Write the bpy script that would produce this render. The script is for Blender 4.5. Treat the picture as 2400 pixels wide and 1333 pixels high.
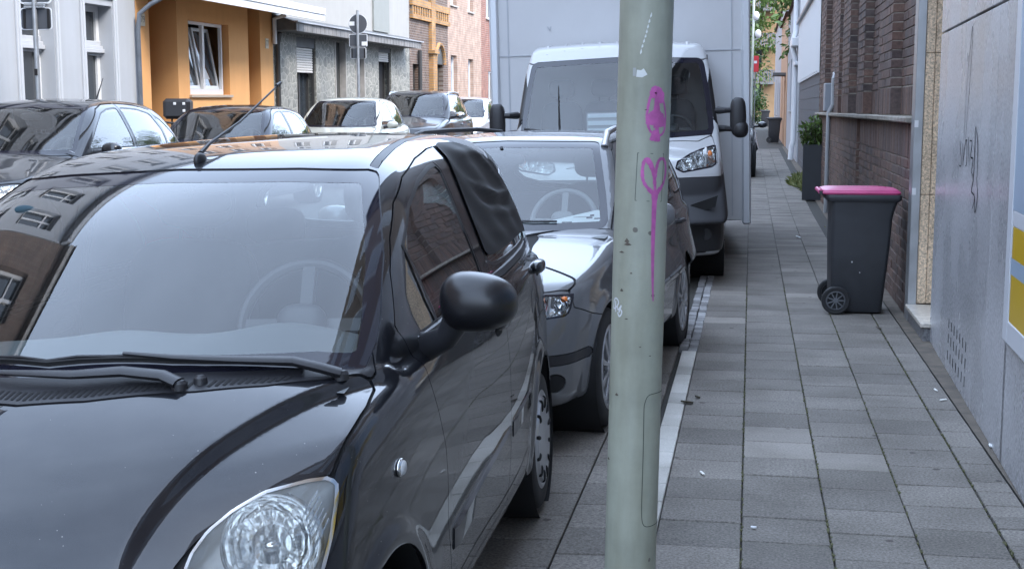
import bpy, bmesh, math, random
import numpy as np
from mathutils import Vector, Matrix, noise
from math import sin, cos, pi, radians, sqrt, atan2, hypot
for _o in list(bpy.data.objects): bpy.data.objects.remove(_o)
SC = bpy.context.scene; COL = SC.collection
random.seed(7); RNG = np.random.default_rng(7)

# ---------- camera, sky, sun, exposure ----------
cam_d = bpy.data.cameras.new('camera'); CAM = bpy.data.objects.new('camera', cam_d); COL.objects.link(CAM)
cam_d.sensor_width = 36.0; cam_d.lens = 47.25; cam_d.clip_start = .05; cam_d.clip_end = 600
CAM.location = (0, 0, 1.55); CAM.rotation_euler = (radians(90 - 7.42), 0, radians(10.0))
SC.camera = CAM
SUN_EL, SUN_AZ = radians(46), radians(118)      # azimuth clockwise from +Y; the sun stands behind thin cloud over the houses on the right
W = bpy.data.worlds.new('World'); SC.world = W; W.use_nodes = True
_n, _l = W.node_tree.nodes, W.node_tree.links
_n.clear()
_sky = _n.new('ShaderNodeTexSky'); _sky.sky_type = 'NISHITA'; _sky.sun_disc = False
_sky.sun_elevation = SUN_EL; _sky.sun_rotation = SUN_AZ; _sky.air_density = 1.0; _sky.dust_density = 3.0; _sky.ozone_density = 1.0
_tc = _n.new('ShaderNodeTexCoord'); _nz = _n.new('ShaderNodeTexNoise'); _nz.inputs['Scale'].default_value = 1.6; _nz.inputs['Detail'].default_value = 5
_cr = _n.new('ShaderNodeMapRange'); _cr.inputs[1].default_value = .3; _cr.inputs[2].default_value = .7; _cr.inputs[3].default_value = .50; _cr.inputs[4].default_value = .82
_mx = _n.new('ShaderNodeMix'); _mx.data_type = 'RGBA'; _mx.inputs[7].default_value = (8.5, 10.6, 14.2, 1)   # thin cloud sheet
_bg = _n.new('ShaderNodeBackground'); _bg.inputs['Strength'].default_value = .15
_wo = _n.new('ShaderNodeOutputWorld')
_l.new(_tc.outputs['Generated'], _nz.inputs['Vector']); _l.new(_nz.outputs['Fac'], _cr.inputs[0]); _l.new(_cr.outputs[0], _mx.inputs[0])
_l.new(_sky.outputs[0], _mx.inputs[6]); _l.new(_mx.outputs[2], _bg.inputs['Color']); _l.new(_bg.outputs[0], _wo.inputs[0])
sun_d = bpy.data.lights.new('sun', 'SUN'); SUN = bpy.data.objects.new('sun', sun_d); COL.objects.link(SUN)
sun_d.energy = 1.5; sun_d.angle = radians(22); sun_d.color = (1, .93, .84)
_sd = Vector((sin(SUN_AZ) * cos(SUN_EL), cos(SUN_AZ) * cos(SUN_EL), sin(SUN_EL)))
SUN.rotation_euler = _sd.to_track_quat('Z', 'Y').to_euler()
SC.view_settings.view_transform = 'Standard'; SC.view_settings.look = 'None'
SC.view_settings.exposure = 1.52; SC.view_settings.gamma = 1; SC.view_settings.use_curve_mapping = False
SC.render.engine = 'CYCLES'
SC.cycles.max_bounces = 8; SC.cycles.diffuse_bounces = 3; SC.cycles.glossy_bounces = 4; SC.cycles.transparent_max_bounces = 12
SC.cycles.transmission_bounces = 6; SC.cycles.caustics_reflective = False; SC.cycles.caustics_refractive = False
SC.cycles.use_denoising = True
# ---------- materials ----------
MATS = {}
def nmat(name):
    m = bpy.data.materials.new(name); m.use_nodes = True; nt = m.node_tree; nt.nodes.clear()
    out = nt.nodes.new('ShaderNodeOutputMaterial'); b = nt.nodes.new('ShaderNodeBsdfPrincipled')
    nt.links.new(b.outputs[0], out.inputs[0]); MATS[name] = m
    return m, nt, b, out
def rgb(c): return (c[0], c[1], c[2], 1)
def add(nt, kind, **kw):
    n = nt.nodes.new('ShaderNode' + kind)
    for k, v in kw.items():
        if k.startswith('i_'):
            k = k[2:]; n.inputs[int(k) if k.isdigit() else k.replace('_', ' ')].default_value = v
        else: setattr(n, k, v)
    return n
def ramp(nt, fac, stops):
    r = nt.nodes.new('ShaderNodeValToRGB'); e = r.color_ramp.elements
    while len(e) < len(stops): e.new(.5)
    for q, (p, c) in zip(e, stops): q.position = p; q.color = rgb(c)
    nt.links.new(fac, r.inputs[0]); return r.outputs[0]
def mixc(nt, fac, a, b, blend='MIX'):
    m = nt.nodes.new('ShaderNodeMix'); m.data_type = 'RGBA'; m.blend_type = blend
    for s, v in ((0, fac), (6, a), (7, b)):
        if isinstance(v, (int, float)): m.inputs[s].default_value = v
        elif isinstance(v, tuple): m.inputs[s].default_value = rgb(v)
        else: nt.links.new(v, m.inputs[s])
    return m.outputs[2]
def tex(nt, kind, scale, coord='Object', stretch=None, **kw):
    tc = add(nt, 'TexCoord'); v = tc.outputs[coord]
    if stretch:
        mp = add(nt, 'Mapping'); mp.inputs['Scale'].default_value = stretch; nt.links.new(v, mp.inputs[0]); v = mp.outputs[0]
    t = add(nt, 'Tex' + kind, **kw); nt.links.new(v, t.inputs['Vector'])
    if 'Scale' in t.inputs: t.inputs['Scale'].default_value = scale
    return t
def bump(nt, b, h, strength=.3, dist=.01):
    n = add(nt, 'Bump'); n.inputs['Strength'].default_value = strength; n.inputs['Distance'].default_value = dist
    nt.links.new(h, n.inputs['Height']); nt.links.new(n.outputs[0], b.inputs['Normal']); return n
def plain(name, col, rough=.6, metal=0, spec=.5, coat=0, var=.0, scale=6, bumpk=0, bscale=60, detail=4):
    if name in MATS: return MATS[name]
    m, nt, b, o = nmat(name)
    b.inputs['Base Color'].default_value = rgb(col); b.inputs['Roughness'].default_value = rough; b.inputs['Metallic'].default_value = metal
    b.inputs['Specular IOR Level'].default_value = spec; b.inputs['Coat Weight'].default_value = coat; b.inputs['Coat Roughness'].default_value = .03
    if var:
        t = tex(nt, 'Noise', scale); t.inputs['Detail'].default_value = detail
        c = ramp(nt, t.outputs['Fac'], [(.3, tuple(q * (1 - var) for q in col)), (.7, tuple(min(1, q * (1 + var)) for q in col))])
        nt.links.new(c, b.inputs['Base Color'])
        mr = add(nt, 'MapRange'); mr.inputs[3].default_value = rough * .8; mr.inputs[4].default_value = min(1, rough * 1.2)
        nt.links.new(t.outputs['Fac'], mr.inputs[0]); nt.links.new(mr.outputs[0], b.inputs['Roughness'])
    if bumpk:
        t = tex(nt, 'Noise', bscale); t.inputs['Detail'].default_value = 5
        bump(nt, b, t.outputs['Fac'], bumpk, .01)
    return m
def carpaint(name, col, metal=0.0, rough=.3, flake=.25, spec=.5):
    m, nt, b, o = nmat(name)
    t = tex(nt, 'Voronoi', 900); c = mixc(nt, t.outputs['Distance'], tuple(q * (1 - flake) for q in col), tuple(min(1, q * (1 + flake)) for q in col))
    ds = tex(nt, 'Voronoi', 45); ds.inputs['Randomness'].default_value = 1; dn = tex(nt, 'Noise', 9); dn.inputs['Detail'].default_value = 4
    da = add(nt, 'Math', operation='MULTIPLY_ADD'); da.inputs[1].default_value = .22; nt.links.new(dn.outputs['Fac'], da.inputs[0]); nt.links.new(ds.outputs['Distance'], da.inputs[2])
    c = mixc(nt, ramp(nt, da.outputs[0], [(.125, (.8, .8, .8)), (.150, (0, 0, 0))]), c, (.28, .27, .25))         # dust specks
    fl = ramp(nt, dn.outputs['Fac'], [(.35, (.0, .0, .0)), (.8, (.035, .035, .035))]); c = mixc(nt, fl, c, (.30, .28, .25))
    nt.links.new(c, b.inputs['Base Color']); b.inputs['Metallic'].default_value = metal; b.inputs['Roughness'].default_value = rough
    b.inputs['Coat Weight'].default_value = 1; b.inputs['Coat IOR'].default_value = 1.5; b.inputs['Specular IOR Level'].default_value = spec
    d = tex(nt, 'Noise', 3.0); d.inputs['Detail'].default_value = 6       # road film and dust dull the lacquer in patches
    mr = add(nt, 'MapRange'); mr.inputs[1].default_value = .35; mr.inputs[2].default_value = .75; mr.inputs[3].default_value = .006; mr.inputs[4].default_value = .03
    nt.links.new(d.outputs['Fac'], mr.inputs[0]); nt.links.new(mr.outputs[0], b.inputs['Coat Roughness'])
    w = tex(nt, 'Noise', 1.3); bn = add(nt, 'Bump'); bn.inputs['Strength'].default_value = .06; bn.inputs['Distance'].default_value = .02
    nt.links.new(w.outputs['Fac'], bn.inputs['Height']); nt.links.new(bn.outputs[0], b.inputs['Coat Normal'])
    return m
def glass(name, tint=(.75, .82, .80), dirt=.03, refl=1.9, rough=.0):
    """thin pane: clear film, mirror by angle, a little dust"""
    m = bpy.data.materials.new(name); m.use_nodes = True; nt = m.node_tree; nt.nodes.clear(); MATS[name] = m
    out = add(nt, 'OutputMaterial'); tr = add(nt, 'BsdfTransparent'); tr.inputs[0].default_value = rgb(tint)
    gl = add(nt, 'BsdfGlossy'); gl.inputs['Roughness'].default_value = rough; gl.inputs['Color'].default_value = (1, 1, 1, 1)
    fr = add(nt, 'Fresnel'); fr.inputs[0].default_value = 1.5
    mu = add(nt, 'Math', operation='MULTIPLY', use_clamp=True); mu.inputs[1].default_value = refl; nt.links.new(fr.outputs[0], mu.inputs[0])
    m1 = add(nt, 'MixShader'); nt.links.new(mu.outputs[0], m1.inputs[0]); nt.links.new(tr.outputs[0], m1.inputs[1]); nt.links.new(gl.outputs[0], m1.inputs[2])
    df = add(nt, 'BsdfDiffuse'); df.inputs[0].default_value = (.55, .56, .55, 1)
    t = tex(nt, 'Noise', 4); t.inputs['Detail'].default_value = 8
    mr = add(nt, 'MapRange'); mr.inputs[1].default_value = .3; mr.inputs[2].default_value = .8; mr.inputs[3].default_value = dirt * .4; mr.inputs[4].default_value = dirt * 2
    nt.links.new(t.outputs['Fac'], mr.inputs[0])
    m2 = add(nt, 'MixShader'); nt.links.new(mr.outputs[0], m2.inputs[0]); nt.links.new(m1.outputs[0], m2.inputs[1]); nt.links.new(df.outputs[0], m2.inputs[2])
    nt.links.new(m2.outputs[0], out.inputs[0])
    return m

# ---------- objects ----------
def thing(name, label, cat, loc=(0, 0, 0), rot=(0, 0, 0), group=None):
    o = bpy.data.objects.new(name, None); COL.objects.link(o); o.location = loc; o.rotation_euler = rot
    o.empty_display_size = .1
    o['label'] = label; o['category'] = cat
    if group: o['group'] = group
    return o
def tag(o, label, cat, group=None):
    o['label'] = label; o['category'] = cat
    if group: o['group'] = group
    return o
def npmesh(name, V, T, mat, parent=None, normals=None, smooth=True):
    me = bpy.data.meshes.new(name); V = np.asarray(V, np.float32); T = np.asarray(T, np.int32)
    me.vertices.add(len(V)); me.vertices.foreach_set('co', V.ravel())
    n = T.shape[1]
    me.loops.add(T.size); me.loops.foreach_set('vertex_index', T.ravel())
    me.polygons.add(len(T)); me.polygons.foreach_set('loop_start', np.arange(0, T.size, n, dtype=np.int32))
    me.update(calc_edges=True); me.validate()
    if smooth: me.shade_smooth()
    if normals is not None and len(me.vertices) == len(V): me.normals_split_custom_set_from_vertices([tuple(q) for q in normals])
    o = bpy.data.objects.new(name, me); COL.objects.link(o); o.parent = parent
    if mat: me.materials.append(mat)
    return o
class MB:
    """collects simple shapes into one mesh"""
    def __init__(s): s.v = []; s.f = []; s.mi = []; s.cur = 0
    def _add(s, vs, fs):
        n = len(s.v); s.v += [tuple(q) for q in vs]; s.f += [tuple(i + n for i in f) for f in fs]; s.mi += [s.cur] * len(fs); return s
    def box(s, c, d, rot=None, ch=0):
        hx, hy, hz = d[0] / 2, d[1] / 2, d[2] / 2
        if ch <= 0:
            vs = [Vector((x, y, z)) for x in (-hx, hx) for y in (-hy, hy) for z in (-hz, hz)]
            fs = [(0, 1, 3, 2), (4, 6, 7, 5), (0, 4, 5, 1), (2, 3, 7, 6), (0, 2, 6, 4), (1, 5, 7, 3)]
        else:
            vs = []; ix = {}
            for a in (0, 1):
                for b in (0, 1):
                    for e in (0, 1):
                        sx, sy, sz = 2 * a - 1, 2 * b - 1, 2 * e - 1
                        for k in range(3):
                            q = [sx * (hx - (k != 0) * ch), sy * (hy - (k != 1) * ch), sz * (hz - (k != 2) * ch)]
                            ix[a, b, e, k] = len(vs); vs.append(Vector(q))
            fs = []
            for a in (0, 1):
                t = [ix[a, b, e, 0] for b, e in ((0, 0), (1, 0), (1, 1), (0, 1))]; fs.append(t if a else t[::-1])
                t = [ix[b, a, e, 1] for b, e in ((0, 0), (1, 0), (1, 1), (0, 1))]; fs.append(t[::-1] if a else t)
                t = [ix[b, e, a, 2] for b, e in ((0, 0), (1, 0), (1, 1), (0, 1))]; fs.append(t if a else t[::-1])
            for b in (0, 1):
                for e in (0, 1):
                    for (ka, kb, P) in ((1, 2, lambda t: (t, b, e)), (0, 2, lambda t: (b, t, e)), (0, 1, lambda t: (b, e, t))):
                        p0, p1 = P(0), P(1)
                        fs.append((ix[p0 + (ka,)], ix[p1 + (ka,)], ix[p1 + (kb,)], ix[p0 + (kb,)]))
            for a in (0, 1):
                for b in (0, 1):
                    for e in (0, 1): fs.append(tuple(ix[a, b, e, k] for k in range(3)))
        R = rot if isinstance(rot, Matrix) else (Matrix.Identity(3) if rot is None else Matrix.Rotation(rot, 3, 'Z'))
        C = Vector(c); return s._add([R @ v + C for v in vs], fs)
    def span(s, x0, x1, y0, y1, z0, z1, ch=0):
        return s.box(((x0 + x1) / 2, (y0 + y1) / 2, (z0 + z1) / 2), (abs(x1 - x0), abs(y1 - y0), abs(z1 - z0)), None, ch)
    def quad(s, a, b, c, d): return s._add([a, b, c, d], [(0, 1, 2, 3)])
    def tube(s, path, r, n=8, caps=True, flat=None):
        P = [Vector(p) for p in path]; k = len(P); rs = r if isinstance(r, (list, tuple)) else [r] * k
        vs = []; up = Vector((0, 0, 1))
        for i, p in enumerate(P):
            t = (P[min(i + 1, k - 1)] - P[max(i - 1, 0)]).normalized()
            a = t.cross(up)
            if a.length < .05: a = t.cross(Vector((0, 1, 0)))
            a.normalize(); b = t.cross(a).normalized(); up = -b if abs(b.z) > .2 or True else up
            fa, fb = flat or (1, 1)
            vs += [p + a * cos(2 * pi * j / n) * rs[i] * fa + b * sin(2 * pi * j / n) * rs[i] * fb for j in range(n)]
        fs = [(i * n + j, i * n + (j + 1) % n, (i + 1) * n + (j + 1) % n, (i + 1) * n + j) for i in range(k - 1) for j in range(n)]
        if caps: fs += [tuple(range(n))[::-1], tuple((k - 1) * n + j for j in range(n))]
        return s._add(vs, fs)
    def lathe(s, prof, c=(0, 0, 0), axis='Z', n=32, close=False):
        """prof: (radius, height) pairs, spun about an axis through c"""
        vs = []
        for (r, h) in prof:
            for j in range(n):
                a = 2 * pi * j / n; p = (r * cos(a), r * sin(a), h)
                if axis == 'X': p = (h, r * cos(a), r * sin(a))
                elif axis == 'Y': p = (r * sin(a), h, r * cos(a))
                vs.append(Vector(p) + Vector(c))
        k = len(prof)
        fs = [(i * n + j, i * n + (j + 1) % n, (i + 1) * n + (j + 1) % n, (i + 1) * n + j) for i in range(k - 1) for j in range(n)]
        if close: fs += [tuple(range(n))[::-1], tuple((k - 1) * n + j for j in range(n))]
        return s._add(vs, fs)
    def prism(s, poly, h0, h1, axis='Z'):
        """poly in the plane across the axis, pushed from h0 to h1"""
        n = len(poly)
        def P(q, h): return {'Z': (q[0], q[1], h), 'X': (h, q[0], q[1]), 'Y': (q[0], h, q[1])}[axis]
        vs = [P(q, h0) for q in poly] + [P(q, h1) for q in poly]
        fs = [(i, (i + 1) % n, n + (i + 1) % n, n + i) for i in range(n)] + [tuple(range(n))[::-1], tuple(range(n, 2 * n))]
        return s._add(vs, fs)
    def torus(s, c, R, r, axis='Z', n=36, m=10, a0=0, a1=2 * pi):
        full = abs(a1 - a0 - 2 * pi) < 1e-6; vs = []; N = n if full else n + 1
        for i in range(N):
            a = a0 + (a1 - a0) * i / n
            for j in range(m):
                b = 2 * pi * j / m; q = R + r * cos(b)
                p = (q * cos(a), q * sin(a), r * sin(b))
                if axis == 'X': p = (p[2], p[0], p[1])
                elif axis == 'Y': p = (p[0], p[2], p[1])
                vs.append(Vector(p) + Vector(c))
        fs = [(i * m + j, i * m + (j + 1) % m, ((i + 1) % N) * m + (j + 1) % m, ((i + 1) % N) * m + j) for i in range(n) for j in range(m)]
        return s._add(vs, fs)
    def ellipsoid(s, c, r, p=2.0, nu=24, nv=14, rot=None):
        vs = []; sg = lambda a, e: math.copysign(abs(a) ** e, a); e = 2 / p; R = rot or Matrix.Identity(3)
        for i in range(nv + 1):
            v = -pi / 2 + pi * i / nv
            for j in range(nu):
                u = 2 * pi * j / nu
                q = Vector((r[0] * sg(cos(v), e) * sg(cos(u), e), r[1] * sg(cos(v), e) * sg(sin(u), e), r[2] * sg(sin(v), e)))
                vs.append(R @ q + Vector(c))
        fs = [(i * nu + j, i * nu + (j + 1) % nu, (i + 1) * nu + (j + 1) % nu, (i + 1) * nu + j) for i in range(nv) for j in range(nu)]
        return s._add(vs, fs)
    def xf(s, M, start=0):
        s.v[start:] = [tuple(M @ Vector(q)) for q in s.v[start:]]; return s
    def build(s, name, mat, parent=None, smooth=False, bevel=0, ang=35, loc=None, weld=0):
        me = bpy.data.meshes.new(name); me.from_pydata(s.v, [], s.f)
        bm = bmesh.new(); bm.from_mesh(me)
        if weld: bmesh.ops.remove_doubles(bm, verts=bm.verts[:], dist=weld)
        bmesh.ops.recalc_face_normals(bm, faces=bm.faces[:]); bm.to_mesh(me); bm.free()
        ms = mat if isinstance(mat, (list, tuple)) else [mat]
        for m in ms: me.materials.append(m)
        if len(ms) > 1: me.polygons.foreach_set('material_index', s.mi)
        if smooth:
            me.shade_smooth(); me.set_sharp_from_angle(angle=radians(ang))
        o = bpy.data.objects.new(name, me); COL.objects.link(o); o.parent = parent
        if loc: o.location = loc
        if bevel:
            b = o.modifiers.new('bevel', 'BEVEL'); b.width = bevel; b.segments = 2; b.limit_method = 'ANGLE'; b.angle_limit = radians(40)
        return o
def textmesh(name, txt, size, mat, parent=None):
    c = bpy.data.curves.new(name, 'FONT'); c.body = txt; c.size = size; c.align_x = 'CENTER'; c.align_y = 'CENTER'; c.extrude = .001
    t = bpy.data.objects.new(name, c); COL.objects.link(t); bpy.context.view_layer.update()
    me = bpy.data.meshes.new_from_object(t.evaluated_get(bpy.context.evaluated_depsgraph_get())); bpy.data.objects.remove(t)
    me.materials.clear(); me.materials.append(mat); o = bpy.data.objects.new(name, me); COL.objects.link(o); o.parent = parent; return o
def struct(o): o['kind'] = 'structure'; return o
def stuff(o): o['kind'] = 'stuff'; return o
def clone(o, parent=None):
    c = o.copy(); COL.objects.link(c); c.parent = parent; return c
def clone_tree(o, parent=None):
    c = clone(o, parent)
    for ch in list(o.children): clone_tree(ch, c)
    return c
def flange(V, T, N, depth):
    """walls turned inwards along the open edges of a panel"""
    E = np.concatenate([T[:, [0, 1]], T[:, [1, 2]], T[:, [2, 0]]]); n = len(V)
    k = np.sort(E, 1); key = k[:, 0].astype(np.int64) * n + k[:, 1]
    u, ix, ct = np.unique(key, return_index=True, return_counts=True)
    B = E[ix[ct == 1]]
    if not len(B): return V, T, N
    a, b = B[:, 0], B[:, 1]; m = len(B)
    tang = unit(V[b] - V[a]); fn = np.cross(tang, N[a])
    W_ = np.concatenate([V[a], V[b], V[a] - N[a] * depth, V[b] - N[b] * depth])
    i = np.arange(m) + n
    F1 = np.stack([i + m, i, i + 2 * m], -1); F2 = np.stack([i + m, i + 2 * m, i + 3 * m], -1)
    return np.concatenate([V, W_]), np.concatenate([T, F1, F2]), np.concatenate([N] + [fn * 1.0] * 4)
# ---------- shared materials ----------
PAINT_BLACK = carpaint('black_paint', (.010, .011, .015), .25, .30, .3, .05)
PAINT_SILVER = carpaint('silver_paint', (.14, .145, .152), .35, .55, .12, .2)
PAINT_WHITE = carpaint('white_paint', (.47, .475, .48), 0, .35, .02)
PAINT_CREAM = carpaint('cream_paint', (.52, .52, .45), 0, .35, .03)
PAINT_DARK = carpaint('anthracite_paint', (.02, .022, .027), .4, .32, .25, .1)
PAINT_NIGHT = carpaint('dark_blue_paint', (.014, .017, .026), .4, .32, .25, .1)
PAINT_PALE = carpaint('pale_silver_paint', (.55, .58, .62), .6, .34, .1)
PLASTIC = plain('black_plastic', (.018, .018, .021), .45, bumpk=.05, bscale=400)
MIRRORP = plain('mirror_shell', (.009, .009, .011), .3, bumpk=.03, bscale=500)
TRIM = plain('grey_trim', (.035, .036, .04), .5)
RUBBER = plain('rubber', (.014, .014, .015), .7, var=.25, scale=12)
SEAL = plain('window_rubber', (.010, .010, .012), .35)
FRIT = plain('glass_border', (.012, .012, .02), .06, spec=.6)
GAPM = plain('shut_gap', (.006, .006, .007), .8)
CLOTH = plain('seat_cloth', (.035, .037, .045), .9, var=.2, scale=30)
DASH = plain('dash_plastic', (.19, .20, .205), .62, bumpk=.1, bscale=300)
LINER = plain('cabin_lining', (.16, .16, .165), .9)
DARKLIN = plain('pillar_lining', (.03, .03, .033), .85)
CHROME = plain('chrome', (.78, .79, .80), .12, 1.0)
ALLOY = plain('alloy', (.50, .51, .53), .32, .85, var=.12, scale=9)
REFL = plain('lamp_reflector', (.82, .83, .84), .12, 1.0)
_m = REFL.node_tree; _t = tex(_m, 'Voronoi', 34, stretch=(1, 1, .35)); bump(_m, _m.nodes['Principled BSDF'], _t.outputs['Distance'], .35, .02)
LAMPGREY = plain('lamp_housing', (.58, .59, .60), .3, .35)
AMBER = plain('amber_lens', (.75, .20, .03), .2)
RED = plain('red_lens', (.35, .012, .012), .15, coat=.6)
WHITEPL = plain('white_plastic', (.62, .63, .64), .4)
GLASS = glass('car_glass', (.66, .74, .73), .015, 1.9)
SCREEN = glass('windscreen_glass', (.84, .89, .88), .012, 1.5)
LENS = glass('lamp_lens', (.95, .96, .95), .06, 1.5); OLDLENS = glass('hazed_lamp_lens', (.93, .94, .92), .15, 1.5)
DARKGLASS = glass('privacy_glass', (.22, .24, .25), .02)

# ---------- numeric helpers: splines, implicit bodies, surface cutting ----------
class Sp:
    """natural cubic spline, straight beyond its ends"""
    def __init__(s, pts):
        a = np.array(sorted(pts), float); s.x = a[:, 0]; s.y = a[:, 1]
        n = len(s.x); h = np.diff(s.x); A = np.eye(n); b = np.zeros(n)
        for i in range(1, n - 1):
            A[i, i - 1:i + 2] = [h[i - 1], 2 * (h[i - 1] + h[i]), h[i]]
            b[i] = 6 * ((s.y[i + 1] - s.y[i]) / h[i] - (s.y[i] - s.y[i - 1]) / h[i - 1])
        s.m = np.linalg.solve(A, b); s.h = h
    def _seg(s, t):
        return np.clip(np.searchsorted(s.x, t) - 1, 0, len(s.h) - 1)
    def __call__(s, t):
        t = np.asarray(t, float); i = s._seg(t); h = s.h[i]; tt = np.clip(t, s.x[0], s.x[-1])
        a = (s.x[i + 1] - tt) / h; b = (tt - s.x[i]) / h
        v = a * s.y[i] + b * s.y[i + 1] + ((a ** 3 - a) * s.m[i] + (b ** 3 - b) * s.m[i + 1]) * h * h / 6
        return v + (t - tt) * s.d(tt)
    def d(s, t):
        t = np.asarray(t, float); i = s._seg(t); h = s.h[i]; tt = np.clip(t, s.x[0], s.x[-1])
        a = (s.x[i + 1] - tt) / h; b = (tt - s.x[i]) / h
        return (s.y[i + 1] - s.y[i]) / h + (-(3 * a * a - 1) * s.m[i] + (3 * b * b - 1) * s.m[i + 1]) * h / 6

def smax(a, b, r):
    return np.maximum(a, b) + np.maximum(r - np.abs(a - b), 0) ** 2 / (4 * r)
def smin(a, b, r):
    return -smax(-a, -b, r)
def sstep(a, b, t):
    u = np.clip((t - a) / (b - a), 0, 1); return u * u * (3 - 2 * u)

def car_field(S):
    """implicit car body: lower tub with bonnet, cabin above; S holds the profile curves"""
    def F(p):
        x = np.abs(p[..., 0]); y = p[..., 1]; z = p[..., 2]; x2 = x * x
        W = S['plan'](y) - S['sec'](z)
        for (yc, zc, R) in S['arches']:
            d = np.hypot(y - yc, z - zc)
            W = W + S.get('flare', .012) * np.exp(-((d - R - .012) / .035) ** 2) * (z > zc - .1)
        for (y0, s0, zc, wd, am) in S.get('creases', []):
            W = W + am * np.exp(-((z - zc - s0 * (y - y0)) / wd) ** 2)
        side = x - W
        top = S['hood'](y) - S['hcrown'] * x2
        if 'fold' in S:
            cx, wd, hh = S['fold']
            top = top + hh * (1 - sstep(-wd, wd, x - cx(y))) * sstep(.30, .18, y)
        top = (z - top) / np.sqrt(1 + np.minimum(S['hood'].d(y), 2) ** 2)
        fr = (S['nose'](z) + S['kf'] * x2 + S.get('kf4', 0) * x2 * x2 - y) / np.sqrt(1 + (2 * S['kf'] * np.minimum(x, .6)) ** 2)
        rr = (y - S['tail'](z) + S['kr'] * x2) / np.sqrt(1 + (2 * S['kr'] * np.minimum(x, .6)) ** 2)
        low = smax(side, top, S['r_hood'])
        low = smax(low, fr, S['r_nose']); low = smax(low, rr, S['r_tail'])
        low = smax(low, S['zmin'] - z, .06)
        Wu = S['uplan'](y) - S['usec'](z)
        us = (x - Wu) * .96
        rf = (z - S['roof'](y) + S['rcrown'] * x2)
        ws = (S['ws'](z) + S['kw'](z) * x2 - y) / np.sqrt(1 + S['ws'].d(z) ** 2)
        rw = (y - S['rw'](z) + S['krw'] * x2) / np.sqrt(1 + np.minimum(S['rw'].d(z) ** 2, 3))
        up = smax(us, rf, S['r_roof'](y) if callable(S['r_roof']) else S['r_roof'])
        up = smax(up, ws, S['r_ws']); up = smax(up, rw, S['r_rw'])
        up = smax(up, S['zmin'] + .3 - z, .05)
        return smin(low, up, S.get('r_belt', .012))
    return F

def grad(F, P, e=.003):
    g = np.empty_like(P)
    for k in range(3):
        d = np.zeros(3); d[k] = e
        g[:, k] = (F(P + d) - F(P - d)) / (2 * e)
    return g
def unit(g):
    return g / np.maximum(np.linalg.norm(g, axis=1), 1e-9)[:, None]

def surface_net(F, lo, hi, h):
    """polygonise F = 0 on a grid of step h; vertices are pulled onto the surface"""
    ax = [np.arange(lo[k], hi[k] + h, h) for k in range(3)]
    n = [len(a) for a in ax]
    G = np.empty(n)
    for i, xv in enumerate(ax[0]):
        Y, Z = np.meshgrid(ax[1], ax[2], indexing='ij')
        G[i] = F(np.stack([np.full_like(Y, xv), Y, Z], -1))
    s = G < 0
    cs = np.zeros([m - 1 for m in n], int)
    for dx in (0, 1):
        for dy in (0, 1):
            for dz in (0, 1):
                cs += s[dx:n[0] - 1 + dx, dy:n[1] - 1 + dy, dz:n[2] - 1 + dz]
    act = (cs > 0) & (cs < 8)
    idx = -np.ones(act.shape, int); cells = np.argwhere(act); idx[act] = np.arange(len(cells))
    acc = np.zeros((len(cells), 3)); cnt = np.zeros(len(cells))
    quads = []
    for k in range(3):
        sl0 = [slice(None)] * 3; sl1 = [slice(None)] * 3
        sl0[k] = slice(0, -1); sl1[k] = slice(1, None)
        a = G[tuple(sl0)]; b = G[tuple(sl1)]
        e = np.argwhere((a < 0) != (b < 0))
        av = a[tuple(e.T)]; bv = b[tuple(e.T)]; t = av / (av - bv)
        pt = np.stack([ax[m][e[:, m]] for m in range(3)], -1); pt[:, k] += t * h
        u, v = [m for m in range(3) if m != k]
        ids = []
        for du, dv in ((-1, -1), (0, -1), (0, 0), (-1, 0)):
            c = e.copy(); c[:, u] += du; c[:, v] += dv
            ok = np.all(c >= 0, 1) & np.all(c < np.array(act.shape), 1)
            ii = np.where(ok, idx[tuple(np.clip(c, 0, np.array(act.shape) - 1).T)], -1)
            ids.append(ii); g = ii >= 0
            np.add.at(acc, ii[g], pt[g]); np.add.at(cnt, ii[g], 1)
        q = np.stack(ids, -1); g = np.all(q >= 0, 1); q = q[g]; flip = (av[g] < 0)
        if k == 1: flip = ~flip
        q[~flip] = q[~flip][:, ::-1]
        quads.append(q)
    V = acc / np.maximum(cnt, 1)[:, None]
    for _ in range(4):
        g = grad(F, V); f = F(V)
        V = V - np.clip(f / np.maximum((g * g).sum(1), .2), -h, h)[:, None] * g
    Q = np.concatenate(quads)
    T = np.concatenate([Q[:, [0, 1, 2]], Q[:, [0, 2, 3]]])
    fn = np.cross(V[T[:, 1]] - V[T[:, 0]], V[T[:, 2]] - V[T[:, 0]])
    w = (fn * unit(grad(F, V))[T[:, 0]]).sum(1) < 0
    T[w] = T[w][:, ::-1]
    return V, T

def compact(V, T):
    u, inv = np.unique(T, return_inverse=True)
    return V[u], inv.reshape(-1, 3)

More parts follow.
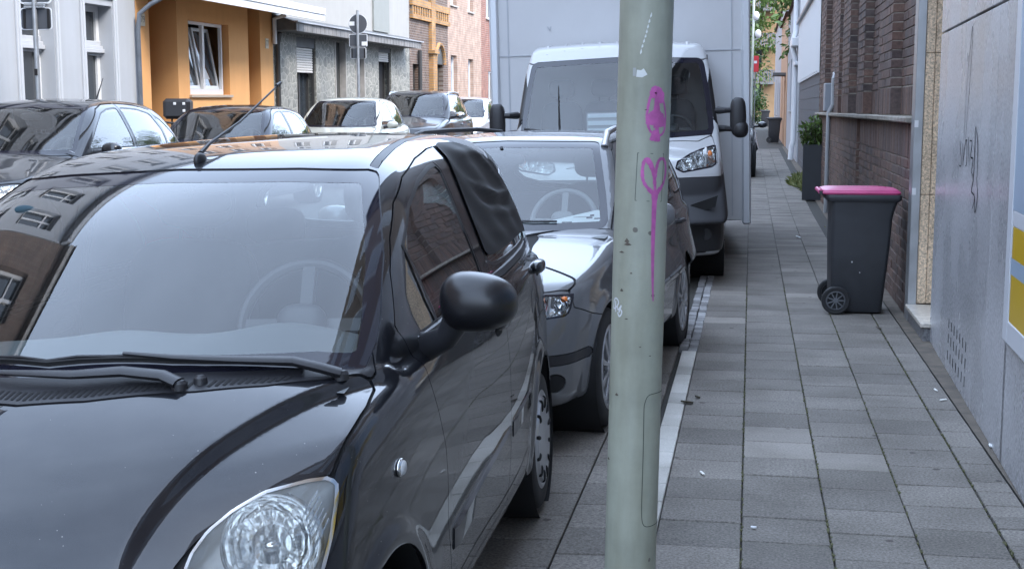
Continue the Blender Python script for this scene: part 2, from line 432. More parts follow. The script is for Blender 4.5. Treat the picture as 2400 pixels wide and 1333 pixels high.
def cut(V, T, f):
    """split a triangle mesh along f = 0 -> (f<0 part, f>=0 part)"""
    s = f < 0; k = s[T].sum(1)
    Tin, Tout = [T[k == 3]], [T[k == 0]]
    mx = T[(k == 1) | (k == 2)]
    if len(mx):
        sm = s[mx]; kk = sm.sum(1)
        lone = np.where(kk == 1, sm.argmax(1), (~sm).argmax(1))
        r = np.arange(len(mx))
        a = mx[r, lone]; b = mx[r, (lone + 1) % 3]; c = mx[r, (lone + 2) % 3]
        n = len(V)
        def key(i, j): return np.minimum(i, j).astype(np.int64) * n + np.maximum(i, j)
        kab, kac = key(a, b), key(a, c)
        uq, inv = np.unique(np.concatenate([kab, kac]), return_inverse=True)
        i, j = uq // n, uq % n
        t = f[i] / (f[i] - f[j])
        V = np.concatenate([V, V[i] + (V[j] - V[i]) * t[:, None]])
        pab = n + inv[:len(a)]; pac = n + inv[len(a):]
        lt = np.stack([a, pab, pac], -1)
        qt = np.concatenate([np.stack([pab, b, c], -1), np.stack([pab, c, pac], -1)])
        il = kk == 1
        Tin += [lt[il], qt[np.tile(~il, 2)]]; Tout += [lt[~il], qt[np.tile(il, 2)]]
    return compact(V, np.concatenate(Tin)), compact(V, np.concatenate(Tout))

def quarter(V, T):
    """each triangle into four"""
    E = np.concatenate([T[:, [0, 1]], T[:, [1, 2]], T[:, [2, 0]]]); k = np.sort(E, 1); n = len(V)
    u, inv = np.unique(k[:, 0].astype(np.int64) * n + k[:, 1], return_inverse=True)
    V = np.concatenate([V, (V[u // n] + V[u % n]) / 2]); m = n + inv.reshape(3, -1)
    a, b, c = T.T; ab, bc, ca = m
    return V, np.concatenate([np.stack(q, -1) for q in ((a, ab, ca), (ab, b, bc), (ca, bc, c), (ab, bc, ca))])

def poly_sd(P, poly):
    """signed distance of 2-D points to a closed polygon, negative inside"""
    poly = np.asarray(poly, float); d = np.full(len(P), 1e9); ins = np.zeros(len(P), bool)
    for i in range(len(poly)):
        a = poly[i]; b = poly[(i + 1) % len(poly)]; e = b - a; w = P - a
        t = np.clip((w @ e) / max(e @ e, 1e-12), 0, 1)
        d = np.minimum(d, np.hypot(w[:, 0] - t * e[0], w[:, 1] - t * e[1]))
        if a[1] != b[1]:
            c = ((a[1] > P[:, 1]) != (b[1] > P[:, 1])) & (P[:, 0] < (b[0] - a[0]) * (P[:, 1] - a[1]) / (b[1] - a[1]) + a[0])
            ins ^= c
    return np.where(ins, -d, d)

def rounded(pts, n=3, r=.25):
    """corner-cutting of a closed polygon; a point given as (x, y, 1) keeps its corner"""
    p = [tuple(q) + ((0,) if len(q) == 2 else ()) for q in pts]
    for _ in range(n):
        o = []
        for i in range(len(p)):
            a, b, c = p[i - 1], p[i], p[(i + 1) % len(p)]
            if b[2]: o.append(b)
            else:
                o.append((b[0] + (a[0] - b[0]) * r, b[1] + (a[1] - b[1]) * r, 0))
                o.append((b[0] + (c[0] - b[0]) * r, b[1] + (c[1] - b[1]) * r, 0))
        p = o
    return [(q[0], q[1]) for q in p]
# ---------- profile curves of the cars (x to the car's left side, y rearwards from the front axle, z up) ----------
HATCH = dict(
    plan=Sp([(-.75, .60), (-.45, .675), (-.2, .712), (.1, .735), (.5, .745), (1.2, .748), (2.0, .752), (2.5, .735), (2.8, .70), (3.0, .64)]),
    sec=Sp([(.12, .05), (.28, .018), (.45, .004), (.62, 0), (.8, .004), (.95, .02), (1.05, .045), (1.2, .09)]),
    arches=[(0, .285, .315), (2.345, .285, .315)], flare=.012,
    hood=Sp([(-.80, .44), (-.66, .62), (-.58, .715), (-.45, .815), (-.3, .897), (-.17, .952), (-.05, .99), (.1, 1.015), (.4, 1.035), (1.2, 1.055), (2.9, 1.06)]),
    hcrown=.17,
    nose=Sp([(.1, -.52), (.25, -.585), (.42, -.61), (.6, -.585), (.75, -.53), (.9, -.44)]), kf=.38, kf4=.25,
    tail=Sp([(.1, 2.78), (.3, 2.87), (.5, 2.885), (.8, 2.86), (1.0, 2.82), (1.2, 2.77)]), kr=.22,
    r_hood=.035, r_nose=.09, r_tail=.12, zmin=.19,
    uplan=Sp([(-.3, .655), (.1, .672), (.5, .69), (1.1, .70), (1.9, .702), (2.4, .682), (2.8, .64)]),
    usec=Sp([(.5, .08), (.8, .02), (.95, -.012), (1.03, 0), (1.15, .034), (1.3, .085), (1.42, .135), (1.52, .20)]),
    roof=Sp([(.2, 1.30), (.5, 1.385), (.75, 1.44), (1.2, 1.48), (1.8, 1.492), (2.3, 1.465), (2.6, 1.40), (2.9, 1.28)]), rcrown=.10,
    ws=Sp([(.8, -.40), (.95, -.185), (1.1, .06), (1.25, .33), (1.4, .62), (1.5, .83)]),
    kw=Sp([(.9, .62), (1.0, .60), (1.2, .55), (1.4, .5)]),
    rw=Sp([(.8, 2.80), (1.0, 2.80), (1.15, 2.755), (1.3, 2.665), (1.42, 2.55), (1.5, 2.45)]), krw=.25,
    r_roof=Sp([(.4, .17), (.9, .15), (1.3, .10), (1.8, .075), (2.4, .08)]), r_ws=.09, r_rw=.10, r_belt=.01,
    fold=(Sp([(-.75, .27), (-.55, .325), (-.3, .445), (-.1, .555), (.1, .66), (.3, .74)]), .017, .026),
)
# compact estate (silver), generic hatch (far row), van cab
EST = dict(
    plan=Sp([(-1.0, .60), (-.7, .70), (-.4, .765), (0, .80), (.6, .815), (1.5, .818), (2.4, .81), (2.9, .785), (3.3, .74), (3.5, .69)]),
    sec=Sp([(.12, .06), (.28, .02), (.45, .005), (.62, 0), (.78, .008), (.9, .03), (.97, .055), (1.1, .10)]),
    arches=[(0, .295, .325), (2.462, .295, .325)], flare=.014,
    hood=Sp([(-1.0, .52), (-.86, .665), (-.75, .725), (-.55, .785), (-.2, .85), (.1, .90), (.3, .935), (.6, .955), (1.5, .96), (3.5, .97)]), hcrown=.10,
    nose=Sp([(.1, -.72), (.22, -.80), (.38, -.835), (.5, -.825), (.6, -.80), (.72, -.75), (.85, -.66)]), kf=.40, kf4=.12,
    tail=Sp([(.1, 3.25), (.3, 3.37), (.5, 3.39), (.8, 3.36), (1.0, 3.32), (1.2, 3.25)]), kr=.20,
    r_hood=.06, r_nose=.08, r_tail=.10, zmin=.20,
    uplan=Sp([(-.1, .735), (.3, .752), (.8, .765), (1.6, .768), (2.5, .755), (3.0, .725), (3.4, .68)]),
    usec=Sp([(.8, -.03), (.93, 0), (1.05, .028), (1.2, .085), (1.33, .145), (1.45, .21)]),
    roof=Sp([(.6, 1.30), (.95, 1.385), (1.3, 1.425), (1.8, 1.44), (2.4, 1.425), (3.0, 1.385), (3.4, 1.33)]), rcrown=.085,
    ws=Sp([(.7, -.15), (.9, .20), (1.05, .455), (1.2, .70), (1.32, .905), (1.42, 1.10)]), kw=Sp([(.9, .42), (1.1, .36), (1.35, .28)]),
    rw=Sp([(.8, 3.32), (1.0, 3.30), (1.15, 3.22), (1.3, 3.09), (1.4, 2.98)]), krw=.2,
    r_roof=.075, r_ws=.04, r_rw=.08, r_belt=.012)
COMP = dict(
    plan=Sp([(-1.0, .62), (-.7, .73), (-.4, .80), (0, .84), (.6, .868), (1.5, .872), (2.4, .86), (2.9, .83), (3.2, .77), (3.4, .70)]),
    sec=Sp([(.12, .06), (.28, .02), (.45, .005), (.65, 0), (.82, .01), (.93, .035), (1.0, .06), (1.1, .10)]),
    arches=[(0, .31, .345), (2.58, .31, .345)], flare=.016,
    hood=Sp([(-1.0, .52), (-.88, .68), (-.75, .75), (-.5, .83), (-.1, .91), (.2, .965), (.4, .99), (.8, 1.0), (1.5, 1.01), (3.5, 1.04)]), hcrown=.11,
    nose=Sp([(.1, -.75), (.25, -.86), (.45, -.885), (.6, -.86), (.75, -.80), (.9, -.68)]), kf=.36, kf4=.14,
    tail=Sp([(.1, 3.15), (.3, 3.28), (.5, 3.30), (.8, 3.27), (1.0, 3.22), (1.2, 3.15)]), kr=.22,
    r_hood=.07, r_nose=.10, r_tail=.12, zmin=.20,
    uplan=Sp([(-.1, .78), (.3, .80), (.8, .815), (1.6, .815), (2.3, .785), (2.8, .73), (3.2, .66)]),
    usec=Sp([(.85, -.03), (.97, 0), (1.1, .035), (1.25, .10), (1.38, .17), (1.5, .25)]),
    roof=Sp([(.6, 1.32), (.95, 1.41), (1.3, 1.46), (1.8, 1.475), (2.3, 1.45), (2.8, 1.385), (3.2, 1.29)]), rcrown=.10,
    ws=Sp([(.8, -.10), (.95, .18), (1.1, .43), (1.25, .69), (1.38, .93), (1.46, 1.10)]), kw=Sp([(.9, .44), (1.1, .38), (1.4, .28)]),
    rw=Sp([(.8, 3.24), (1.0, 3.18), (1.15, 3.03), (1.3, 2.82), (1.42, 2.62)]), krw=.28,
    r_roof=.09, r_ws=.05, r_rw=.10, r_belt=.012)
CAB = dict(
    plan=Sp([(-1.2, .80), (-.9, .90), (-.5, .965), (0, .99), (.6, 1.0), (1.2, 1.0)]),
    sec=Sp([(.1, .05), (.3, .015), (.6, 0), (.95, .005), (1.15, .02), (1.3, .045), (1.5, .10)]),
    arches=[(0, .34, .39)], flare=.012,
    hood=Sp([(-1.2, .80), (-1.0, 1.00), (-.85, 1.10), (-.6, 1.19), (-.4, 1.25), (-.2, 1.30), (.2, 1.34), (1.2, 1.36)]), hcrown=.12,
    nose=Sp([(.15, -.90), (.3, -.95), (.6, -.965), (.85, -.945), (1.0, -.89), (1.2, -.72), (1.35, -.5)]), kf=.22, kf4=.05,
    tail=Sp([(.1, 1.12), (1.0, 1.12), (2.0, 1.12)]), kr=.0, r_hood=.10, r_nose=.07, r_tail=.04, zmin=.25,
    uplan=Sp([(-.6, .93), (-.2, .955), (.3, .965), (1.2, .965)]),
    usec=Sp([(1.1, -.02), (1.3, 0), (1.5, .018), (1.8, .05), (2.0, .085), (2.25, .15)]),
    roof=Sp([(-.1, 2.05), (.2, 2.14), (.5, 2.215), (.9, 2.245), (1.2, 2.25)]), rcrown=.05,
    ws=Sp([(1.1, -.62), (1.3, -.40), (1.5, -.19), (1.8, .10), (2.0, .27), (2.2, .46)]), kw=Sp([(1.2, .22), (1.6, .19), (2.0, .15)]),
    rw=Sp([(1.0, 1.12), (2.3, 1.12)]), krw=.0, r_roof=.07, r_ws=.045, r_rw=.03, r_belt=.012)
# ---------- ground: pavement slabs, kerb, parking bay, carriageway ----------
def sramp(a, b, t): return float(sstep(a, b, np.float64(t)))
def gz(x, y):
    r = .009 * max(0.0, y - 20.0)
    if x >= -.43: return r
    bay = r - .030 * (-.43 - max(x, -2.6))
    if x >= -2.6: return bay
    return bay + (.009 * y + .01 - bay) * sramp(-2.6, -6.0, x)
def grey_stone(name, lo, hi, speck=.35, scale=190, rough=.85, obj=True, stain=True, tint=(1, .985, .975)):
    m, nt, b, o = nmat(name)
    oi = add(nt, 'ObjectInfo') if obj else add(nt, 'NewGeometry')
    base = ramp(nt, oi.outputs['Random'] if obj else oi.outputs['Random Per Island'], [(0, tuple(lo * t for t in tint)), (.3, tuple((lo * .6 + hi * .4) * t for t in tint)), (1, tuple(hi * t for t in tint))])
    tc = add(nt, 'NewGeometry')
    def tx(kind, s):
        t = add(nt, 'Tex' + kind); nt.links.new(tc.outputs['Position'], t.inputs['Vector']); t.inputs['Scale'].default_value = s; return t
    n1 = tx('Noise', scale); n1.inputs['Detail'].default_value = 3; n1.inputs['Roughness'].default_value = .7
    k = ramp(nt, n1.outputs['Fac'], [(.30, (1 - speck,) * 3), (.5, (1, 1, 1)), (.70, (1 + speck,) * 3)])
    c = mixc(nt, 1.0, base, k, 'MULTIPLY')
    n2 = tx('Noise', 2.2); n2.inputs['Detail'].default_value = 6
    c = mixc(nt, 1.0, c, ramp(nt, n2.outputs['Fac'], [(.3, (.72, .71, .70)), (.62, (1.08, 1.08, 1.09))]), 'MULTIPLY')
    if stain:
        v = tx('Voronoi', 4.0); v.inputs['Randomness'].default_value = 1
        n3 = tx('Noise', 30); ad = add(nt, 'Math', operation='MULTIPLY_ADD'); ad.inputs[1].default_value = .05
        nt.links.new(n3.outputs['Fac'], ad.inputs[0]); nt.links.new(v.outputs['Distance'], ad.inputs[2])
        c = mixc(nt, 1.0, c, ramp(nt, ad.outputs[0], [(.080, (.42, .40, .39)), (.105, (1, 1, 1))]), 'MULTIPLY')
    nt.links.new(c, b.inputs['Base Color']); b.inputs['Roughness'].default_value = rough; b.inputs['Specular IOR Level'].default_value = .35
    bump(nt, b, n1.outputs['Fac'], .35, .004)
    return m
M_SLAB = grey_stone('paving_concrete', .13, .185, .5, 95, tint=(1.10, 1.0, .88))
M_SLABL = grey_stone('pale_paving_concrete', .20, .25, .25, 95, tint=(1.10, 1.0, .88))
M_SLABS = grey_stone('paving_concrete_far', .13, .18, .5, 95, obj=False, tint=(1.10, 1.0, .88))
M_KERB = grey_stone('white_kerb_concrete', .40, .56, .18, 160, .8, True, True, (1.03, .99, .90))
M_SETT = grey_stone('sett_stone', .18, .38, .25, 120)
M_JOINT = plain('joint_dirt', (.035, .033, .028), .95, var=.4, scale=22, bumpk=.4, bscale=120)
M_SAND = plain('gutter_sand', (.115, .095, .075), .95, var=.35, scale=9, bumpk=.5, bscale=150)
M_ASPH = plain('asphalt', (.05, .05, .052), .9, var=.25, scale=14, bumpk=.4, bscale=200)
def sheet(name, xs, ys, dz, mat):
    nx, ny = len(xs), len(ys)
    V = [(x, y, gz(x, y) + dz) for y in ys for x in xs]
    Q = [(j * nx + i, j * nx + i + 1, (j + 1) * nx + i + 1, (j + 1) * nx + i) for j in range(ny - 1) for i in range(nx - 1)]
    return struct(npmesh(name, V, Q, mat))
YS = list(np.arange(-20, 20, 4.0)) + list(np.arange(20, 150, 6.0))
_g = MB(); _g.quad((-260, -120, -1.2), (260, -120, -1.2), (260, 420, .6), (-260, 420, .6)); _gr = struct(_g.build('ground', M_ASPH))
ROAD = sheet('road', list(np.linspace(-8.1, -2.35, 14)), YS, -.012, M_ASPH)
BAY = sheet('parking_bay', [-2.36, -1.4, -.43], YS, -.018, M_JOINT)
PAVE = sheet('pavement', [-.44, .4, 1.5, 2.2], YS, -.018, M_JOINT)
FARP = sheet('far_pavement', [-12, -9.6, -8.05], YS, .10, M_SLABS)
m = MB(); m.span(-8.12, -8.0, -20, 100, -.14, .115, .01); LK = m.build('far_kerb', M_SETT); LK.rotation_euler = (.009, 0, 0); struct(LK)
def slab_mesh(w, l, t=.03, ch=.0035):
    m = MB(); m.box((0, 0, -t / 2), (w, l, t), None, ch); me = m.build('tmp', None); d = me.data; bpy.data.objects.remove(me); return d
SLABM = {}
def slab(parent, name, x, y, w, l, mat, jit=.0016):
    k = (round(w, 3), round(l, 3), mat.name)
    if k not in SLABM: d = slab_mesh(w, l); d.materials.clear(); d.materials.append(mat); d.name = name; SLABM[k] = d
    o = bpy.data.objects.new(name, SLABM[k]); COL.objects.link(o); o.parent = parent
    o.location = (x, y, gz(x, y) + random.uniform(-jit, jit))
    o.rotation_euler = (random.gauss(0, .0022), random.gauss(0, .0028) + (-.03 if -2.6 < x < -.43 else 0), random.gauss(0, .0025)); return o
LX = [-.31, 0.0, .32, .63, .94]
Y_NEAR, Y_PART = 3.6, 15.2
farbits = []
for c in range(4):
    x0, x1 = LX[c], LX[c + 1]; off = (.11, .02, .17, .06)[c]; y = Y_NEAR - off
    while y < 60:
        l = .302; n = 'paving_slab'
        if y < Y_PART: slab(PAVE, n, (x0 + x1) / 2, y + l / 2, x1 - x0 - .006, l - .007, M_SLABL if (c == 1 and 6.1 < y + l / 2 < 6.75) or random.random() < .035 else M_SLAB)
        elif y < 46: farbits.append(((x0 + x1) / 2, y + l / 2, x1 - x0 - .006, l - .007))
        y += l
y = Y_NEAR
while y < Y_PART:                                   # narrow row of halves beside the wall
    l = random.choice((.15, .30, .30, .2)); slab(PAVE, 'paving_stone', 1.02, y + l / 2, .145, l - .007, M_SLAB); y += l
fb = MB()
for (x, yy, w, l) in farbits: fb.box((x, yy, gz(x, yy) - .006 + random.uniform(-.001, .001)), (w, l, .012))
stuff(fb.build('paving_slabs', M_SLABS, PAVE))
m = MB()
for yy in np.arange(3.5, 48, 1.0):
    m.quad((1.098, yy, gz(1, yy) + .001), (1.6, yy, gz(1, yy) + .006), (1.6, yy + 1, gz(1, yy + 1) + .006), (1.098, yy + 1, gz(1, yy + 1) + .001))
stuff(m.build('gutter_sand', M_SAND, PAVE))
# white kerb stones, then small setts
KERB = sheet('kerb', [-.44, -.30], YS, -.019, M_JOINT)
y = 3.4
while y < 8.55:
    l = .262; slab(KERB, 'kerb_stone', -.358, y + l / 2, .092, l - .006, M_KERB, .002); y += l
k = 0
while y < 13.2:
    for x in (-.40, -.335): slab(KERB, 'sett', x + random.uniform(-.004, .004), y + .055 + (.03 if x < -.37 else 0), .058, .098, M_SETT, .004)
    y += .108; k += 1
# parking bay paving
BX = [-.43, -.65, -.97, -1.29, -1.61, -1.93, -2.25]
for c in range(6):
    x1, x0 = BX[c], BX[c + 1]; y = 4.0 - (.05, .2, .0, .11, .24, .14)[c]
    while y < (9.6 if c < 3 else 8.2): slab(BAY, 'paving_slab', (x0 + x1) / 2, y + .15, x1 - x0 - .007, .294, M_SLAB); y += .302
# litter: cigarette ends, paper, a dead leaf or two
M_BUTT = plain('cigarette_paper', (.75, .73, .68), .8); M_PAPER = plain('scrap_paper', (.72, .73, .74), .8); M_LEAF = plain('dry_leaf', (.05, .042, .025), .8)
for (x, y, l, mt, nm, lb) in ((-.17, 5.66, .05, M_BUTT, 'cigarette_end', 'white cigarette end on the slabs right of the green pole'), (.045, 4.93, .022, M_PAPER, 'paper_scrap', 'tiny white scrap on the third slab row from below'),
        (1.045, 7.62, .05, M_BUTT, 'cigarette_end', 'white cigarette end in the sandy gutter below the vent slots'), (1.05, 7.36, .05, M_BUTT, 'cigarette_end', 'second cigarette end in the gutter, nearer than the other'),
        (1.13, 6.35, .045, M_PAPER, 'paper_scrap', 'crumpled paper scrap against the grey wall'), (.60, 16.6, .10, M_PAPER, 'paper_scrap', 'white paper scrap left of the pink-lidded bin'),
        (-.30, 7.05, .06, M_LEAF, 'dead_leaf', 'dark dead leaf on the white kerb'), (-.25, 7.2, .035, M_LEAF, 'dead_leaf', 'small dark leaf beside the white kerb stones'), (.93, 9.75, .05, M_SAND, 'dead_leaf', 'brown leaf in front of the pink-lidded bin')):
    m = MB(); m.box((0, 0, .006), (l, .012 if mt is M_BUTT else l * .6, .009), Matrix.Rotation(.3, 3, 'X'), .003)
    if mt is not M_BUTT: m.v = [(a + .1 * l * sin(9 * b), b, c + .10 * l * (a / l) ** 2 * 4) for a, b, c in m.v]
    o = m.build(nm, mt); o.location = (x, y, gz(x, y) + .001); o.rotation_euler = (0, 0, random.uniform(0, 3)); tag(o, lb, nm.replace('_', ' '))
# moss and dirt standing in the long joints
m = MB(); rr = random.Random(3)
for jx in LX[1:]:
    for _ in range(260):
        yy = rr.uniform(4.2, 12); s = rr.uniform(.003, .008); st = len(m.v); m.ellipsoid((jx + rr.gauss(0, .003), yy, gz(jx, yy) - .004), (s * .8, s * rr.uniform(1, 3), s), 2, 5, 3)
stuff(m.build('joint_moss', plain('moss', (.075, .075, .03), .95, var=.4, scale=30), PAVE))
# ---------- houses on the far side of the street ----------
def plaster(name, col, var=.08, bk=.25, scale=1.5):
    m, nt, b, o = nmat(name)
    t = tex(nt, 'Noise', scale); t.inputs['Detail'].default_value = 8; t.inputs['Roughness'].default_value = .65
    c = ramp(nt, t.outputs['Fac'], [(.28, tuple(q * (1 - var) for q in col)), (.72, tuple(min(1, q * (1 + var)) for q in col))])
    s = tex(nt, 'Noise', 3, stretch=(2.5, 2.5, .18)); s.inputs['Detail'].default_value = 5       # rain streaks
    c = mixc(nt, 1.0, c, ramp(nt, s.outputs['Fac'], [(.30, (.965, .96, .955)), (.6, (1, 1, 1))]), 'MULTIPLY')
    nt.links.new(c, b.inputs['Base Color']); b.inputs['Roughness'].default_value = .9
    f = tex(nt, 'Noise', 160); bump(nt, b, f.outputs['Fac'], bk, .004); return m
def brickmat(name, c1, c2, mort, scale=1.0, w=.25, h=.072, ms=.012, face='X'):
    m, nt, b, o = nmat(name)
    tc = add(nt, 'TexCoord'); sx = add(nt, 'SeparateXYZ'); cx = add(nt, 'CombineXYZ'); nt.links.new(tc.outputs['Object'], sx.inputs[0])
    nt.links.new(sx.outputs['Y' if face == 'X' else 'X'], cx.inputs[0]); nt.links.new(sx.outputs['Z'], cx.inputs[1])
    t = add(nt, 'TexBrick'); nt.links.new(cx.outputs[0], t.inputs['Vector']); t.inputs['Scale'].default_value = 1
    t.inputs['Color1'].default_value = rgb(c1); t.inputs['Color2'].default_value = rgb(c2); t.inputs['Mortar'].default_value = rgb(mort)
    t.inputs['Mortar Size'].default_value = ms; t.inputs['Brick Width'].default_value = w; t.inputs['Row Height'].default_value = h; t.inputs['Mortar Smooth'].default_value = .2
    n = tex(nt, 'Noise', 3); n.inputs['Detail'].default_value = 8
    c = mixc(nt, 1.0, t.outputs['Color'], ramp(nt, n.outputs['Fac'], [(.3, (.72, .72, .72)), (.7, (1.2, 1.18, 1.15))]), 'MULTIPLY')
    nt.links.new(c, b.inputs['Base Color']); b.inputs['Roughness'].default_value = .88
    bump(nt, b, t.outputs['Fac'], -.4, .008); return m
def rubble(name, c1, c2, mort, s=3.2):
    m, nt, b, o = nmat(name)
    t = tex(nt, 'Voronoi', s, stretch=(1, 1, 1.5), feature='DISTANCE_TO_EDGE'); t2 = tex(nt, 'Voronoi', s, stretch=(1, 1, 1.5))
    n = tex(nt, 'Noise', 12); n.inputs['Detail'].default_value = 6
    hsv = add(nt, 'SeparateColor'); nt.links.new(t2.outputs['Color'], hsv.inputs[0])
    c = mixc(nt, hsv.outputs[0], c1, c2); c = mixc(nt, 1.0, c, ramp(nt, n.outputs['Fac'], [(.3, (.75,) * 3), (.7, (1.2,) * 3)]), 'MULTIPLY')
    k = ramp(nt, t.outputs['Distance'], [(.02, (0, 0, 0)), (.06, (1, 1, 1))]); c = mixc(nt, k, mort, c)
    nt.links.new(c, b.inputs['Base Color']); b.inputs['Roughness'].default_value = .85
    bump(nt, b, t.outputs['Distance'], .6, .03); return m
M_WHITEST = plaster('white_stucco', (.39, .41, .44), .04, .12); M_MOULD = plaster('white_moulding', (.47, .49, .52), .02, .05)
M_ORANGE = plaster('orange_render', (.72, .37, .145), .05, .3); M_PALEPL = plaster('pale_render', (.35, .34, .32), .06, .2); M_GREYPL = plaster('grey_render', (.26, .27, .255), .06, .2)
M_SOFFIT = plaster('soffit_boards', (.42, .40, .37), .08, .1); M_RUBBLE = rubble('rubble_facing', (.27, .265, .24), (.19, .19, .175), (.36, .35, .31), 4.2)
M_BROWNB = brickmat('brown_brick', (.16, .10, .075), (.10, .065, .055), (.22, .19, .165)); M_YELB = brickmat('yellow_brick', (.48, .26, .09), (.38, .19, .07), (.25, .2, .15), w=.25, h=.075)
M_PALEB = brickmat('pale_pink_brick', (.42, .29, .225), (.36, .24, .185), (.42, .35, .30), w=.24, h=.075, ms=.01); M_REDB = brickmat('red_brick', (.30, .125, .085), (.24, .10, .075), (.30, .22, .19))
M_PINKPL = plaster('salmon_render', (.50, .32, .20), .06, .2)
M_ROOF = plain('roof_tiles', (.10, .045, .035), .8, var=.3, scale=5); M_SLATE = plain('fibre_slates', (.10, .105, .11), .6, var=.25, scale=5)
M_UPVC = plain('window_frame_white', (.72, .73, .74), .35); M_DARKFR = plain('window_frame_dark', (.05, .05, .05), .4); M_SILL = plain('sill_stone', (.42, .40, .38), .7, var=.15)
M_PANE = plain('window_pane', (.035, .042, .05), .04, spec=.9); M_NET = plain('net_curtain', (.55, .57, .58), .9, var=.1); M_NETB = plain('blue_grey_curtain', (.30, .34, .40), .9, var=.3, scale=4, bumpk=.2, bscale=8)
M_SHUT = plain('shutter_slats', (.62, .60, .57), .5); M_ZINC = plain('zinc_pipe', (.16, .18, .21), .45, .4, var=.2); M_WHPIPE = plain('white_pipe', (.68, .69, .71), .4)
M_DOORD = plain('dark_door', (.045, .047, .045), .35, var=.2); M_DARKIN = plain('dark_room', (.02, .02, .022), .9)
HG = 'houses across the street'
def facade(parent, y0, y1, z0, z1, holes, mat, x=0.0, s=1, depth=.2, name='wall'):
    """wall face with real openings; s = +1 when the street lies towards +x"""
    m = MB(); ys = sorted({y0, y1} | {q for h in holes for q in h[:2]}); zs = sorted({z0, z1} | {q for h in holes for q in h[2:4]})
    def inside(a, b): return any(h[0] <= a <= h[1] and h[2] <= b <= h[3] for h in holes)
    for i in range(len(ys) - 1):
        for j in range(len(zs) - 1):
            if not inside((ys[i] + ys[i + 1]) / 2, (zs[j] + zs[j + 1]) / 2):
                m.quad((x, ys[i], zs[j]), (x, ys[i + 1], zs[j]), (x, ys[i + 1], zs[j + 1]), (x, ys[i], zs[j + 1]))
    for h in holes:
        a, b, c, d = h[:4]; e = x - s * depth
        m.quad((x, a, c), (e, a, c), (e, a, d), (x, a, d)); m.quad((x, b, c), (x, b, d), (e, b, d), (e, b, c))
        m.quad((x, a, d), (e, a, d), (e, b, d), (x, b, d)); m.quad((x, a, c), (x, b, c), (e, b, c), (e, a, c))
    return m.build(name, mat, parent)
def window(parent, y0, y1, z0, z1, x=0.0, s=1, depth=.15, cols=2, rows=1, fr=.06, frame=None, pane=None, sill=True, split=None, net=None):
    m = MB(); xi = x - s * (depth + .03); t = .05
    m.span(xi - t / 2, xi + t / 2, y0, y0 + fr, z0, z1); m.span(xi - t / 2, xi + t / 2, y1 - fr, y1, z0, z1)
    m.span(xi - t / 2, xi + t / 2, y0 + fr, y1 - fr, z0, z0 + fr); m.span(xi - t / 2, xi + t / 2, y0 + fr, y1 - fr, z1 - fr, z1)
    for k in range(1, cols):
        yc = y0 + (y1 - y0) * k / cols; m.span(xi - t / 2, xi + t / 2 + .004 * s, yc - fr * .6, yc + fr * .6, z0 + fr, z1 - fr)
    for zc in (split or []): m.span(xi - t / 2, xi + t / 2 + .003 * s, y0 + fr, y1 - fr, zc - fr * .6, zc + fr * .6)
    w = m.build('window', frame or M_UPVC, parent)
    m = MB(); m.span(xi - .02 * s, xi - .012 * s, y0 + fr * .5, y1 - fr * .5, z0 + fr * .5, z1 - fr * .5); m.build('pane', pane or M_PANE, w)
    if sill: m = MB(); m.span(x - s * depth, x + s * .06, y0 - .04, y1 + .04, z0 - .05, z0 - .002); m.build('sill', M_SILL, w, bevel=.006)
    return w
def shell(parent, y0, y1, z1, x=0.0, s=1, back=8.0, mat=None, roofh=2.6, over=.3):
    """side and back walls and a pitched roof behind a street front"""
    m = MB(); b = x - s * back; i = x - s * .0
    m.quad((i, y0, 0), (b, y0, 0), (b, y0, z1), (i, y0, z1)); m.quad((i, y1, 0), (i, y1, z1), (b, y1, z1), (b, y1, 0)); m.quad((b, y0, 0), (b, y1, 0), (b, y1, z1), (b, y0, z1))
    mid = (i + b) / 2
    for yy in (y0, y1): m._add([(i, yy, z1), (b, yy, z1), (mid, yy, z1 + roofh)], [(0, 1, 2)])
    m.build('side_wall', mat, parent)
    m = MB(); o = over
    for q in (i + s * o, b - s * o):
        zq = z1 - o * roofh / (back / 2); m.quad((q, y0 - .02, zq), (q, y1 + .02, zq), (mid, y1 + .02, z1 + roofh), (mid, y0 - .02, z1 + roofh))
    m.build('roof', M_ROOF, parent)
def lroot(name, label, Y0, cat='house'):
    return thing(name, label, cat, (-9.6, Y0, .009 * Y0), (.009, 0, 0), HG)
def upper(parent, ya, yb, n, levels, s=1, x=0, w=1.1, h=1.6, **k):
    out = []
    for z in levels:
        for i in range(n):
            yc = ya + (yb - ya) * (i + .5) / n; out.append((yc - w / 2, yc + w / 2, z, z + h))
    return out
# brown brick house beside the camera's street side (seen mirrored in the windscreen)
r = lroot('brick_house', 'brown brick house seen as a reflection in the black car windscreen', -14)
ho = upper(r, 0, 23.4, 8, (1.0, 4.4, 7.8), w=1.15, h=1.9); facade(r, 0, 23.4, 0, 11.4, ho, M_BROWNB)
for h in ho: window(r, *h, split=[h[3] - .6])
shell(r, 0, 23.4, 11.4, mat=M_BROWNB)
for q in ((.22, 10.9, 11.25), (.1, 3.7, 3.95)): m = MB(); m.span(0, q[0], 0, 23.4, q[1], q[2]); m.build('cornice', M_SILL, r, bevel=.02)
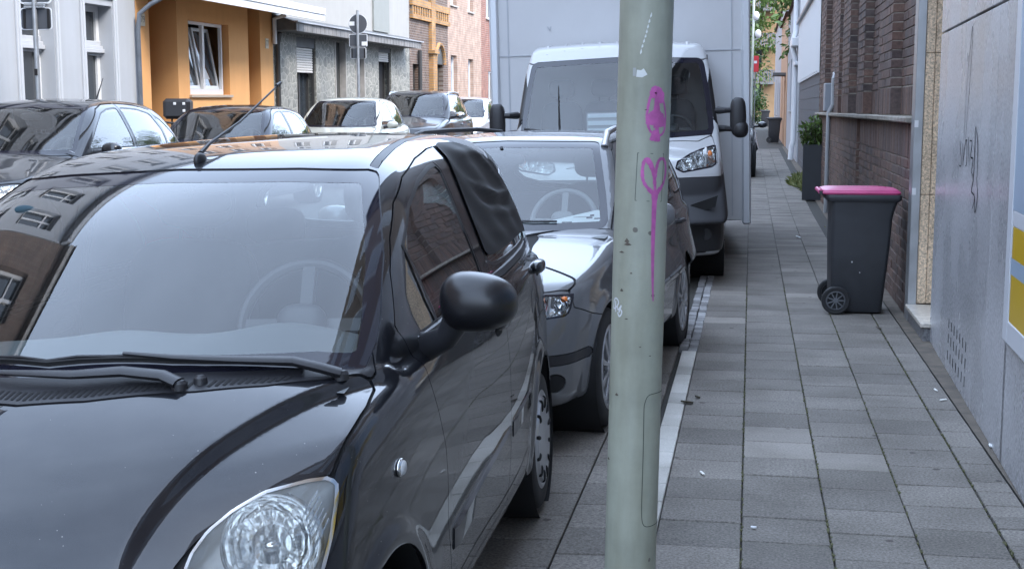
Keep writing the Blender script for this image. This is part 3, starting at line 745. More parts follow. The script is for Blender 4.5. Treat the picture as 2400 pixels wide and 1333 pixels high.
# white stucco house
r = lroot('stucco_house', 'white stucco house with deep moulded windows behind the far pavement', 9.45)
WH = 10.78; wy = [18.56 - 9.45 - 1.77 * k for k in range(5)]
ho = [(y, y + .88, .95, 2.92) for y in wy]; hu = upper(r, 0, WH, 6, (4.5, 7.8), w=1.0, h=1.8)
facade(r, 0, WH, 0, 11, ho + hu, M_WHITEST, depth=.27)
for (a, b, c, d) in ho:
    w = window(r, a, b, c, d, depth=.22, cols=1, split=[2.30], pane=M_PANE, fr=.09)
    m = MB(); m.span(-.235, -.19, a, b, 2.18, 2.22); m.span(-.235, -.14, a, b, 2.22, 2.28); m.span(-.235, -.165, a, b, 2.28, 2.33); m.span(-.235, -.20, a, b, 2.33, 2.40); m.build('transom', M_MOULD, w, bevel=.008)
    m = MB(); m.span(-.30, -.285, a + .08, b - .08, .98, 1.72); m.build('net_curtain', M_NET, w)
    m = MB()
    for q in (a - .13, b + .02): m.span(0, .03, q, q + .11, .8, 3.02); m.span(0, .05, q + .03, q + .08, .8, 3.02)
    m.span(0, .03, a - .13, b + .13, 3.02, 3.14); m.span(0, .06, a - .15, b + .15, 3.14, 3.20); m.build('architrave', M_MOULD, w, bevel=.006)
for h in hu: window(r, *h, depth=.2, split=[h[3] - .5])
for yy in (1.1, 4.6, 8.2): pass
shell(r, 0, WH, 11, mat=M_WHITEST)
for q in ((.18, 3.55, 3.72), (.28, 10.5, 10.85)): m = MB(); m.span(0, q[0], 0, WH, q[1], q[2]); m.build('cornice', M_MOULD, r, bevel=.02)
# orange rendered house
r = lroot('rendered_house', 'orange rendered house with white tilted window and projecting roof', 20.25); OL = 6.22
m = MB()
facade(r, 0, .47, 0, 3.3, [], M_ORANGE); facade(r, 5.5, OL, 0, 3.3, [], M_ORANGE)
fw = (2.02, 3.86, 1.60, 2.88); facade(r, 1.55, 4.85, 0, 3.3, [fw], M_ORANGE, depth=.16)
m.quad((0, .47, 0), (-1, .47, 0), (-1, .47, 3.3), (0, .47, 3.3)); m.quad((-1, .47, 0), (-1, 1.55, 0), (-1, 1.55, 3.3), (-1, .47, 3.3)); m.quad((0, 1.55, 0), (0, 1.55, 3.3), (-1, 1.55, 3.3), (-1, 1.55, 0)); m.build('porch_wall', M_ORANGE, r, weld=.002); m = MB()
m.quad((0, 4.85, 0), (-1, 4.85, 0), (-1, 4.85, 3.3), (0, 4.85, 3.3)); m.quad((-1, 4.85, 0), (-1, 5.5, 0), (-1, 5.5, 3.3), (-1, 4.85, 3.3)); m.quad((0, 5.5, 0), (0, 5.5, 3.3), (-1, 5.5, 3.3), (-1, 5.5, 0))
m.build('porch_wall', M_ORANGE, r, weld=.002)
for (a, b) in ((.55, 1.45), (4.92, 5.45)):
    m = MB(); m.span(-.99, -.94, a, b, .15, 2.3); d = m.build('door', M_DOORD, r, bevel=.01)
hu = upper(r, .2, OL - .2, 3, (4.3, 7.2), w=1.2, h=1.5); facade(r, 0, OL, 3.3, 9.8, hu, M_PINKPL)
for h in hu: window(r, *h)
shell(r, 0, OL, 9.8, mat=M_PINKPL)
# window: fixed frame, two sashes tipped inwards, dark room behind
a, b, c, d = fw; m = MB(); fx = -.13
for (p, q) in ((a, a + .055), (b - .14, b - .085), ((a + b - .085) / 2 - .045, (a + b - .085) / 2 + .045)): m.span(fx - .03, fx + .03, p, q, c, d)
m.span(fx - .028, fx + .028, a, b - .085, c, c + .10); m.span(fx - .028, fx + .028, a, b - .085, d - .055, d); w = m.build('window', M_UPVC, r, bevel=.004)
ymid = (a + b - .085) / 2
for (p, q) in ((a + .06, ymid - .05), (ymid + .05, b - .145)):
    sx = MB(); hgt = d - c - .17; sx.span(-.025, .025, p, p + .06, 0, hgt); sx.span(-.025, .025, q - .06, q, 0, hgt); sx.span(-.024, .024, p + .06, q - .06, 0, .06); sx.span(-.024, .024, p + .06, q - .06, hgt - .06, hgt)
    so = sx.build('sash', M_UPVC, w); so.location = (fx - .05, 0, c + .10); so.rotation_euler = (0, radians(-10), 0)
    g = MB(); g.span(-.004, .004, p + .05, q - .05, .05, hgt - .05); g.build('sash_pane', M_PANE, w).matrix_local = Matrix.Translation((fx - .05, 0, c + .10)) @ Matrix.Rotation(radians(-10), 4, 'Y')
cu = MB(); cu._add([(fx - .07, ymid + .06, c + .12), (fx - .07, b - .30, c + .12), (fx - .10, ymid + .10, d - .55)], [(0, 1, 2)]); cu.build('curtain', M_NET, w)
m = MB(); m.span(-.6, -.55, a, b, c, d); m.build('room_back', M_DARKIN, w)
m = MB(); m.span(-.15, .05, a - .04, b + .04, c - .05, c - .004); m.build('sill', plain('window_ledge', (.40, .33, .26), .6), w, bevel=.006)
# projecting roof: sloping soffit, planked fascia
m = MB(); m.quad((0, -.1, 3.30), (1.0, -.1, 3.09), (1.0, 6.5, 3.09), (0, 6.5, 3.30)); m.quad((0, -.1, 3.55), (0, 6.5, 3.55), (1.02, 6.5, 3.32), (1.02, -.1, 3.32)); m.quad((0, 6.5, 3.30), (1.0, 6.5, 3.09), (1.0, 6.5, 3.32), (0, 6.5, 3.55)); m.quad((0, -.1, 3.30), (0, -.1, 3.55), (1.0, -.1, 3.32), (1.0, -.1, 3.09)); ro = m.build('roof', M_SOFFIT, r)
for k in range(7):
    m = MB(); m.span(1.003, 1.03, -.1 + k * .943, .838 + k * .943, 3.075, 3.20); m.span(1.003, 1.05, -.1 + k * .943, .838 + k * .943, 3.205, 3.33); m.build('fascia_board', M_WHPIPE, ro, bevel=.004)
def number(parent, txt, y, z):
    m = MB(); m.span(.002, .016, y - .085, y + .085, z - .10, z + .10); p = m.build('number_plate', plain('enamel_cream', (.62, .54, .40), .4), parent, bevel=.004)
    o = textmesh('number', txt, .15, plain('number_paint', (.16, .13, .10), .5), p); o.location = (.018, y, z); o.rotation_euler = (pi / 2, 0, pi / 2)
number(r, '79', .22, 2.78); number(r, '77', 5.86, 2.62)
m = MB(); m.tube([(.06, -.06, 0), (.06, -.06, 2.6), (.10, -.08, 2.85), (.28, -.05, 3.0), (.5, .0, 3.12)], .038, 10); m.build('downpipe', M_ZINC, r, True)
m = MB(); m.tube([(.07, 6.16, 2.62), (.07, 6.16, 3.12), (.3, 6.2, 3.2)], .045, 10); m.build('downpipe', M_WHPIPE, r, True)
# grey house with slate canopy and roller shutters
r = lroot('stone_house', 'grey rubble-faced house with roller shutters under a slate canopy', 26.47); GL = 11.2
oA, oB, oC, oD = (1.46, 2.75, .95, 2.84), (4.15, 5.02, .05, 2.84), (5.85, 6.6, .05, 2.84), (7.95, 9.18, .6, 2.84)
hu = upper(r, .5, 7.2, 3, (4.6, 7.4), w=1.2, h=1.5) + [(9.4, 10.6, 4.6, 6.1), (9.4, 10.6, 7.4, 8.9)]
facade(r, 0, GL, 0, 3.02, [oA, oB, oC, oD], M_RUBBLE, depth=.22); facade(r, 0, GL, 3.02, 10.4, hu, M_PALEPL)
for h in hu: window(r, *h)
shell(r, 0, GL, 10.4, mat=M_PALEPL)
m = MB(); m.span(.002, .05, 7.4, 8.9, 3.24, 10.3); m.build('render_panel', M_GREYPL, r)
def shutter(parent, o, zb, boxh=.22):
    a, b, c, d = o; m = MB(); m.span(-.10, -.02, a, b, d - boxh, d); bx = m.build('shutter_box', M_SLATE, parent, bevel=.01)
    z = zb
    while z < d - boxh - .01:
        m = MB(); m.span(-.09, -.055, a + .05, b - .05, z, z + .05, .012); m.build('shutter_slat', M_SHUT, bx); z += .054
    m = MB(); m.span(-.1, -.04, a, a + .05, c, d - boxh); m.build('shutter_rail', M_DARKFR, bx); m = MB(); m.span(-.1, -.04, b - .05, b, c, d - boxh); m.build('shutter_rail', M_DARKFR, bx)
shutter(r, oA, 2.08); w = window(r, *oA, depth=.18, cols=2, frame=M_DARKFR)
m = MB(); m._add([(-.205, 1.62, 1.0), (-.205, 2.1, 1.0), (-.205, 1.95, 2.1), (-.205, 1.68, 2.1)], [(0, 1, 2, 3)]); m.build('curtain', plain('grey_curtain', (.16, .155, .16), .9), w)
for o in (oB, oC):
    m = MB(); m.span(-.20, -.14, o[0], o[1], .05, 2.84); dd = m.build('door', M_DOORD, r, bevel=.01)
    m = MB(); m.tube([(-.11, o[0] + .12, 1.1), (-.08, o[0] + .12, 1.1), (-.08, o[0] + .24, 1.1)], .018, 8); m.build('handle', CHROME, dd, True)
    m = MB(); m.span(-.18, .02, o[0], o[0] + .04, .05, 2.84); m.span(-.18, .02, o[1] - .04, o[1], .05, 2.84); m.build('door_frame', M_SILL, dd)
shutter(r, oD, 2.48, .12); window(r, *oD, depth=.18, cols=2, frame=M_DARKFR, pane=M_DARKIN)
m = MB(); m.quad((0, -.02, 3.22), (.52, -.02, 3.06), (.52, GL - .6, 3.06), (0, GL - .6, 3.22)); m.quad((0, -.02, 2.90), (0, GL - .6, 2.90), (.50, GL - .6, 2.90), (.50, -.02, 2.90)); m._add([(0, -.02, 2.9), (.5, -.02, 2.9), (.5, -.02, 3.06), (0, -.02, 3.22)], [(0, 1, 2, 3)]); m._add([(0, GL - .6, 2.9), (.5, GL - .6, 2.9), (.5, GL - .6, 3.06), (0, GL - .6, 3.22)], [(3, 2, 1, 0)])
ca = m.build('canopy', M_SLATE, r); m = MB(); m.span(.48, .56, -.05, GL - .55, 3.055, 3.085); m.build('gutter', plain('zinc_edge', (.5, .5, .52), .4, .5), ca)
y = 0.0; k = 0
while y < GL - .75:
    m = MB(); m.span(.500, .512 + .004 * (k % 2), y, y + .138, 2.885, 3.05); m.build('slate', plain('fascia_slate', (.20, .19, .185), .6, var=.3, scale=3), ca); y += .142; k += 1
m = MB(); m.tube([(.06, .12, 0), (.06, .12, 2.6), (.14, .04, 2.85)], .05, 10); m.build('downpipe', M_DARKFR, r, True)
# ornate brown brick house
r = lroot('ornate_brick_house', 'brown brick house with yellow brick pilaster and dentil band', 37.7); BL = 4.95
hA, hB, hC = (.35, 1.15, .1, 2.5), (3.15, 4.25, .1, 2.55), (3.1, 4.3, 4.75, 6.6)
facade(r, 0, BL, 0, 11.5, [hA, (3.15, 4.25, .1, 2.55), hC, (.5, 1.7, 4.9, 6.6)], M_BROWNB); window(r, *hC); window(r, .5, 1.7, 4.9, 6.6)
m = MB(); m.span(-.2, -.15, 3.15, 4.25, .1, 2.55); m.build('door', M_DOORD, r); m = MB(); m.span(-.2, -.15, .35, 1.15, .1, 2.5); m.build('door', M_DOORD, r)
m = MB(); P = [(3.15, 2.56)] + [(3.7 - .55 * cos(t), 2.56 + .5 * sin(t)) for t in np.linspace(0, pi, 12)] + [(4.25, 2.56)]; m.prism(P, .0, .01, 'X'); m.build('arch_head', M_DOORD, r)
m = MB(); m.torus((0.02, 3.7, 2.56), .62, .07, 'X', 20, 6, 0, pi); m.build('arch', M_YELB, r)
m = MB(); m.span(0, .14, 2.35, 2.85, 0, 2.85); m.span(0, .10, 2.35, 2.85, 2.95, 11.3); m.span(0, .2, 2.28, 2.92, 2.85, 2.95); m.span(0, .09, .05, 2.34, 4.15, 4.35); m.span(0, .09, .05, 2.34, 3.78, 3.9); m.span(0, .09, 2.86, BL, 4.15, 4.35); m.span(0, .09, 2.86, BL, 3.78, 3.9); m.build('yellow_brickwork', M_YELB, r)
for k in range(17):
    y = .12 + k * .285
    if 2.2 < y < 2.9: continue
    m = MB(); m.span(0, .07, y, y + .13, 3.902, 4.148); m.build('dentil', M_YELB, r)
m = MB(); m.tube([(.08, .9, 0), (.08, .9, 2.9)], .06, 8); m.build('downpipe', M_DARKFR, r, True); shell(r, 0, BL, 11.5, mat=M_BROWNB)
# pale pink brick house
r = lroot('pale_brick_house', 'pale pink brick house with tall narrow curtained windows', 42.65); PL = 5.45
ho = [(.42, 1.36, .55, 2.9), (3.15, 4.05, .55, 2.85), (.42, 1.36, 4.5, 6.6), (3.15, 4.05, 4.45, 6.55), (.42, 1.36, 7.8, 9.6), (3.15, 4.05, 7.8, 9.6)]
facade(r, 0, PL, 0, 11, ho, M_PALEB)
for h in ho: window(r, *h, cols=1, pane=M_NETB if h[2] < 7 else M_PANE, depth=.12)
shell(r, 0, PL, 11, mat=M_PALEB)
r = lroot('red_brick_house', 'red brick house partly hidden behind the truck box', 48.1); ho = [(.9, 2.0, 4.4, 6.4), (1.3, 2.4, .1, 2.5), (4, 5.1, 4.4, 6.4), (4, 5.1, 1, 2.8), (7, 8.1, 4.4, 6.4)]
facade(r, 0, 12, 0, 11, ho, M_REDB)
for h in ho: window(r, *h, depth=.05)
shell(r, 0, 12, 11, mat=M_REDB)
r = lroot('far_house', 'far plastered house at the end of the left row, behind the truck', 60.1); ho = upper(r, 0, 30, 9, (1, 4.3, 7.4)); facade(r, 0, 30, 0, 10.5, ho, M_PINKPL)
for h in ho: window(r, *h)
shell(r, 0, 30, 10.5, mat=M_PINKPL)
# ---------- buildings along the near pavement ----------
SW0, SW1 = Vector((1.10, 5.45, 0)), Vector((1.22, 9.28, 0)); S_ANG = atan2(SW1.x - SW0.x, SW1.y - SW0.y)
def granite(name, lo, hi, rough=.22, scale=70, tint=(1, 1, 1.04), spots=.5):
    m, nt, b, o = nmat(name)
    t = tex(nt, 'Noise', scale); t.inputs['Detail'].default_value = 6; t.inputs['Roughness'].default_value = .75
    v = tex(nt, 'Voronoi', scale * 1.2); n = tex(nt, 'Noise', 1.4); n.inputs['Detail'].default_value = 6
    c = ramp(nt, t.outputs['Fac'], [(.34, tuple(lo * (1 - spots) * q for q in tint)), (.47, tuple(lo * q for q in tint)), (.58, tuple(hi * q for q in tint)), (.72, tuple(hi * 1.25 * q for q in tint))])
    c = mixc(nt, 1.0, c, ramp(nt, v.outputs['Distance'], [(.1, (.8, .8, .8)), (.5, (1.1, 1.1, 1.1))]), 'MULTIPLY')
    c = mixc(nt, 1.0, c, ramp(nt, n.outputs['Fac'], [(.32, (.80, .80, .80)), (.66, (1.1, 1.1, 1.1))]), 'MULTIPLY')
    nt.links.new(c, b.inputs['Base Color'])
    mr = add(nt, 'MapRange'); mr.inputs[3].default_value = rough * .6; mr.inputs[4].default_value = rough * 1.5; nt.links.new(n.outputs['Fac'], mr.inputs[0]); nt.links.new(mr.outputs[0], b.inputs['Roughness'])
    b.inputs['Specular IOR Level'].default_value = .55
    return m
M_GRAN = granite('grey_stone_cladding', .38, .50, .26, 48, spots=.4); M_BEIGE = granite('beige_granite', .44, .70, .28, 55, (1.22, .94, .66), .6); M_MARBLE = granite('beige_marble_step', .46, .56, .3, 20, (1.1, 1.0, .86), .1)
M_RISER = granite('grey_riser', .13, .20, .5, 60); M_ALU = plain('aluminium_strip', (.42, .44, .46), .35, .8, var=.1)
M_YEL = plain('yellow_film', (.62, .40, .012), .3); M_BLUEF = plain('pale_blue_film', (.36, .46, .58), .3); M_BLACKF = plain('black_film', (.015, .015, .015), .3); M_INK = plain('marker_ink', (.012, .012, .016), 1.0, spec=0)
SHOP = thing('shop_front', 'polished grey stone shop front with vent slots and yellow window film', 'shop', SW0, (0, 0, -S_ANG))
# local frame: y along the wall away from the camera, street towards -x
WIN = (-5.6, .60, .56, 2.35); EY = 3.86
rows = [(0.0, .0), (.005, 2.035), (2.045, 3.2)]
def panel(y0, y1, z0, z1, hole=None):
    m = MB()
    def put(a, b, c, d):
        if b - a > .01 and d - c > .01: m.span(.0, .04, a + .002, b - .002, c + .002, d - .002, .0025)
    put(y0, y1, z0, z1); return m.build('stone_panel', M_GRAN, SHOP)
for (a, b) in ((1.235, EY), (.60, 1.235)): panel(a, b, .0, 2.035)
panel(-6, -5.6, 0, 2.035)
for k in range(6): panel(-5.6 + k * 1.0433, -4.5567 + k * 1.0433, .0, .56)
for (a, b) in ((1.235, EY), (-.2, 1.235), (-1.6, -.2), (-3.4, -1.6), (-6, -3.4)): panel(a, b, 2.36 if b <= .65 else 2.045, 3.3)
m = MB(); m.span(.03, .35, -6, EY - .002, 0, 3.29); m.span(.02, 9, -9, EY - .003, 3.31, 11); core = m.build('wall', plaster('shop_upper_render', (.30, .22, .15), .1), SHOP)
for z in (4.6, 7.8):
    for k in range(7):
        m = MB(); y = -8.2 + k * 1.75; m.span(-.02, .05, y, y + 1.05, z, z + 1.7); w = m.build('window', M_UPVC, SHOP, bevel=.01); m = MB(); m.span(-.027, .0, y + .08, y + .97, z + .08, z + 1.62); m.build('pane', M_PANE, w)
# rain and dust bloom on the panels' foot, as a thin skirting band of dirt
# vent slots: three rows of seven cut into the panel
for r_, z in enumerate((.29, .20, .10)):
    for k in range(7):
        y = 2.76 - k * .135; m = MB(); m.span(-.0015, .02, y, y + .022, z - .028, z + .028, .001); m.build('vent_slot', GAPM, SHOP)
# window frame, mullions and film
a, b, c, d = WIN; m = MB(); F_ = .115
m.span(-.022, .05, b - F_, b, c, d); m.span(-.022, .05, a, a + F_, c, d); m.span(-.021, .05, a + F_, b - F_, c, c + .10); m.span(-.021, .05, a + F_, b - F_, d - .1, d); m.span(-.018, .05, a + F_, b - F_, 1.06, 1.13)
for k in range(1, 4): y = b + (a - b) * k / 4; m.span(-.0195, .05, y - .06, y + .06, c + .1, d - .1)
wf = m.build('window', plain('shop_window_frame', (.62, .64, .68), .35), SHOP, bevel=.006)
m = MB(); m.span(-.012, -.004, a + .05, b - .05, c + .05, d - .05); m.build('pane', glass('shop_glass', (.8, .85, .85), .02), wf)
m = MB()
for q, (z0, z1, mt) in enumerate(((.66, .86, M_YEL), (.93, 1.06, M_YEL), (.86, .93, M_BLUEF), (1.13, 2.25, M_BLUEF))):
    m = MB(); m.span(-.0185, -.0135, a + .1, b - F_ - (.03 if mt is M_YEL else .002), z0, z1); m.build('window_film', mt, wf)
for k in range(4):
    for j in range(3):
        m = MB(); y = b - .55 - k * 1.5 - j * .38; m.span(-.0192, -.0186, y - .10, y, .67, 1.05); m.build('dark_band', M_BLACKF, wf)
# graffiti tag in black marker, drawn as thin strokes on the stone
def stroke(parent, pts, w, mat, x=-.0012, name='graffiti_stroke'):
    m = MB(); n = len(pts); vs = []
    for i, (y, z) in enumerate(pts):
        a = pts[max(i - 1, 0)]; b = pts[min(i + 1, n - 1)]; t = Vector((b[0] - a[0], b[1] - a[1])); t.normalize()
        k = w * (.55 + .45 * sin(pi * (i + .5) / n)); vs += [(x, y - t.y * k * 2.2, z + t.x * k), (x, y + t.y * k * 2.2, z - t.x * k)]
    m._add(vs, [(2 * i, 2 * i + 1, 2 * i + 3, 2 * i + 2) for i in range(n - 1)]); return m.build(name, mat, parent)
def smoothpath(p, n=8):
    p = np.array(p, float); t = np.arange(len(p)); sy = Sp(list(zip(t, p[:, 0]))); sz = Sp(list(zip(t, p[:, 1]))); u = np.linspace(0, len(p) - 1, n * (len(p) - 1) + 1); return list(zip(sy(u), sz(u)))
TAG = [[(2.52, 1.38), (2.49, 1.7), (2.40, 1.93), (2.36, 1.99), (2.33, 1.95), (2.36, 1.75), (2.42, 1.5), (2.46, 1.33)],
       [(2.62, 1.37), (2.585, 1.32), (2.55, 1.24), (2.62, 1.235)], [(2.53, 1.36), (2.51, 1.29), (2.50, 1.24)], [(2.50, 1.25), (2.46, 1.36), (2.42, 1.37), (2.40, 1.27), (2.43, 1.24)],
       [(2.38, 1.40), (2.36, 1.34), (2.33, 1.25)], [(2.34, 1.38), (2.28, 1.37), (2.30, 1.30), (2.24, 1.29), (2.27, 1.22)], [(2.21, 1.46), (2.20, 1.3), (2.21, 1.18)], [(2.20, 1.455), (2.13, 1.36), (2.12, 1.20)],
       [(2.27, 1.22), (2.21, 1.18), (2.24, 1.12), (2.16, 1.10), (2.20, 1.03)], [(2.13, 1.2), (2.09, 1.1), (2.13, 1.02), (2.15, 1.10)]]
TAGO = thing('graffiti_tag', 'black marker graffiti tag with a tall loop on the grey stone wall', 'graffiti', SW0, (0, 0, -S_ANG))
TAG = [[(y - .10, z) for y, z in TAG[0]]] + [[(2.61 - (2.62 - y) * 1.6, z) for y, z in p] for p in TAG[1:]]
for k, p in enumerate(TAG): stroke(TAGO, smoothpath(p), .0030 if k == 0 else .0046, M_INK)
# doorway: granite reveal, metal strip, marble step
DOOR = thing('shop_doorway', 'recessed doorway with speckled beige granite reveal and marble step', 'doorway', (0, 0, 0))
for (z0, z1) in ((.13, .93), (.934, 1.95), (1.954, 3.3)):
    m = MB(); m.span(1.235, 1.30, 10.20, 10.36, z0, z1, .003); m.build('granite_panel', M_BEIGE, DOOR)
    m = MB(); m.span(1.303, 2.0, 10.205, 10.36, z0, z1, .003); m.build('granite_panel', M_BEIGE, DOOR)
m = MB(); m.span(1.17, 1.233, 10.19, 10.37, 0, 3.3, .004); m.build('metal_strip', M_ALU, DOOR)
m = MB(); m.span(1.155, 2.0, 9.26, 10.185, .095, .125, .004); m.build('step', M_MARBLE, DOOR); m = MB(); m.span(1.175, 2.0, 9.28, 10.18, -.02, .093, .003); m.build('riser', M_RISER, DOOR)
m = MB(); m.span(1.95, 2.0, 9.3, 10.2, .13, 2.5); dd = m.build('door', M_DARKFR, DOOR); m = MB(); m.span(1.30, 9, 9.33, 10.36, 2.6, 11); m.build('wall', core.data.materials[0], DOOR)
# white sticker scraps on the metal strip
for z in (.93, 1.42): m = MB(); m.span(1.172, 1.2, 10.185, 10.189, z, z + .05); m.build('sticker', M_PAPER, DOOR)

# dark brick building with plinth, pilasters and stone ledge: bricks one by one near the camera
M_BRK = None
def brick_material(name, obj):
    m, nt, b, o = nmat(name); r = (add(nt, 'ObjectInfo').outputs['Random'] if obj else add(nt, 'NewGeometry').outputs['Random Per Island'])
    base = ramp(nt, r, [(0, (.066, .046, .042)), (.35, (.125, .076, .060)), (.6, (.085, .066, .062)), (.82, (.155, .096, .074)), (1, (.048, .038, .038))])
    g = add(nt, 'NewGeometry'); n = add(nt, 'TexNoise'); nt.links.new(g.outputs['Position'], n.inputs['Vector']); n.inputs['Scale'].default_value = 26; n.inputs['Detail'].default_value = 6; n.inputs['Roughness'].default_value = .7
    c = mixc(nt, 1.0, base, ramp(nt, n.outputs['Fac'], [(.3, (.62, .60, .60)), (.7, (1.5, 1.45, 1.4))]), 'MULTIPLY'); nt.links.new(c, b.inputs['Base Color']); b.inputs['Roughness'].default_value = .8
    bump(nt, b, n.outputs['Fac'], .5, .006); return m
M_BRKO, M_BRKI = brick_material('dark_brick', True), brick_material('dark_brick_joined', False)
M_MORT = plain('mortar', (.32, .285, .245), .95, var=.3, scale=14, bumpk=.4, bscale=90)
M_LEDGE = plain('ledge_stone', (.27, .245, .21), .9, var=.3, scale=11, bumpk=.7, bscale=30)
BR = thing('brick_building', 'dark brown brick building with pilasters above a stone-capped plinth', 'building', (0, 0, 0), group=None)
PX, WX = 1.185, 1.275                       # plinth / pilaster front, wall field
PIL = [(12.15, 13.35), (15.05, 15.95), (17.3, 18.6), (19.3, 20.3), (22.9, 24.4)]
LEDZ = 1.45
BRW, BRH, BM = .252, .066, .0125
pieces = []                                  # (centre, size)
def course(xf, y0, y1, z, dep, stretcher_off):
    y = y0 - stretcher_off
    while y < y1 - .01:
        a, b = max(y, y0), min(y + BRW - BM, y1)
        if b - a > .03: pieces.append(((xf + dep / 2 + random.uniform(-.003, .002), (a + b) / 2, z + BRH / 2), (dep, b - a, BRH)))
        y += BRW
def soldiers(xf, y0, y1, z, h, dep):
    y = y0
    while y < y1 - .02:
        w = .067; b = min(y + w, y1); pieces.append(((xf + dep / 2 + random.uniform(-.003, .002), (y + b) / 2, z + h / 2), (dep, b - y, h))); y += w + BM
RH = BRH + BM
GAPS = [(15.3, 15.75), (21.0, 21.5)]        # slots in the plinth
segs = [(10.40, 15.3), (15.75, 21.0), (21.5, 25.0)]
for (a, b) in segs:
    k = 0; z = .005
    while z < LEDZ - .28: course(PX, a, b, z, .09, (k % 2) * BRW / 2); z += RH; k += 1
    soldiers(PX, a, b, z, LEDZ - z - .012, .09)
for (a, b) in [(15.3, 15.75), (21.0, 21.5)]:
    k = 0; z = .005
    while z < LEDZ - .05: course(PX + .12, a, b, z, .06, (k % 2) * BRW / 2); z += RH; k += 1
ZU = LEDZ + .055
fields = []; y = 10.40
for (a, b) in PIL: fields.append((y, a)); y = b
fields.append((y, 25.0))
for (a, b) in fields:
    soldiers(WX, a, b, ZU, .23, .08); z = ZU + .245; k = 0
    while z < 3.6: course(WX, a, b, z, .08, (k % 2) * BRW / 2); z += RH; k += 1
for (a, b) in PIL:
    soldiers(PX, a, b, ZU, .23, .16); z = ZU + .245; k = 0
    while z < 3.6:
        course(PX, a, b, z, .16, (k % 2) * BRW / 2); z += RH; k += 1
m = MB()
for (a, b) in segs: m.span(PX + .008, 1.6, a + .006, b - .006, 0, LEDZ - .002)
for (a, b) in PIL: m.span(PX + .008, 1.6, a + .006, b - .006, LEDZ, 3.6)
m.span(WX + .008, 1.62, 10.40, 25, LEDZ + .001, 3.6); m.span(PX + .128, 1.61, 10.41, 24.99, .0, LEDZ - .003)
m.build('mortar_bed', M_MORT, BR)
pieces.sort(key=lambda q: q[0][1])
vis = [p for p in pieces if p[0][2] < 2.75]; rest_hi = [p for p in pieces if p[0][2] >= 2.75]
BMS = {}
for p in vis[:296]:
    k = tuple(round(q, 2) for q in p[1])
    if k not in BMS:
        t = MB(); t.box((0, 0, 0), k, None, .004); o = t.build('brick', M_BRKO); BMS[k] = o.data; bpy.data.objects.remove(o)
    o = bpy.data.objects.new('brick', BMS[k]); COL.objects.link(o); o.parent = BR; o.location = p[0]; o.rotation_euler = (random.gauss(0, .004), 0, random.gauss(0, .008))
m = MB()
for p in vis[296:] + rest_hi: m.box(p[0], p[1])
stuff(m.build('bricks', M_BRKI, BR))
rl = random.Random(5); y = 10.385
while y < 25.0:                               # rough ledge stones
    l = rl.uniform(.8, 1.3); b = min(y + l, 25.0); m = MB(); m.span(PX - .055, WX + .02, y, b - .008, LEDZ, LEDZ + .045, .008)
    m.v = [(q[0] + .006 * noise.noise((q[1] * 9, q[2] * 30, 1)), q[1], q[2] + .006 * noise.noise((q[0] * 20, q[1] * 7, 3))) for q in m.v]; m.build('ledge_stone', M_LEDGE, BR); y = b
hu = upper(BR, 10.4, 25, 6, (4.6, 7.6), s=-1, w=1.1, h=1.8); facade(BR, 10.4, 25, 3.6, 10.8, hu, brickmat('dark_brick_upper', (.085, .055, .046), (.055, .04, .037), (.2, .17, .15)), PX, -1)
for h in hu: window(BR, *h, x=PX, s=-1)
shell(BR, 10.4, 25, 10.8, x=PX + .02, s=-1, mat=M_BROWNB)
m = MB(); m.tube([(1.14, 20.7, .0), (1.14, 20.7, 1.5), (1.20, 20.7, 1.62), (1.20, 20.7, 2.0), (1.23, 20.8, 2.08), (1.23, 21.1, 2.08)], .032, 10); m.build('downpipe', plain('grey_pipe', (.30, .31, .32), .5), BR, True)
m = MB(); m.span(1.13, 1.26, 21.7, 22.15, 1.52, 1.95, .01); m.build('meter_box', plain('grey_box', (.24, .26, .29), .5), BR)
# low building: slate-grey blocks below, white cladding above
LB = thing('low_building', 'low building with dark grey block base and white corrugated cladding', 'building', (0, 0, 0))
for rz in range(9):
    y = 25.05 + (rz % 2) * .3; z = gz(1.2, 26) + rz * .245
    y0 = 25.02
    while y0 < 36.4:
        y1 = min(y if y > y0 else y + .6, 36.4); y = y1 + .6
        m = MB(); m.span(1.24, 1.36, y0 + .004, y1 - .004, z + .004, z + .241, .003); m.build('block', plain('slate_block', (.085, .092, .105), .75, var=.2, scale=5), LB); y0 = y1
m = MB(); m.span(1.25, 8, 25.02, 36.4, 0, 3.72); m.build('wall', M_GREYPL, LB)
m = MB(); n = 90; vs = []
for i in range(n + 1):
    y = 25.6 + 10.7 * i / n; x = 1.20 + .022 * cos(i * pi); zb = 2.22 + .04 * ((i // 3) % 2); vs += [(x, y, zb), (x, y, 3.72)]
m._add(vs, [(2 * i, 2 * i + 2, 2 * i + 3, 2 * i + 1) for i in range(n)]); m.build('cladding', plain('white_sheet', (.66, .68, .70), .5), LB)
m = MB(); m.span(1.12, 8, 25, 36.45, 3.73, 3.80); m.build('roof', M_ZINC, LB)
WB = thing('white_house', 'white rendered low house with a white downpipe beyond the block wall', 'house', (0, 0, 0))
facade(WB, 36.5, 48, 0, 4.7, [(39, 40.2, 1.5, 3.1), (43, 44.2, 1.5, 3.1)], M_WHITEST, 1.22, -1); window(WB, 39, 40.2, 1.5, 3.1, 1.22, -1); window(WB, 43, 44.2, 1.5, 3.1, 1.22, -1); shell(WB, 36.5, 48, 4.7, 1.22, -1, 7, M_WHITEST, .5, .1)
m = MB(); m.tube([(1.08, 37.3, .2), (1.1, 37.3, .55), (1.14, 37.3, .7), (1.14, 37.3, 2.9), (1.08, 37.3, 3.15), (1.08, 37.3, 3.4), (1.14, 37.4, 3.6), (1.14, 37.4, 4.5)], .075, 10); m.build('downpipe', M_WHPIPE, WB, True)
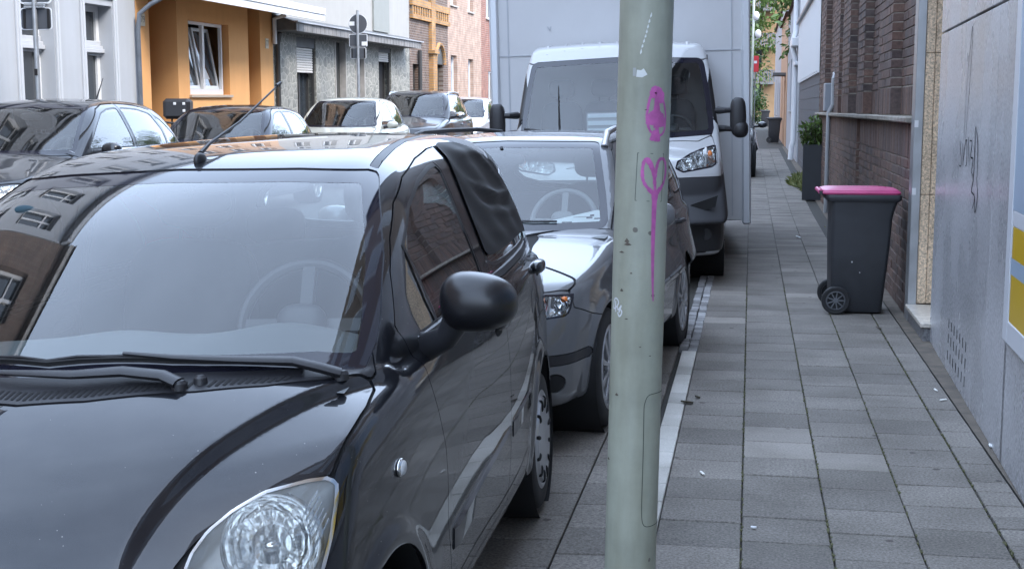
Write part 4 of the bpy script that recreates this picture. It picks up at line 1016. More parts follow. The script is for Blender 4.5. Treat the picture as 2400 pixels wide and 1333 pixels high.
m = MB(); m.span(1.02, 1.2, 36.52, 38.6, 3.2, 3.42, .01); m.span(1.1, 1.2, 36.52, 38.2, 2.7, 2.8, .01); m.build('rain_head', M_WHPIPE, WB)
PB = thing('pink_house', 'brown and salmon rendered house beyond the white house', 'house', (0, 0, 0)); facade(PB, 48.05, 58, 0, 4.9, [(50, 51, .2, 2.6), (54, 55.2, 1.2, 2.9)], M_PINKPL, 1.2, -1); window(PB, 54, 55.2, 1.2, 2.9, 1.2, -1)
m = MB(); m.span(1.36, 1.42, 50, 51, .2, 2.6); m.build('door', M_DOORD, PB); shell(PB, 48.05, 58, 4.9, 1.2, -1, 7, M_PINKPL, .5, .1); m = MB(); m.span(.75, 1.2, 49.6, 51.4, 2.75, 2.85); m.build('porch_roof', M_SLATE, PB)
FB = thing('far_white_house', 'farthest white house on the right pavement, with dark porch', 'house', (0, 0, 0)); facade(FB, 58.1, 74, 0, 5.6, [(60, 61.2, .3, 2.7), (64, 65.2, 1.3, 3), (69, 70.2, 1.3, 3)], M_WHITEST, 1.22, -1); window(FB, 64, 65.2, 1.3, 3, 1.22, -1); window(FB, 69, 70.2, 1.3, 3, 1.22, -1)
m = MB(); m.span(1.36, 1.42, 60, 61.2, .3, 2.7); m.build('door', M_DOORD, FB); shell(FB, 58.1, 74, 5.6, 1.22, -1, 7, M_WHITEST, .6, .1)
AB = thing('apartment_block', 'tan apartment block with grey balconies at the street end', 'apartments', (0, 0, 0))
ho = [(x, x + 1.4, z, z + 1.5) for x in np.arange(-11, 9, 2.6) for z in (2.0, 5.0, 8.0, 11.0)]
m = MB(); xs = sorted({-12.0, 10.0} | {q for h in ho for q in h[:2]}); zs = sorted({0.0, 14.0} | {q for h in ho for q in h[2:]})
for i in range(len(xs) - 1):
    for j in range(len(zs) - 1):
        if not any(h[0] <= (xs[i] + xs[i + 1]) / 2 <= h[1] and h[2] <= (zs[j] + zs[j + 1]) / 2 <= h[3] for h in ho): m.quad((xs[i], 116, zs[j]), (xs[i + 1], 116, zs[j]), (xs[i + 1], 116, zs[j + 1]), (xs[i], 116, zs[j + 1]))
m.span(-12, 10, 116.3, 126, 0, 14); m.build('wall', plaster('tan_render', (.42, .27, .15), .1), AB)
for h in ho: m = MB(); m.span(h[0], h[1], 116.1, 116.2, h[2], h[3]); m.build('window', M_PANE, AB)
for z in (3.6, 6.6, 9.6):
    for x in (-.6, 4.6):
        m = MB(); m.span(x - .1, x + 2.4, 114.6, 116, z, z + .16); bl = m.build('balcony', plain('balcony_concrete', (.25, .25, .25), .8), AB); m = MB()
        for k in range(14): m.span(x - .08 + k * .188, x + .06 + k * .188, 114.6, 114.64, z + .17, z + 1.1)
        m.span(x - .1, x + 2.4, 114.58, 114.66, z + 1.1, z + 1.18); m.build('railing', plain('balcony_rail', (.20, .21, .23), .6), bl)
# ---------- car builder: one implicit skin, cut along shut lines into panels, panes and lamps ----------
class Body:
    def __init__(s, F, lo, hi, h, root, paint, sc=None):
        s.sc = np.array(sc) if sc else None; s.F = F; s.root = root; s.paint = paint; s.V, s.T = surface_net(F, lo, hi, h); s.V0, s.T0 = s.V, s.T
        s.gap = []
    def sd(s, V, poly, view, side=0, lim=None):
        if s.sc is not None: V = V / s.sc
        if view == 'side': P = V[:, [1, 2]]; ok = V[:, 0] * side > .1
        elif view == 'front': P = V[:, [0, 2]]; ok = V[:, 1] < (lim if lim is not None else 1.0)
        elif view == 'rear': P = V[:, [0, 2]]; ok = V[:, 1] > (lim if lim is not None else 1.5)
        else: P = V[:, [0, 1]]; ok = V[:, 2] > (lim if lim is not None else .5)
        d = np.full(len(V), 5.0); i = np.where(ok)[0]
        if len(i):
            p = np.asarray(poly); q = P[i]; bb = (q[:, 0] > p[:, 0].min() - .12) & (q[:, 0] < p[:, 0].max() + .12) & (q[:, 1] > p[:, 1].min() - .12) & (q[:, 1] < p[:, 1].max() + .12)
            i = i[bb]; d[i] = poly_sd(P[i], poly)
        return d
    def take(s, poly, view, side=0, lim=None, grow=0.0):
        """remove the skin inside poly and return it"""
        f = s.sd(s.V, poly, view, side, lim) - grow
        (a, ta), (s.V, s.T) = cut(s.V, s.T, f)
        return a, ta
    def put(s, name, V, T, mat, parent=None, sink=0.0, fl=.008, bulge=None, fine=0):
        if not len(T): return None
        for _ in range(fine):
            V, T = quarter(V, T)
            for _k in range(2):
                g = grad(s.F, V); V = V - (s.F(V) / np.maximum((g * g).sum(1), .2))[:, None] * g
        N = unit(grad(s.F, V)); V = V - N * sink
        if bulge is not None: V = V + N * bulge[:, None]
        if fl: V, T, N = flange(V, T, N, fl)
        return npmesh(name, V, T, mat, parent or s.root, N)
    def panel(s, name, poly, view, side=0, lim=None, gap=.0025, mat=None, parent=None, fl=.008, fine=0):
        V, T = s.take(poly, view, side, lim, gap)
        (a, ta), (b, tb) = cut(V, T, s.sd(V, poly, view, side, lim) + gap)
        if len(tb): s.gap.append((b - unit(grad(s.F, b)) * .009, tb))
        return s.put(name, a, ta, mat or s.paint, parent, 0, fl, None, fine)
    def pane(s, name, poly, view, side=0, lim=None, rim=.014, mat=None, rimmat=None, rimname='seal', parent=None, sink=.004, rimsink=.001):
        V, T = s.take(poly, view, side, lim)
        (a, ta), (b, tb) = cut(V, T, s.sd(V, poly, view, side, lim) + rim)
        g = s.put(name, a, ta, mat or GLASS, parent, sink, 0)
        if g and len(tb): s.put(rimname, b, tb, rimmat or SEAL, g, rimsink, .006)
        return g
    def arch(s, yc, zc, R, side):
        U = s.V / s.sc if s.sc is not None else s.V
        f = np.where(U[:, 0] * side > .1, np.hypot(U[:, 1] - yc, U[:, 2] - zc) - R, 5.0)
        (a, ta), (s.V, s.T) = cut(s.V, s.T, f)
    def finish(s, name='body', lining=True, zlin=.85, lmat=None):
        V, T = s.V, s.T; N = unit(grad(s.F, V))
        b = s.put(name, V, T, s.paint, None, 0, .01)
        if lining:
            keep = np.all(V[T][:, :, 2] > zlin, 1); v2, t2 = compact(V, T[keep]); n2 = unit(grad(s.F, v2))
            npmesh('lining', v2 - n2 * .022, t2[:, ::-1], lmat or DARKLIN, s.root, -n2)
        if s.gap:
            n = 0; vs, ts = [], []
            for v, t in s.gap: vs.append(v); ts.append(t + n); n += len(v)
            npmesh('shut_line', np.concatenate(vs), np.concatenate(ts), GAPM, s.root)
        return b
    def on_side(s, y, z, side=1):
        lo, hi = .2, 1.4
        for _ in range(30):
            m = (lo + hi) / 2
            if s.F(np.array([[m, y, z]]))[0] < 0: lo = m
            else: hi = m
        return side * lo
    def on_top(s, x, y):
        lo, hi = .5, 3.2
        for _ in range(32):
            m = (lo + hi) / 2
            if s.F(np.array([[x, y, m]]))[0] < 0: lo = m
            else: hi = m
        return lo
    def on_front(s, x, z):
        lo, hi = 1.2, -1.6
        for _ in range(32):
            m = (lo + hi) / 2
            if s.F(np.array([[x, m, z]]))[0] < 0: lo = m
            else: hi = m
        return lo
    def strip(s, name, path, side, half, thick, mat, parent=None, ends=True, zoff=0, base=-.003):
        """a moulding that follows the flank: path of (y, z)"""
        q = []; n = len(path); m = MB(); ring = []
        for k, (y, z) in enumerate(path):
            e = min(1, .35 + .65 * min(k, n - 1 - k) / 1.0) if ends else 1
            for dz, o in ((-half, base), (-half * .8, thick * e), (half * .8, thick * e), (half, base)):
                x = s.on_side(y, z + dz, 1); ring.append((side * (x + o), y, z + dz))
        fs = [(i * 4 + j, i * 4 + j + 1, (i + 1) * 4 + j + 1, (i + 1) * 4 + j) for i in range(n - 1) for j in range(3)]
        fs += [(0, 1, 2, 3), (4 * n - 4, 4 * n - 3, 4 * n - 2, 4 * n - 1)]
        m._add(ring, fs); return m.build(name, mat, parent or s.root, True)

def make_wheel(root, x, y, z, R, w, side, style, rim=None, spokes=8, steer=0):
    """tyre with tread grooves; rim and spokes as its parts"""
    m = MB(); rr = R * .70; o = side
    prof = [(rr, -w * .5), (R * .93, -w * .5), (R * .985, -w * .42), (R, -w * .32)]
    for k in range(4):
        g = -w * .32 + w * .64 * (k + 1) / 5
        prof += [(R, g - .006), (R - .008, g - .004), (R - .008, g + .004), (R, g + .006)]
    prof += [(R, w * .32), (R * .985, w * .42), (R * .93, w * .5), (R * .8, w * .52), (rr, w * .5)]
    m.lathe([(r, h * o) for r, h in prof], axis='X', n=56)
    t = m.build('wheel', RUBBER, root, True, ang=50); t.location = (x, y, z); t.rotation_euler = (0, 0, steer)
    r_ = MB()
    r_.lathe([(rr + .004, w * .5 * o), (rr - .006, w * .53 * o), (rr - .02, w * .50 * o), (rr - .035, w * .30 * o), (rr * .3, w * .22 * o), (.001, w * .22 * o)], axis='X', n=48)
    rm = r_.build('rim', rim or ALLOY, t, True)
    d = MB()
    if style == 'cover':      # flat trim with holes near the edge
        d.lathe([(rr - .02, w * .50 * o), (rr * .84, w * .565 * o), (rr * .5, w * .55 * o), (rr * .2, w * .58 * o), (.001, w * .57 * o)], axis='X', n=40)
        c = d.build('wheel_cover', rim or ALLOY, t, True)
        h = MB()
        for k in range(spokes):
            a = 2 * pi * (k + .5) / spokes; M = Matrix.Rotation(a, 4, 'X')
            st = len(h.v); h.ellipsoid((w * .535 * o, 0, rr * .76), (.012, .0095, .026), 2.6, 10, 6); h.xf(M, st)
        h.build('hole', GAPM, c, True)
    else:
        for k in range(spokes):
            a = 2 * pi * k / spokes; M = Matrix.Rotation(a, 4, 'X'); st = len(d.v)
            d.prism([(-.016, rr - .015), (.016, rr - .015), (.010, .05), (-.010, .05)], w * .40 * o, w * .52 * o, 'X')
            d.xf(M, st)
        d.lathe([(.055, w * .40 * o), (.058, w * .52 * o), (.03, w * .56 * o), (.001, w * .56 * o)], axis='X', n=24)
        d.build('spokes', rim or ALLOY, t, True, bevel=.003)
    return t
def wheel_well(root, x, y, z, R, side, depth=.26):
    m = MB(); m.lathe([(.02, -depth * side), (R, -depth * side), (R, .0)], (x, y, z), 'X', 40)
    return m.build('wheel_well', GAPM, root, True)
def make_seat(root, x, y, z, top, w=.46, rest=True, recl=.26):
    m = MB(); m.ellipsoid((0, -.22, .0), (w / 2, .27, .10), 4, 20, 10)
    st = len(m.v); m.ellipsoid((0, 0, (top - z) / 2), (w / 2, .075, (top - z) / 2), 4, 20, 12); m.xf(Matrix.Translation((0, .02, .05)) @ Matrix.Rotation(-recl, 4, 'X'), st)
    o = m.build('seat', CLOTH, root, True); o.location = (x, y, z)
    if rest:
        h = MB(); h.ellipsoid((0, .02 + sin(recl) * (top - z + .13), .05 + cos(recl) * (top - z + .13)), (.135, .05, .095), 3.4, 20, 10)
        for q in (-.05, .05): h.tube([(q, .02 + sin(recl) * (top - z - .03), .05 + cos(recl) * (top - z - .03)), (q, .02 + sin(recl) * (top - z + .09), .05 + cos(recl) * (top - z + .09))], .006, 6)
        h.build('headrest', CLOTH, o, True)
    return o
def make_steering(root, x, y, z, R=.185, tilt=.42, mat=None):
    m = MB(); m.torus((0, 0, 0), R, .016, 'Y', 44, 10)
    o = m.build('steering_wheel', mat or PLASTIC, root, True); o.location = (x, y, z); o.rotation_euler = (-tilt, 0, 0)
    s = MB(); s.ellipsoid((0, -.03, -.01), (.068, .035, .06), 3, 20, 10)
    for a in (0, pi, -pi / 2):
        st = len(s.v); s.box((R * .55, 0, 0), (R * .85, .02, .035)); s.xf(Matrix.Rotation(a, 4, 'Y'), st)
    s.build('spokes', mat or TRIM, o, True); return o
def make_mirror(root, c, r, side, housing, p=2.6, stem=None, stemr=.03, glassy=True):
    m = MB(); m.ellipsoid((0, 0, 0), r, p, 32, 18)
    for i, q in enumerate(m.v):
        if q[1] > 0: m.v[i] = (q[0], q[1] * .45, q[2])
    o = m.build('mirror', housing, root, True, ang=60); o.location = c
    g = MB(); g.ellipsoid((0, r[1] * .42, 0), (r[0] * .86, .012, r[2] * .82), p, 24, 8); g.build('mirror_glass', CHROME, o, True)
    if stem:
        s = MB(); s.tube([Vector(q) - Vector(c) for q in stem], stemr, 12, flat=(1, 1)); s.build('mirror_arm', PLASTIC, o, True, ang=60)
    return o
# ---------- the black hatchback in front ----------
def mir(poly):
    return [(-a, b) for a, b in poly][::-1]
def car_root(name, label, org, yaw, roll=0.0, piv=.7, group='parked cars', cat='car'):
    """yaw: the tail swings towards +X; roll lowers the side away from the kerb, about x = piv"""
    r = thing(name, label, cat, group=group)
    M = Matrix.Translation((org[0], org[1], org[2] if len(org) > 2 else 0)) @ Matrix.Rotation(-yaw, 4, 'Z') @ Matrix.Translation((piv, 0, 0)) @ Matrix.Rotation(-roll, 4, 'Y') @ Matrix.Translation((-piv, 0, 0))
    r.matrix_world = M; r.location = M.to_translation(); r.rotation_euler = M.to_euler()
    return r

def hero():
    R0 = car_root('parked_car', 'black three-box-nosed small hatchback with black sheeting taped over its rear side window, nearest car on the left', (-1.459, 2.7224), radians(-1), radians(2.0))
    R0['label'] = 'glossy black small hatchback with black sheeting over its rear side window, beside the green pole'
    F = car_field(HATCH); B = Body(F, (-.86, -.85, .12), (.86, 3.05, 1.6), .0155, R0, PAINT_BLACK)
    # windscreen, with its dark printed border
    ws = [(.655, .975), (.660, 1.02), (.653, 1.068), (.619, 1.193), (.578, 1.288), (.536, 1.369), (.522, 1.388), (.50, 1.397), (.33, 1.408), (0, 1.416)]
    ws = ws + [(-a, b) for a, b in ws[-2::-1]] + [(-.55, .992), (-.3, 1.004), (0, 1.004), (.3, 1.004), (.55, .992)]
    B.pane('windscreen', ws, 'front', lim=1.1, rim=.030, mat=SCREEN, rimmat=FRIT, rimname='glass_border', rimsink=.0035)
    # rear window
    rw = rounded([(-.52, 1.08), (.52, 1.08), (.46, 1.36), (-.46, 1.36)], 3)
    B.pane('rear_window', rw, 'rear', lim=2.2, rim=.03, mat=GLASS, rimmat=FRIT)
    HL = [(.452, .706), (.460, .735), (.481, .768), (.518, .797), (.566, .820), (.602, .8245), (.638, .829), (.672, .828), (.688, .815), (.6915, .79), (.688, .723), (.678, .66), (.645, .60), (.57, .57), (.50, .585), (.46, .64)]
    fg = [(.514, .985), (.47, 1.043), (.47, 1.097), (.60, 1.21), (.80, 1.30), (1.03, 1.36), (1.22, 1.39), (1.30, 1.395), (1.33, 1.375), (1.337, 1.287), (1.34, 1.18), (1.365, 1.07), (1.38, 1.0)]
    rg = rounded([(1.52, 1.03), (1.50, 1.10), (1.49, 1.25), (1.485, 1.36), (1.52, 1.40), (1.75, 1.41), (2.1, 1.36), (2.3, 1.27), (2.42, 1.16), (2.47, 1.06), (2.40, 1.045)], 2)
    fd = [(.33, 1.035), (.457, 1.155), (.569, 1.23), (.721, 1.308), (.909, 1.367), (1.164, 1.411), (1.38, 1.434), (1.475, 1.438), (1.462, 1.347), (1.464, 1.223), (1.482, 1.056), (1.53, .88), (1.545, .72), (1.535, .5), (1.50, .27), (.60, .27), (.575, .38), (.535, .5), (.545, .61), (.535, .70), (.486, .80), (.43, .89), (.405, .95), (.365, 1.0)]
    rd = [(1.475, 1.438), (1.75, 1.443), (1.95, 1.428), (2.17, 1.385), (2.36, 1.30), (2.49, 1.19), (2.54, 1.06), (2.50, .93), (2.40, .80), (2.2, .70), (2.05, .58), (1.98, .42), (1.94, .27), (1.50, .27), (1.535, .5), (1.545, .72), (1.53, .88), (1.482, 1.056), (1.464, 1.223), (1.462, 1.347)]
    for sd in (1, -1):
        # lamps
        V, T = B.take([(a * sd, b) for a, b in HL][::sd], 'front', lim=.05)
        N = unit(grad(F, V))
        lamp = B.put('headlight', V, T, OLDLENS, None, .001, .004)
        back = V - N * .0; sx = np.clip((np.abs(V[:, 0]) - .57) / .12, -1, 1); d0 = B.sd(V, [(a * sd, b) for a, b in HL][::sd], 'front', lim=.05)
        back = V - N * np.minimum(.055, .006 + np.maximum(-d0, 0) * 2.2)[:, None]
        c = np.array([.560 * sd, -.275, .700]); q_ = np.array([.30 * sd, -.86, .28]); q_ = q_ / np.linalg.norm(q_); w_ = back - c
        (hv, ht), (back, T2) = cut(back, T, np.linalg.norm(w_ - (w_ @ q_)[:, None] * q_, axis=1) - .097)
        npmesh('lamp_housing', back, T2, LAMPGREY, lamp)
        # rim of the lens
        (a, ta), (b, tb) = cut(V, T, d0 + .0055); nb = unit(grad(F, b)); npmesh('lamp_rim', b + nb * .0012, tb, CHROME, lamp, nb)
        c = Vector((.560 * sd, -.275, .700)); q = Vector((.30 * sd, -.86, .28)).normalized().to_track_quat('Y', 'Z').to_matrix().to_4x4()
        m = MB(); m.lathe([(.094, .045), (.098, .050), (.104, .046), (.106, .0)], axis='Y', n=48)
        o = m.build('lamp_ring', CHROME, lamp, True); o.matrix_local = Matrix.Translation(c) @ q
        m = MB(); m.lathe([(.094, .044), (.085, .01), (.066, -.030), (.040, -.055), (.012, -.066)], axis='Y', n=60)
        for i, p in enumerate(m.v):     # faceted bowl: shallow vertical flutes
            j = i % 60
            if i // 60 in (1, 2): m.v[i] = tuple(Vector(p) * (1 + .022 * ((j // 2) % 2)))
        o = m.build('reflector', REFL, lamp, True, ang=20); o.matrix_local = Matrix.Translation(c) @ q
        m = MB(); m.lathe([(.001, .012), (.008, .010), (.011, .0), (.011, -.05)], axis='Y', n=16); o = m.build('bulb', LENS, lamp, True); o.matrix_local = Matrix.Translation(c) @ q
        m = MB(); m.ellipsoid((0, 0, 0), (.020, .012, .012), 2, 14, 8); o = m.build('bulb_shield', CHROME, lamp, True); o.matrix_local = Matrix.Translation(c) @ q @ Matrix.Translation((0, .018, -.002))
        for k in range(6):              # bright flutes in the outer corner
            t = k / 5.0; x0 = .655 + .022 * t
            m = MB(); m.tube([(x0 * sd, B.on_front(x0, .80 - .055 * t) + .022, .805 - .055 * t), ((x0 - .02) * sd, B.on_front(x0 - .02, .775 - .06 * t) + .026, .765 - .06 * t)], .0022, 6)
            m.build('lamp_flute', CHROME, lamp, True)
        # glass and doors
        gf = B.pane('front_window', fg, 'side', sd, rim=.012)
        gr = B.pane('rear_door_window', rg, 'side', sd, rim=.012, mat=GLASS)
        D = B.panel('front_door', fd, 'side', sd, gap=.0018)
        E = B.panel('rear_door', rd, 'side', sd, gap=.0018)
        gf.parent = D; gr.parent = E
        # quarter-light bar
        m = MB(); pth = [(.605, 1.208), (.63, 1.13), (.65, 1.06), (.69, .99)]; ring = []
        for y, z in pth:
            x = B.on_side(y, z, 1) + .001; ring += [(sd * x, y - .011, z), (sd * x, y + .011, z)]
        m._add(ring, [(2 * i, 2 * i + 1, 2 * i + 3, 2 * i + 2) for i in range(3)]); m.build('window_bar', SEAL, D)
        # belt strip with a bright lower edge, flank moulding, handles
        for nm, P, pr in (('belt_trim', [(.475, .978), (.62, .980), (.8, .985), (1.0, .990), (1.2, .995), (1.375, 1.0)], D), ('belt_trim', [(1.505, 1.008), (1.7, 1.012), (1.95, 1.018), (2.2, 1.026), (2.39, 1.034)], E)):
            B.strip(nm, P, sd, .014, .007, TRIM, pr)
            B.strip('bright_strip', [(y, z - .020) for y, z in P], sd, .0035, .006, CHROME, pr)
        B.strip('moulding', [(.60, .432), (.64, .434), (.9, .449), (1.2, .468), (1.45, .487), (1.515, .492)], sd, .033, .011, PAINT_BLACK, D)
        B.strip('moulding', [(1.565, .497), (1.60, .50), (1.75, .511), (1.93, .524), (1.97, .526)], sd, .030, .008, PAINT_BLACK, E)
        for (y, z, pr) in ((1.41, .885, D), (2.40, .945, E)):
            x = B.on_side(y, z, 1); m = MB(); m.ellipsoid((sd * (x + .012), y, z), (.026, .085, .026), 2.6, 24, 10); m.build('handle', PAINT_BLACK, pr, True)
            m = MB(); m.ellipsoid((sd * (x + .001), y + .0, z - .028), (.006, .07, .022), 2.4, 20, 8); m.build('handle_recess', GAPM, pr, True)
        # side repeater
        x = B.on_side(.10, .757, 1); m = MB(); m.ellipsoid((sd * (x + .002), .10, .757), (.009, .030, .021), 2.2, 24, 10); r = m.build('side_repeater', CHROME, None, True); r.parent = R0
        m = MB(); m.ellipsoid((sd * (x + .006), .10, .757), (.009, .024, .0165), 2.2, 22, 10); m.build('lens', WHITEPL, r, True)
        # tail lamp
        tl = rounded([(2.60, .98), (2.72, .98), (2.86, .95), (2.88, .72), (2.78, .66), (2.66, .74)], 2)
        B.panel('tail_light', tl, 'side', sd, gap=.002, mat=RED)
        # wheels
        for yc, st in ((0, 0), (2.345, 0)):
            B.arch(yc, .285, .315, sd); wheel_well(R0, .735 * sd, yc, .285, .318, sd)
            make_wheel(R0, .655 * sd, yc, .272, .270, .155, sd, 'cover', spokes=12)
        # roof moulding
        rm = [(a_ + .011, y_) for a_, y_ in ((.505, .85), (.497, .98), (.483, 1.15), (.468, 1.36), (.460, 1.6), (.448, 2.0), (.43, 2.4))] + [(a_ - .011, y_) for a_, y_ in ((.43, 2.4), (.448, 2.0), (.460, 1.6), (.468, 1.36), (.483, 1.15), (.497, .98), (.505, .85))]
        B.panel('roof_moulding', [(a * sd, b) for a, b in rm], 'top', lim=1.2, gap=.001, mat=PLASTIC)
        # door mirror
        st = [(.665 * sd, .53, .955), (.72 * sd, .50, .962), (.775 * sd, .46, .99), (.80 * sd, .45, 1.03)]
        mm = make_mirror(R0, (.862 * sd, .45, 1.080), (.096, .085, .072), sd, MIRRORP, 2.5, st, [.042, .036, .030, .034])
        mm.data.vertices.foreach_set('co', [q for v in mm.data.vertices for q in (v.co.x, v.co.y, v.co.z * (1 - .14 * sd * v.co.x / .096) - .004 * sd * v.co.x / .096)])
    # bonnet and scuttle
    hood_h = [(0, -.203), (.142, -.183), (.359, -.114), (.487, -.053), (.594, .029), (.649, .105), (.672, .122)]
    scr = [(.675, .15), (.655, .20), (.60, .18), (.53, .14), (.32, .06), (0, -.02)]
    B.panel('scuttle', hood_h + scr + [(-a, b) for a, b in scr[-2::-1]] + [(-a, b) for a, b in hood_h[:0:-1]], 'top', lim=.9, gap=.002, mat=PLASTIC)
    hd = [(0, -.206), (.142, -.186), (.359, -.117), (.487, -.056), (.594, .026), (.649, .102), (.672, .119), (.684, .10), (.693, .0), (.690, -.09), (.684, -.17), (.678, -.228), (.60, -.30), (.50, -.385), (.44, -.46), (.40, -.52), (.25, -.57), (0, -.585)]
    B.panel('bonnet', hd + [(-a, b) for a, b in hd[-2:0:-1]], 'top', lim=.55, gap=.0035, fl=.012, fine=1)
    bp = [(-.72, .16), (.72, .16), (.73, .50), (.64, .56), (-.64, .56), (-.73, .50)]
    B.panel('bumper', bp, 'front', lim=-.18, gap=.003)
    B.finish('body', lmat=LINER)
    # taped sheeting over the kerb-side rear window
    sh = rounded([(1.485, 1.437), (1.56, 1.445), (1.76, 1.443), (1.955, 1.42), (2.17, 1.373), (2.36, 1.287), (2.47, 1.18), (2.53, 1.07), (2.3, 1.085), (1.84, 1.075), (1.54, 1.077), (1.485, 1.10), (1.468, 1.223), (1.466, 1.347)], 1, .12)
    f = B.sd(B.V0, sh, 'side', 1); (v, t), _ = cut(B.V0, B.T0, f); d0 = -B.sd(v, sh, 'side', 1)
    n = unit(grad(F, v)); w = np.zeros(len(v))
    def fold(p, q, wd, am, curve=0.0):
        a = np.array(p); b = np.array(q); e = b - a; L_ = np.hypot(*e); e = e / L_; nn = np.array([-e[1], e[0]])
        u = (v[:, 1:] - a) @ e / L_; s_ = (v[:, 1:] - a) @ nn + curve * u * (1 - u) * 4
        return am * np.exp(-(s_ / wd) ** 2) * np.exp(-((u - .5) / .42) ** 4)
    w += fold((1.60, 1.325), (2.42, 1.245), .014, .016, .035) + fold((1.62, 1.285), (2.40, 1.20), .020, -.010, .03)
    w += fold((1.66, 1.235), (2.40, 1.175), .016, .010, .02) + fold((1.62, 1.40), (2.2, 1.37), .015, .010, -.02) + fold((1.9, 1.42), (2.36, 1.22), .016, .011)
    w += fold((1.55, 1.16), (2.2, 1.13), .02, .004, .02) + .004 * np.sin(v[:, 1] * 21 + v[:, 2] * 34)
    w = .006 + .8 * w * np.clip(d0 / .03, 0, 1)
    sheet = npmesh('window_sheeting', v + n * w[:, None], t, plain('black_sheeting', (.006, .006, .007), .55, spec=.4, bumpk=.06, bscale=90), R0)
    # cowl grille slots, wipers, washer jet
    m = MB()
    for k in range(74):
        x = -.52 + k * .0142; a = abs(x)
        y = float(np.interp(a, [q[0] for q in hood_h], [q[1] for q in hood_h])) + .014
        if .338 < x < .366: continue
        q = []
        for (dx, dy) in ((-.0036, 0), (.0036, 0), (.0036 + .006, .030), (-.0036 + .006, .030)): q.append((x + dx, y + dy, B.on_top(x + dx, y + dy) + .0014))
        m.quad(*q)
    stuff(m.build('air_slots', GAPM, R0))
    m = MB()
    x = .352; y = -.078; z = B.on_top(x, y); m.lathe([(.0155, z - .004), (.014, z + .010), (.008, z + .016), (.001, z + .017)], (x, y, 0), 'Z', 16); m.build('washer_jet', PLASTIC, R0, True)
    def arm(pts, name='wiper'):
        m = MB(); P = []
        for (x, y, lift) in pts: P.append((x, y, B.F and (B.on_top(x, y) + lift)))
        m.tube(P, [.019, .019, .018, .015, .011, .006][:len(P)], 10, flat=(1.15, .6))
        return m.build(name, PLASTIC, R0, True, ang=50)
    w1 = arm([(.622, .052, .012), (.575, .040, .020), (.520, .032, .024), (.407, -.012, .024), (.283, -.042, .024), (.169, -.05, .022)])
    for (x, y) in ((.622, .055), (.318, -.110)): z = B.on_top(x, y); m = MB(); m.lathe([(.017, z - .004), (.017, z + .010), (.012, z + .017), (.001, z + .019)], (x, y, 0), 'Z', 16); m.build('wiper_pivot', PLASTIC, R0, True)
    w2 = arm([(.318, -.112, .012), (.280, -.104, .020), (.191, -.108, .024), (.089, -.130, .024), (-.032, -.126, .024), (-.16, -.105, .022)])
    for (w_, xs, y0, k) in ((w1, (-.13, .54), -.035, .10), (w2, (-.62, .16), -.055, .06)):
        m = MB(); P = []; Q = []
        for i in range(11):
            x = xs[0] + (xs[1] - xs[0]) * i / 10; y = float(np.interp(abs(x), [0, .3, .45, .6], [-.085, -.040, .010, .07])) + .010
            zz = B.on_top(x, y); P.append((x, y, zz + .012)); Q.append((x, y + .003, zz + .006))
        m.tube(P, .0055, 6); m.tube(Q, .004, 6, flat=(.5, 1.4)); m.build('wiper_blade', RUBBER, w_, True)
        m = MB()
        for i in range(0, 10, 2): m.tube([Vector(P[i]) + Vector((0, 0, .004)), (Vector(P[i]) + Vector(P[min(i + 2, 10)])) / 2 + Vector((0, -.004, .009)), Vector(P[min(i + 2, 10)]) + Vector((0, 0, .004))], .003, 5)
        m.build('blade_bracket', PLASTIC, w_, True)
    # roof aerial
    za = B.on_top(.035, .76); m = MB(); m.ellipsoid((.035, .78, za + .004), (.014, .034, .024), 2.2, 20, 10)
    ae = m.build('aerial', PLASTIC, R0, True)
    m = MB(); m.tube([(.035, .785, za + .026), (.036, .85, za + .05), (.038, 1.1, za + .11), (.040, 1.48, 1.658)], [.007, .005, .0035, .003], 8); m.build('mast', PLASTIC, ae, True)
    m = MB(); m.tube([(.0397, 1.48 - .04, 1.658 - .0095), (.040, 1.48, 1.658)], .0055, 8); m.build('tip', PLASTIC, ae, True)
    # cabin
    ds = MB(); P = []
    prof = [(.06, .965), (.22, .985), (.42, .992), (.55, .985), (.60, .955), (.60, .90), (.56, .80), (.50, .60)]
    xs = np.linspace(-.64, .64, 33)
    for x in xs:
        hump = .045 * math.exp(-((x - .36) / .17) ** 2) + .02 * math.exp(-((x + .1) / .14) ** 2)
        for (y, z) in prof:
            P.append((x, y + .0 - .12 * (x * x) * (y < .3) - .04 * hump / .045 * (y > .5), z + hump * sstep(.2, .45, y) * (z > .85) - .05 * x * x))
    k = len(prof); ds._add(P, [(i * k + j, (i + 1) * k + j, (i + 1) * k + j + 1, i * k + j + 1) for i in range(32) for j in range(k - 1)])
    ds.build('dashboard', DASH, R0, True, ang=60)
    make_steering(R0, .335, .70, .985, .178, .45)
    for x in (-.33, .33): make_seat(R0, x, 1.42, .55, 1.12)
    m = MB(); m.ellipsoid((0, 2.28, .78), (.58, .10, .30), 4, 24, 12); o = m.build('rear_bench', CLOTH, R0, True)
    for x in (-.30, .30):
        m = MB(); m.ellipsoid((x, 2.34, 1.13), (.12, .045, .075), 3, 18, 10); m.build('headrest', CLOTH, o, True)
    m = MB(); m.span(-.66, .66, .3, 2.6, .30, .34); m.build('cabin_floor', DARKLIN, R0)
    m = MB(); m.ellipsoid((0, .80, 1.315), (.11, .018, .032), 3.2, 24, 10); m.tube([(0, .80, 1.33), (0, .74, 1.385)], .01, 8); m.build('rear_view_mirror', PLASTIC, R0, True)
    # round sticker inside the far corner of the windscreen
    m = MB(); xq, zq = -.375, 1.325; yq = B.on_front(.375, zq) + .012
    m.ellipsoid((xq, yq, zq), (.030, .003, .012), 2, 20, 6); m.build('sticker', plain('blue_green_sticker', (.03, .075, .10), .6), R0, True)
    return R0, B
HERO, HB = hero()
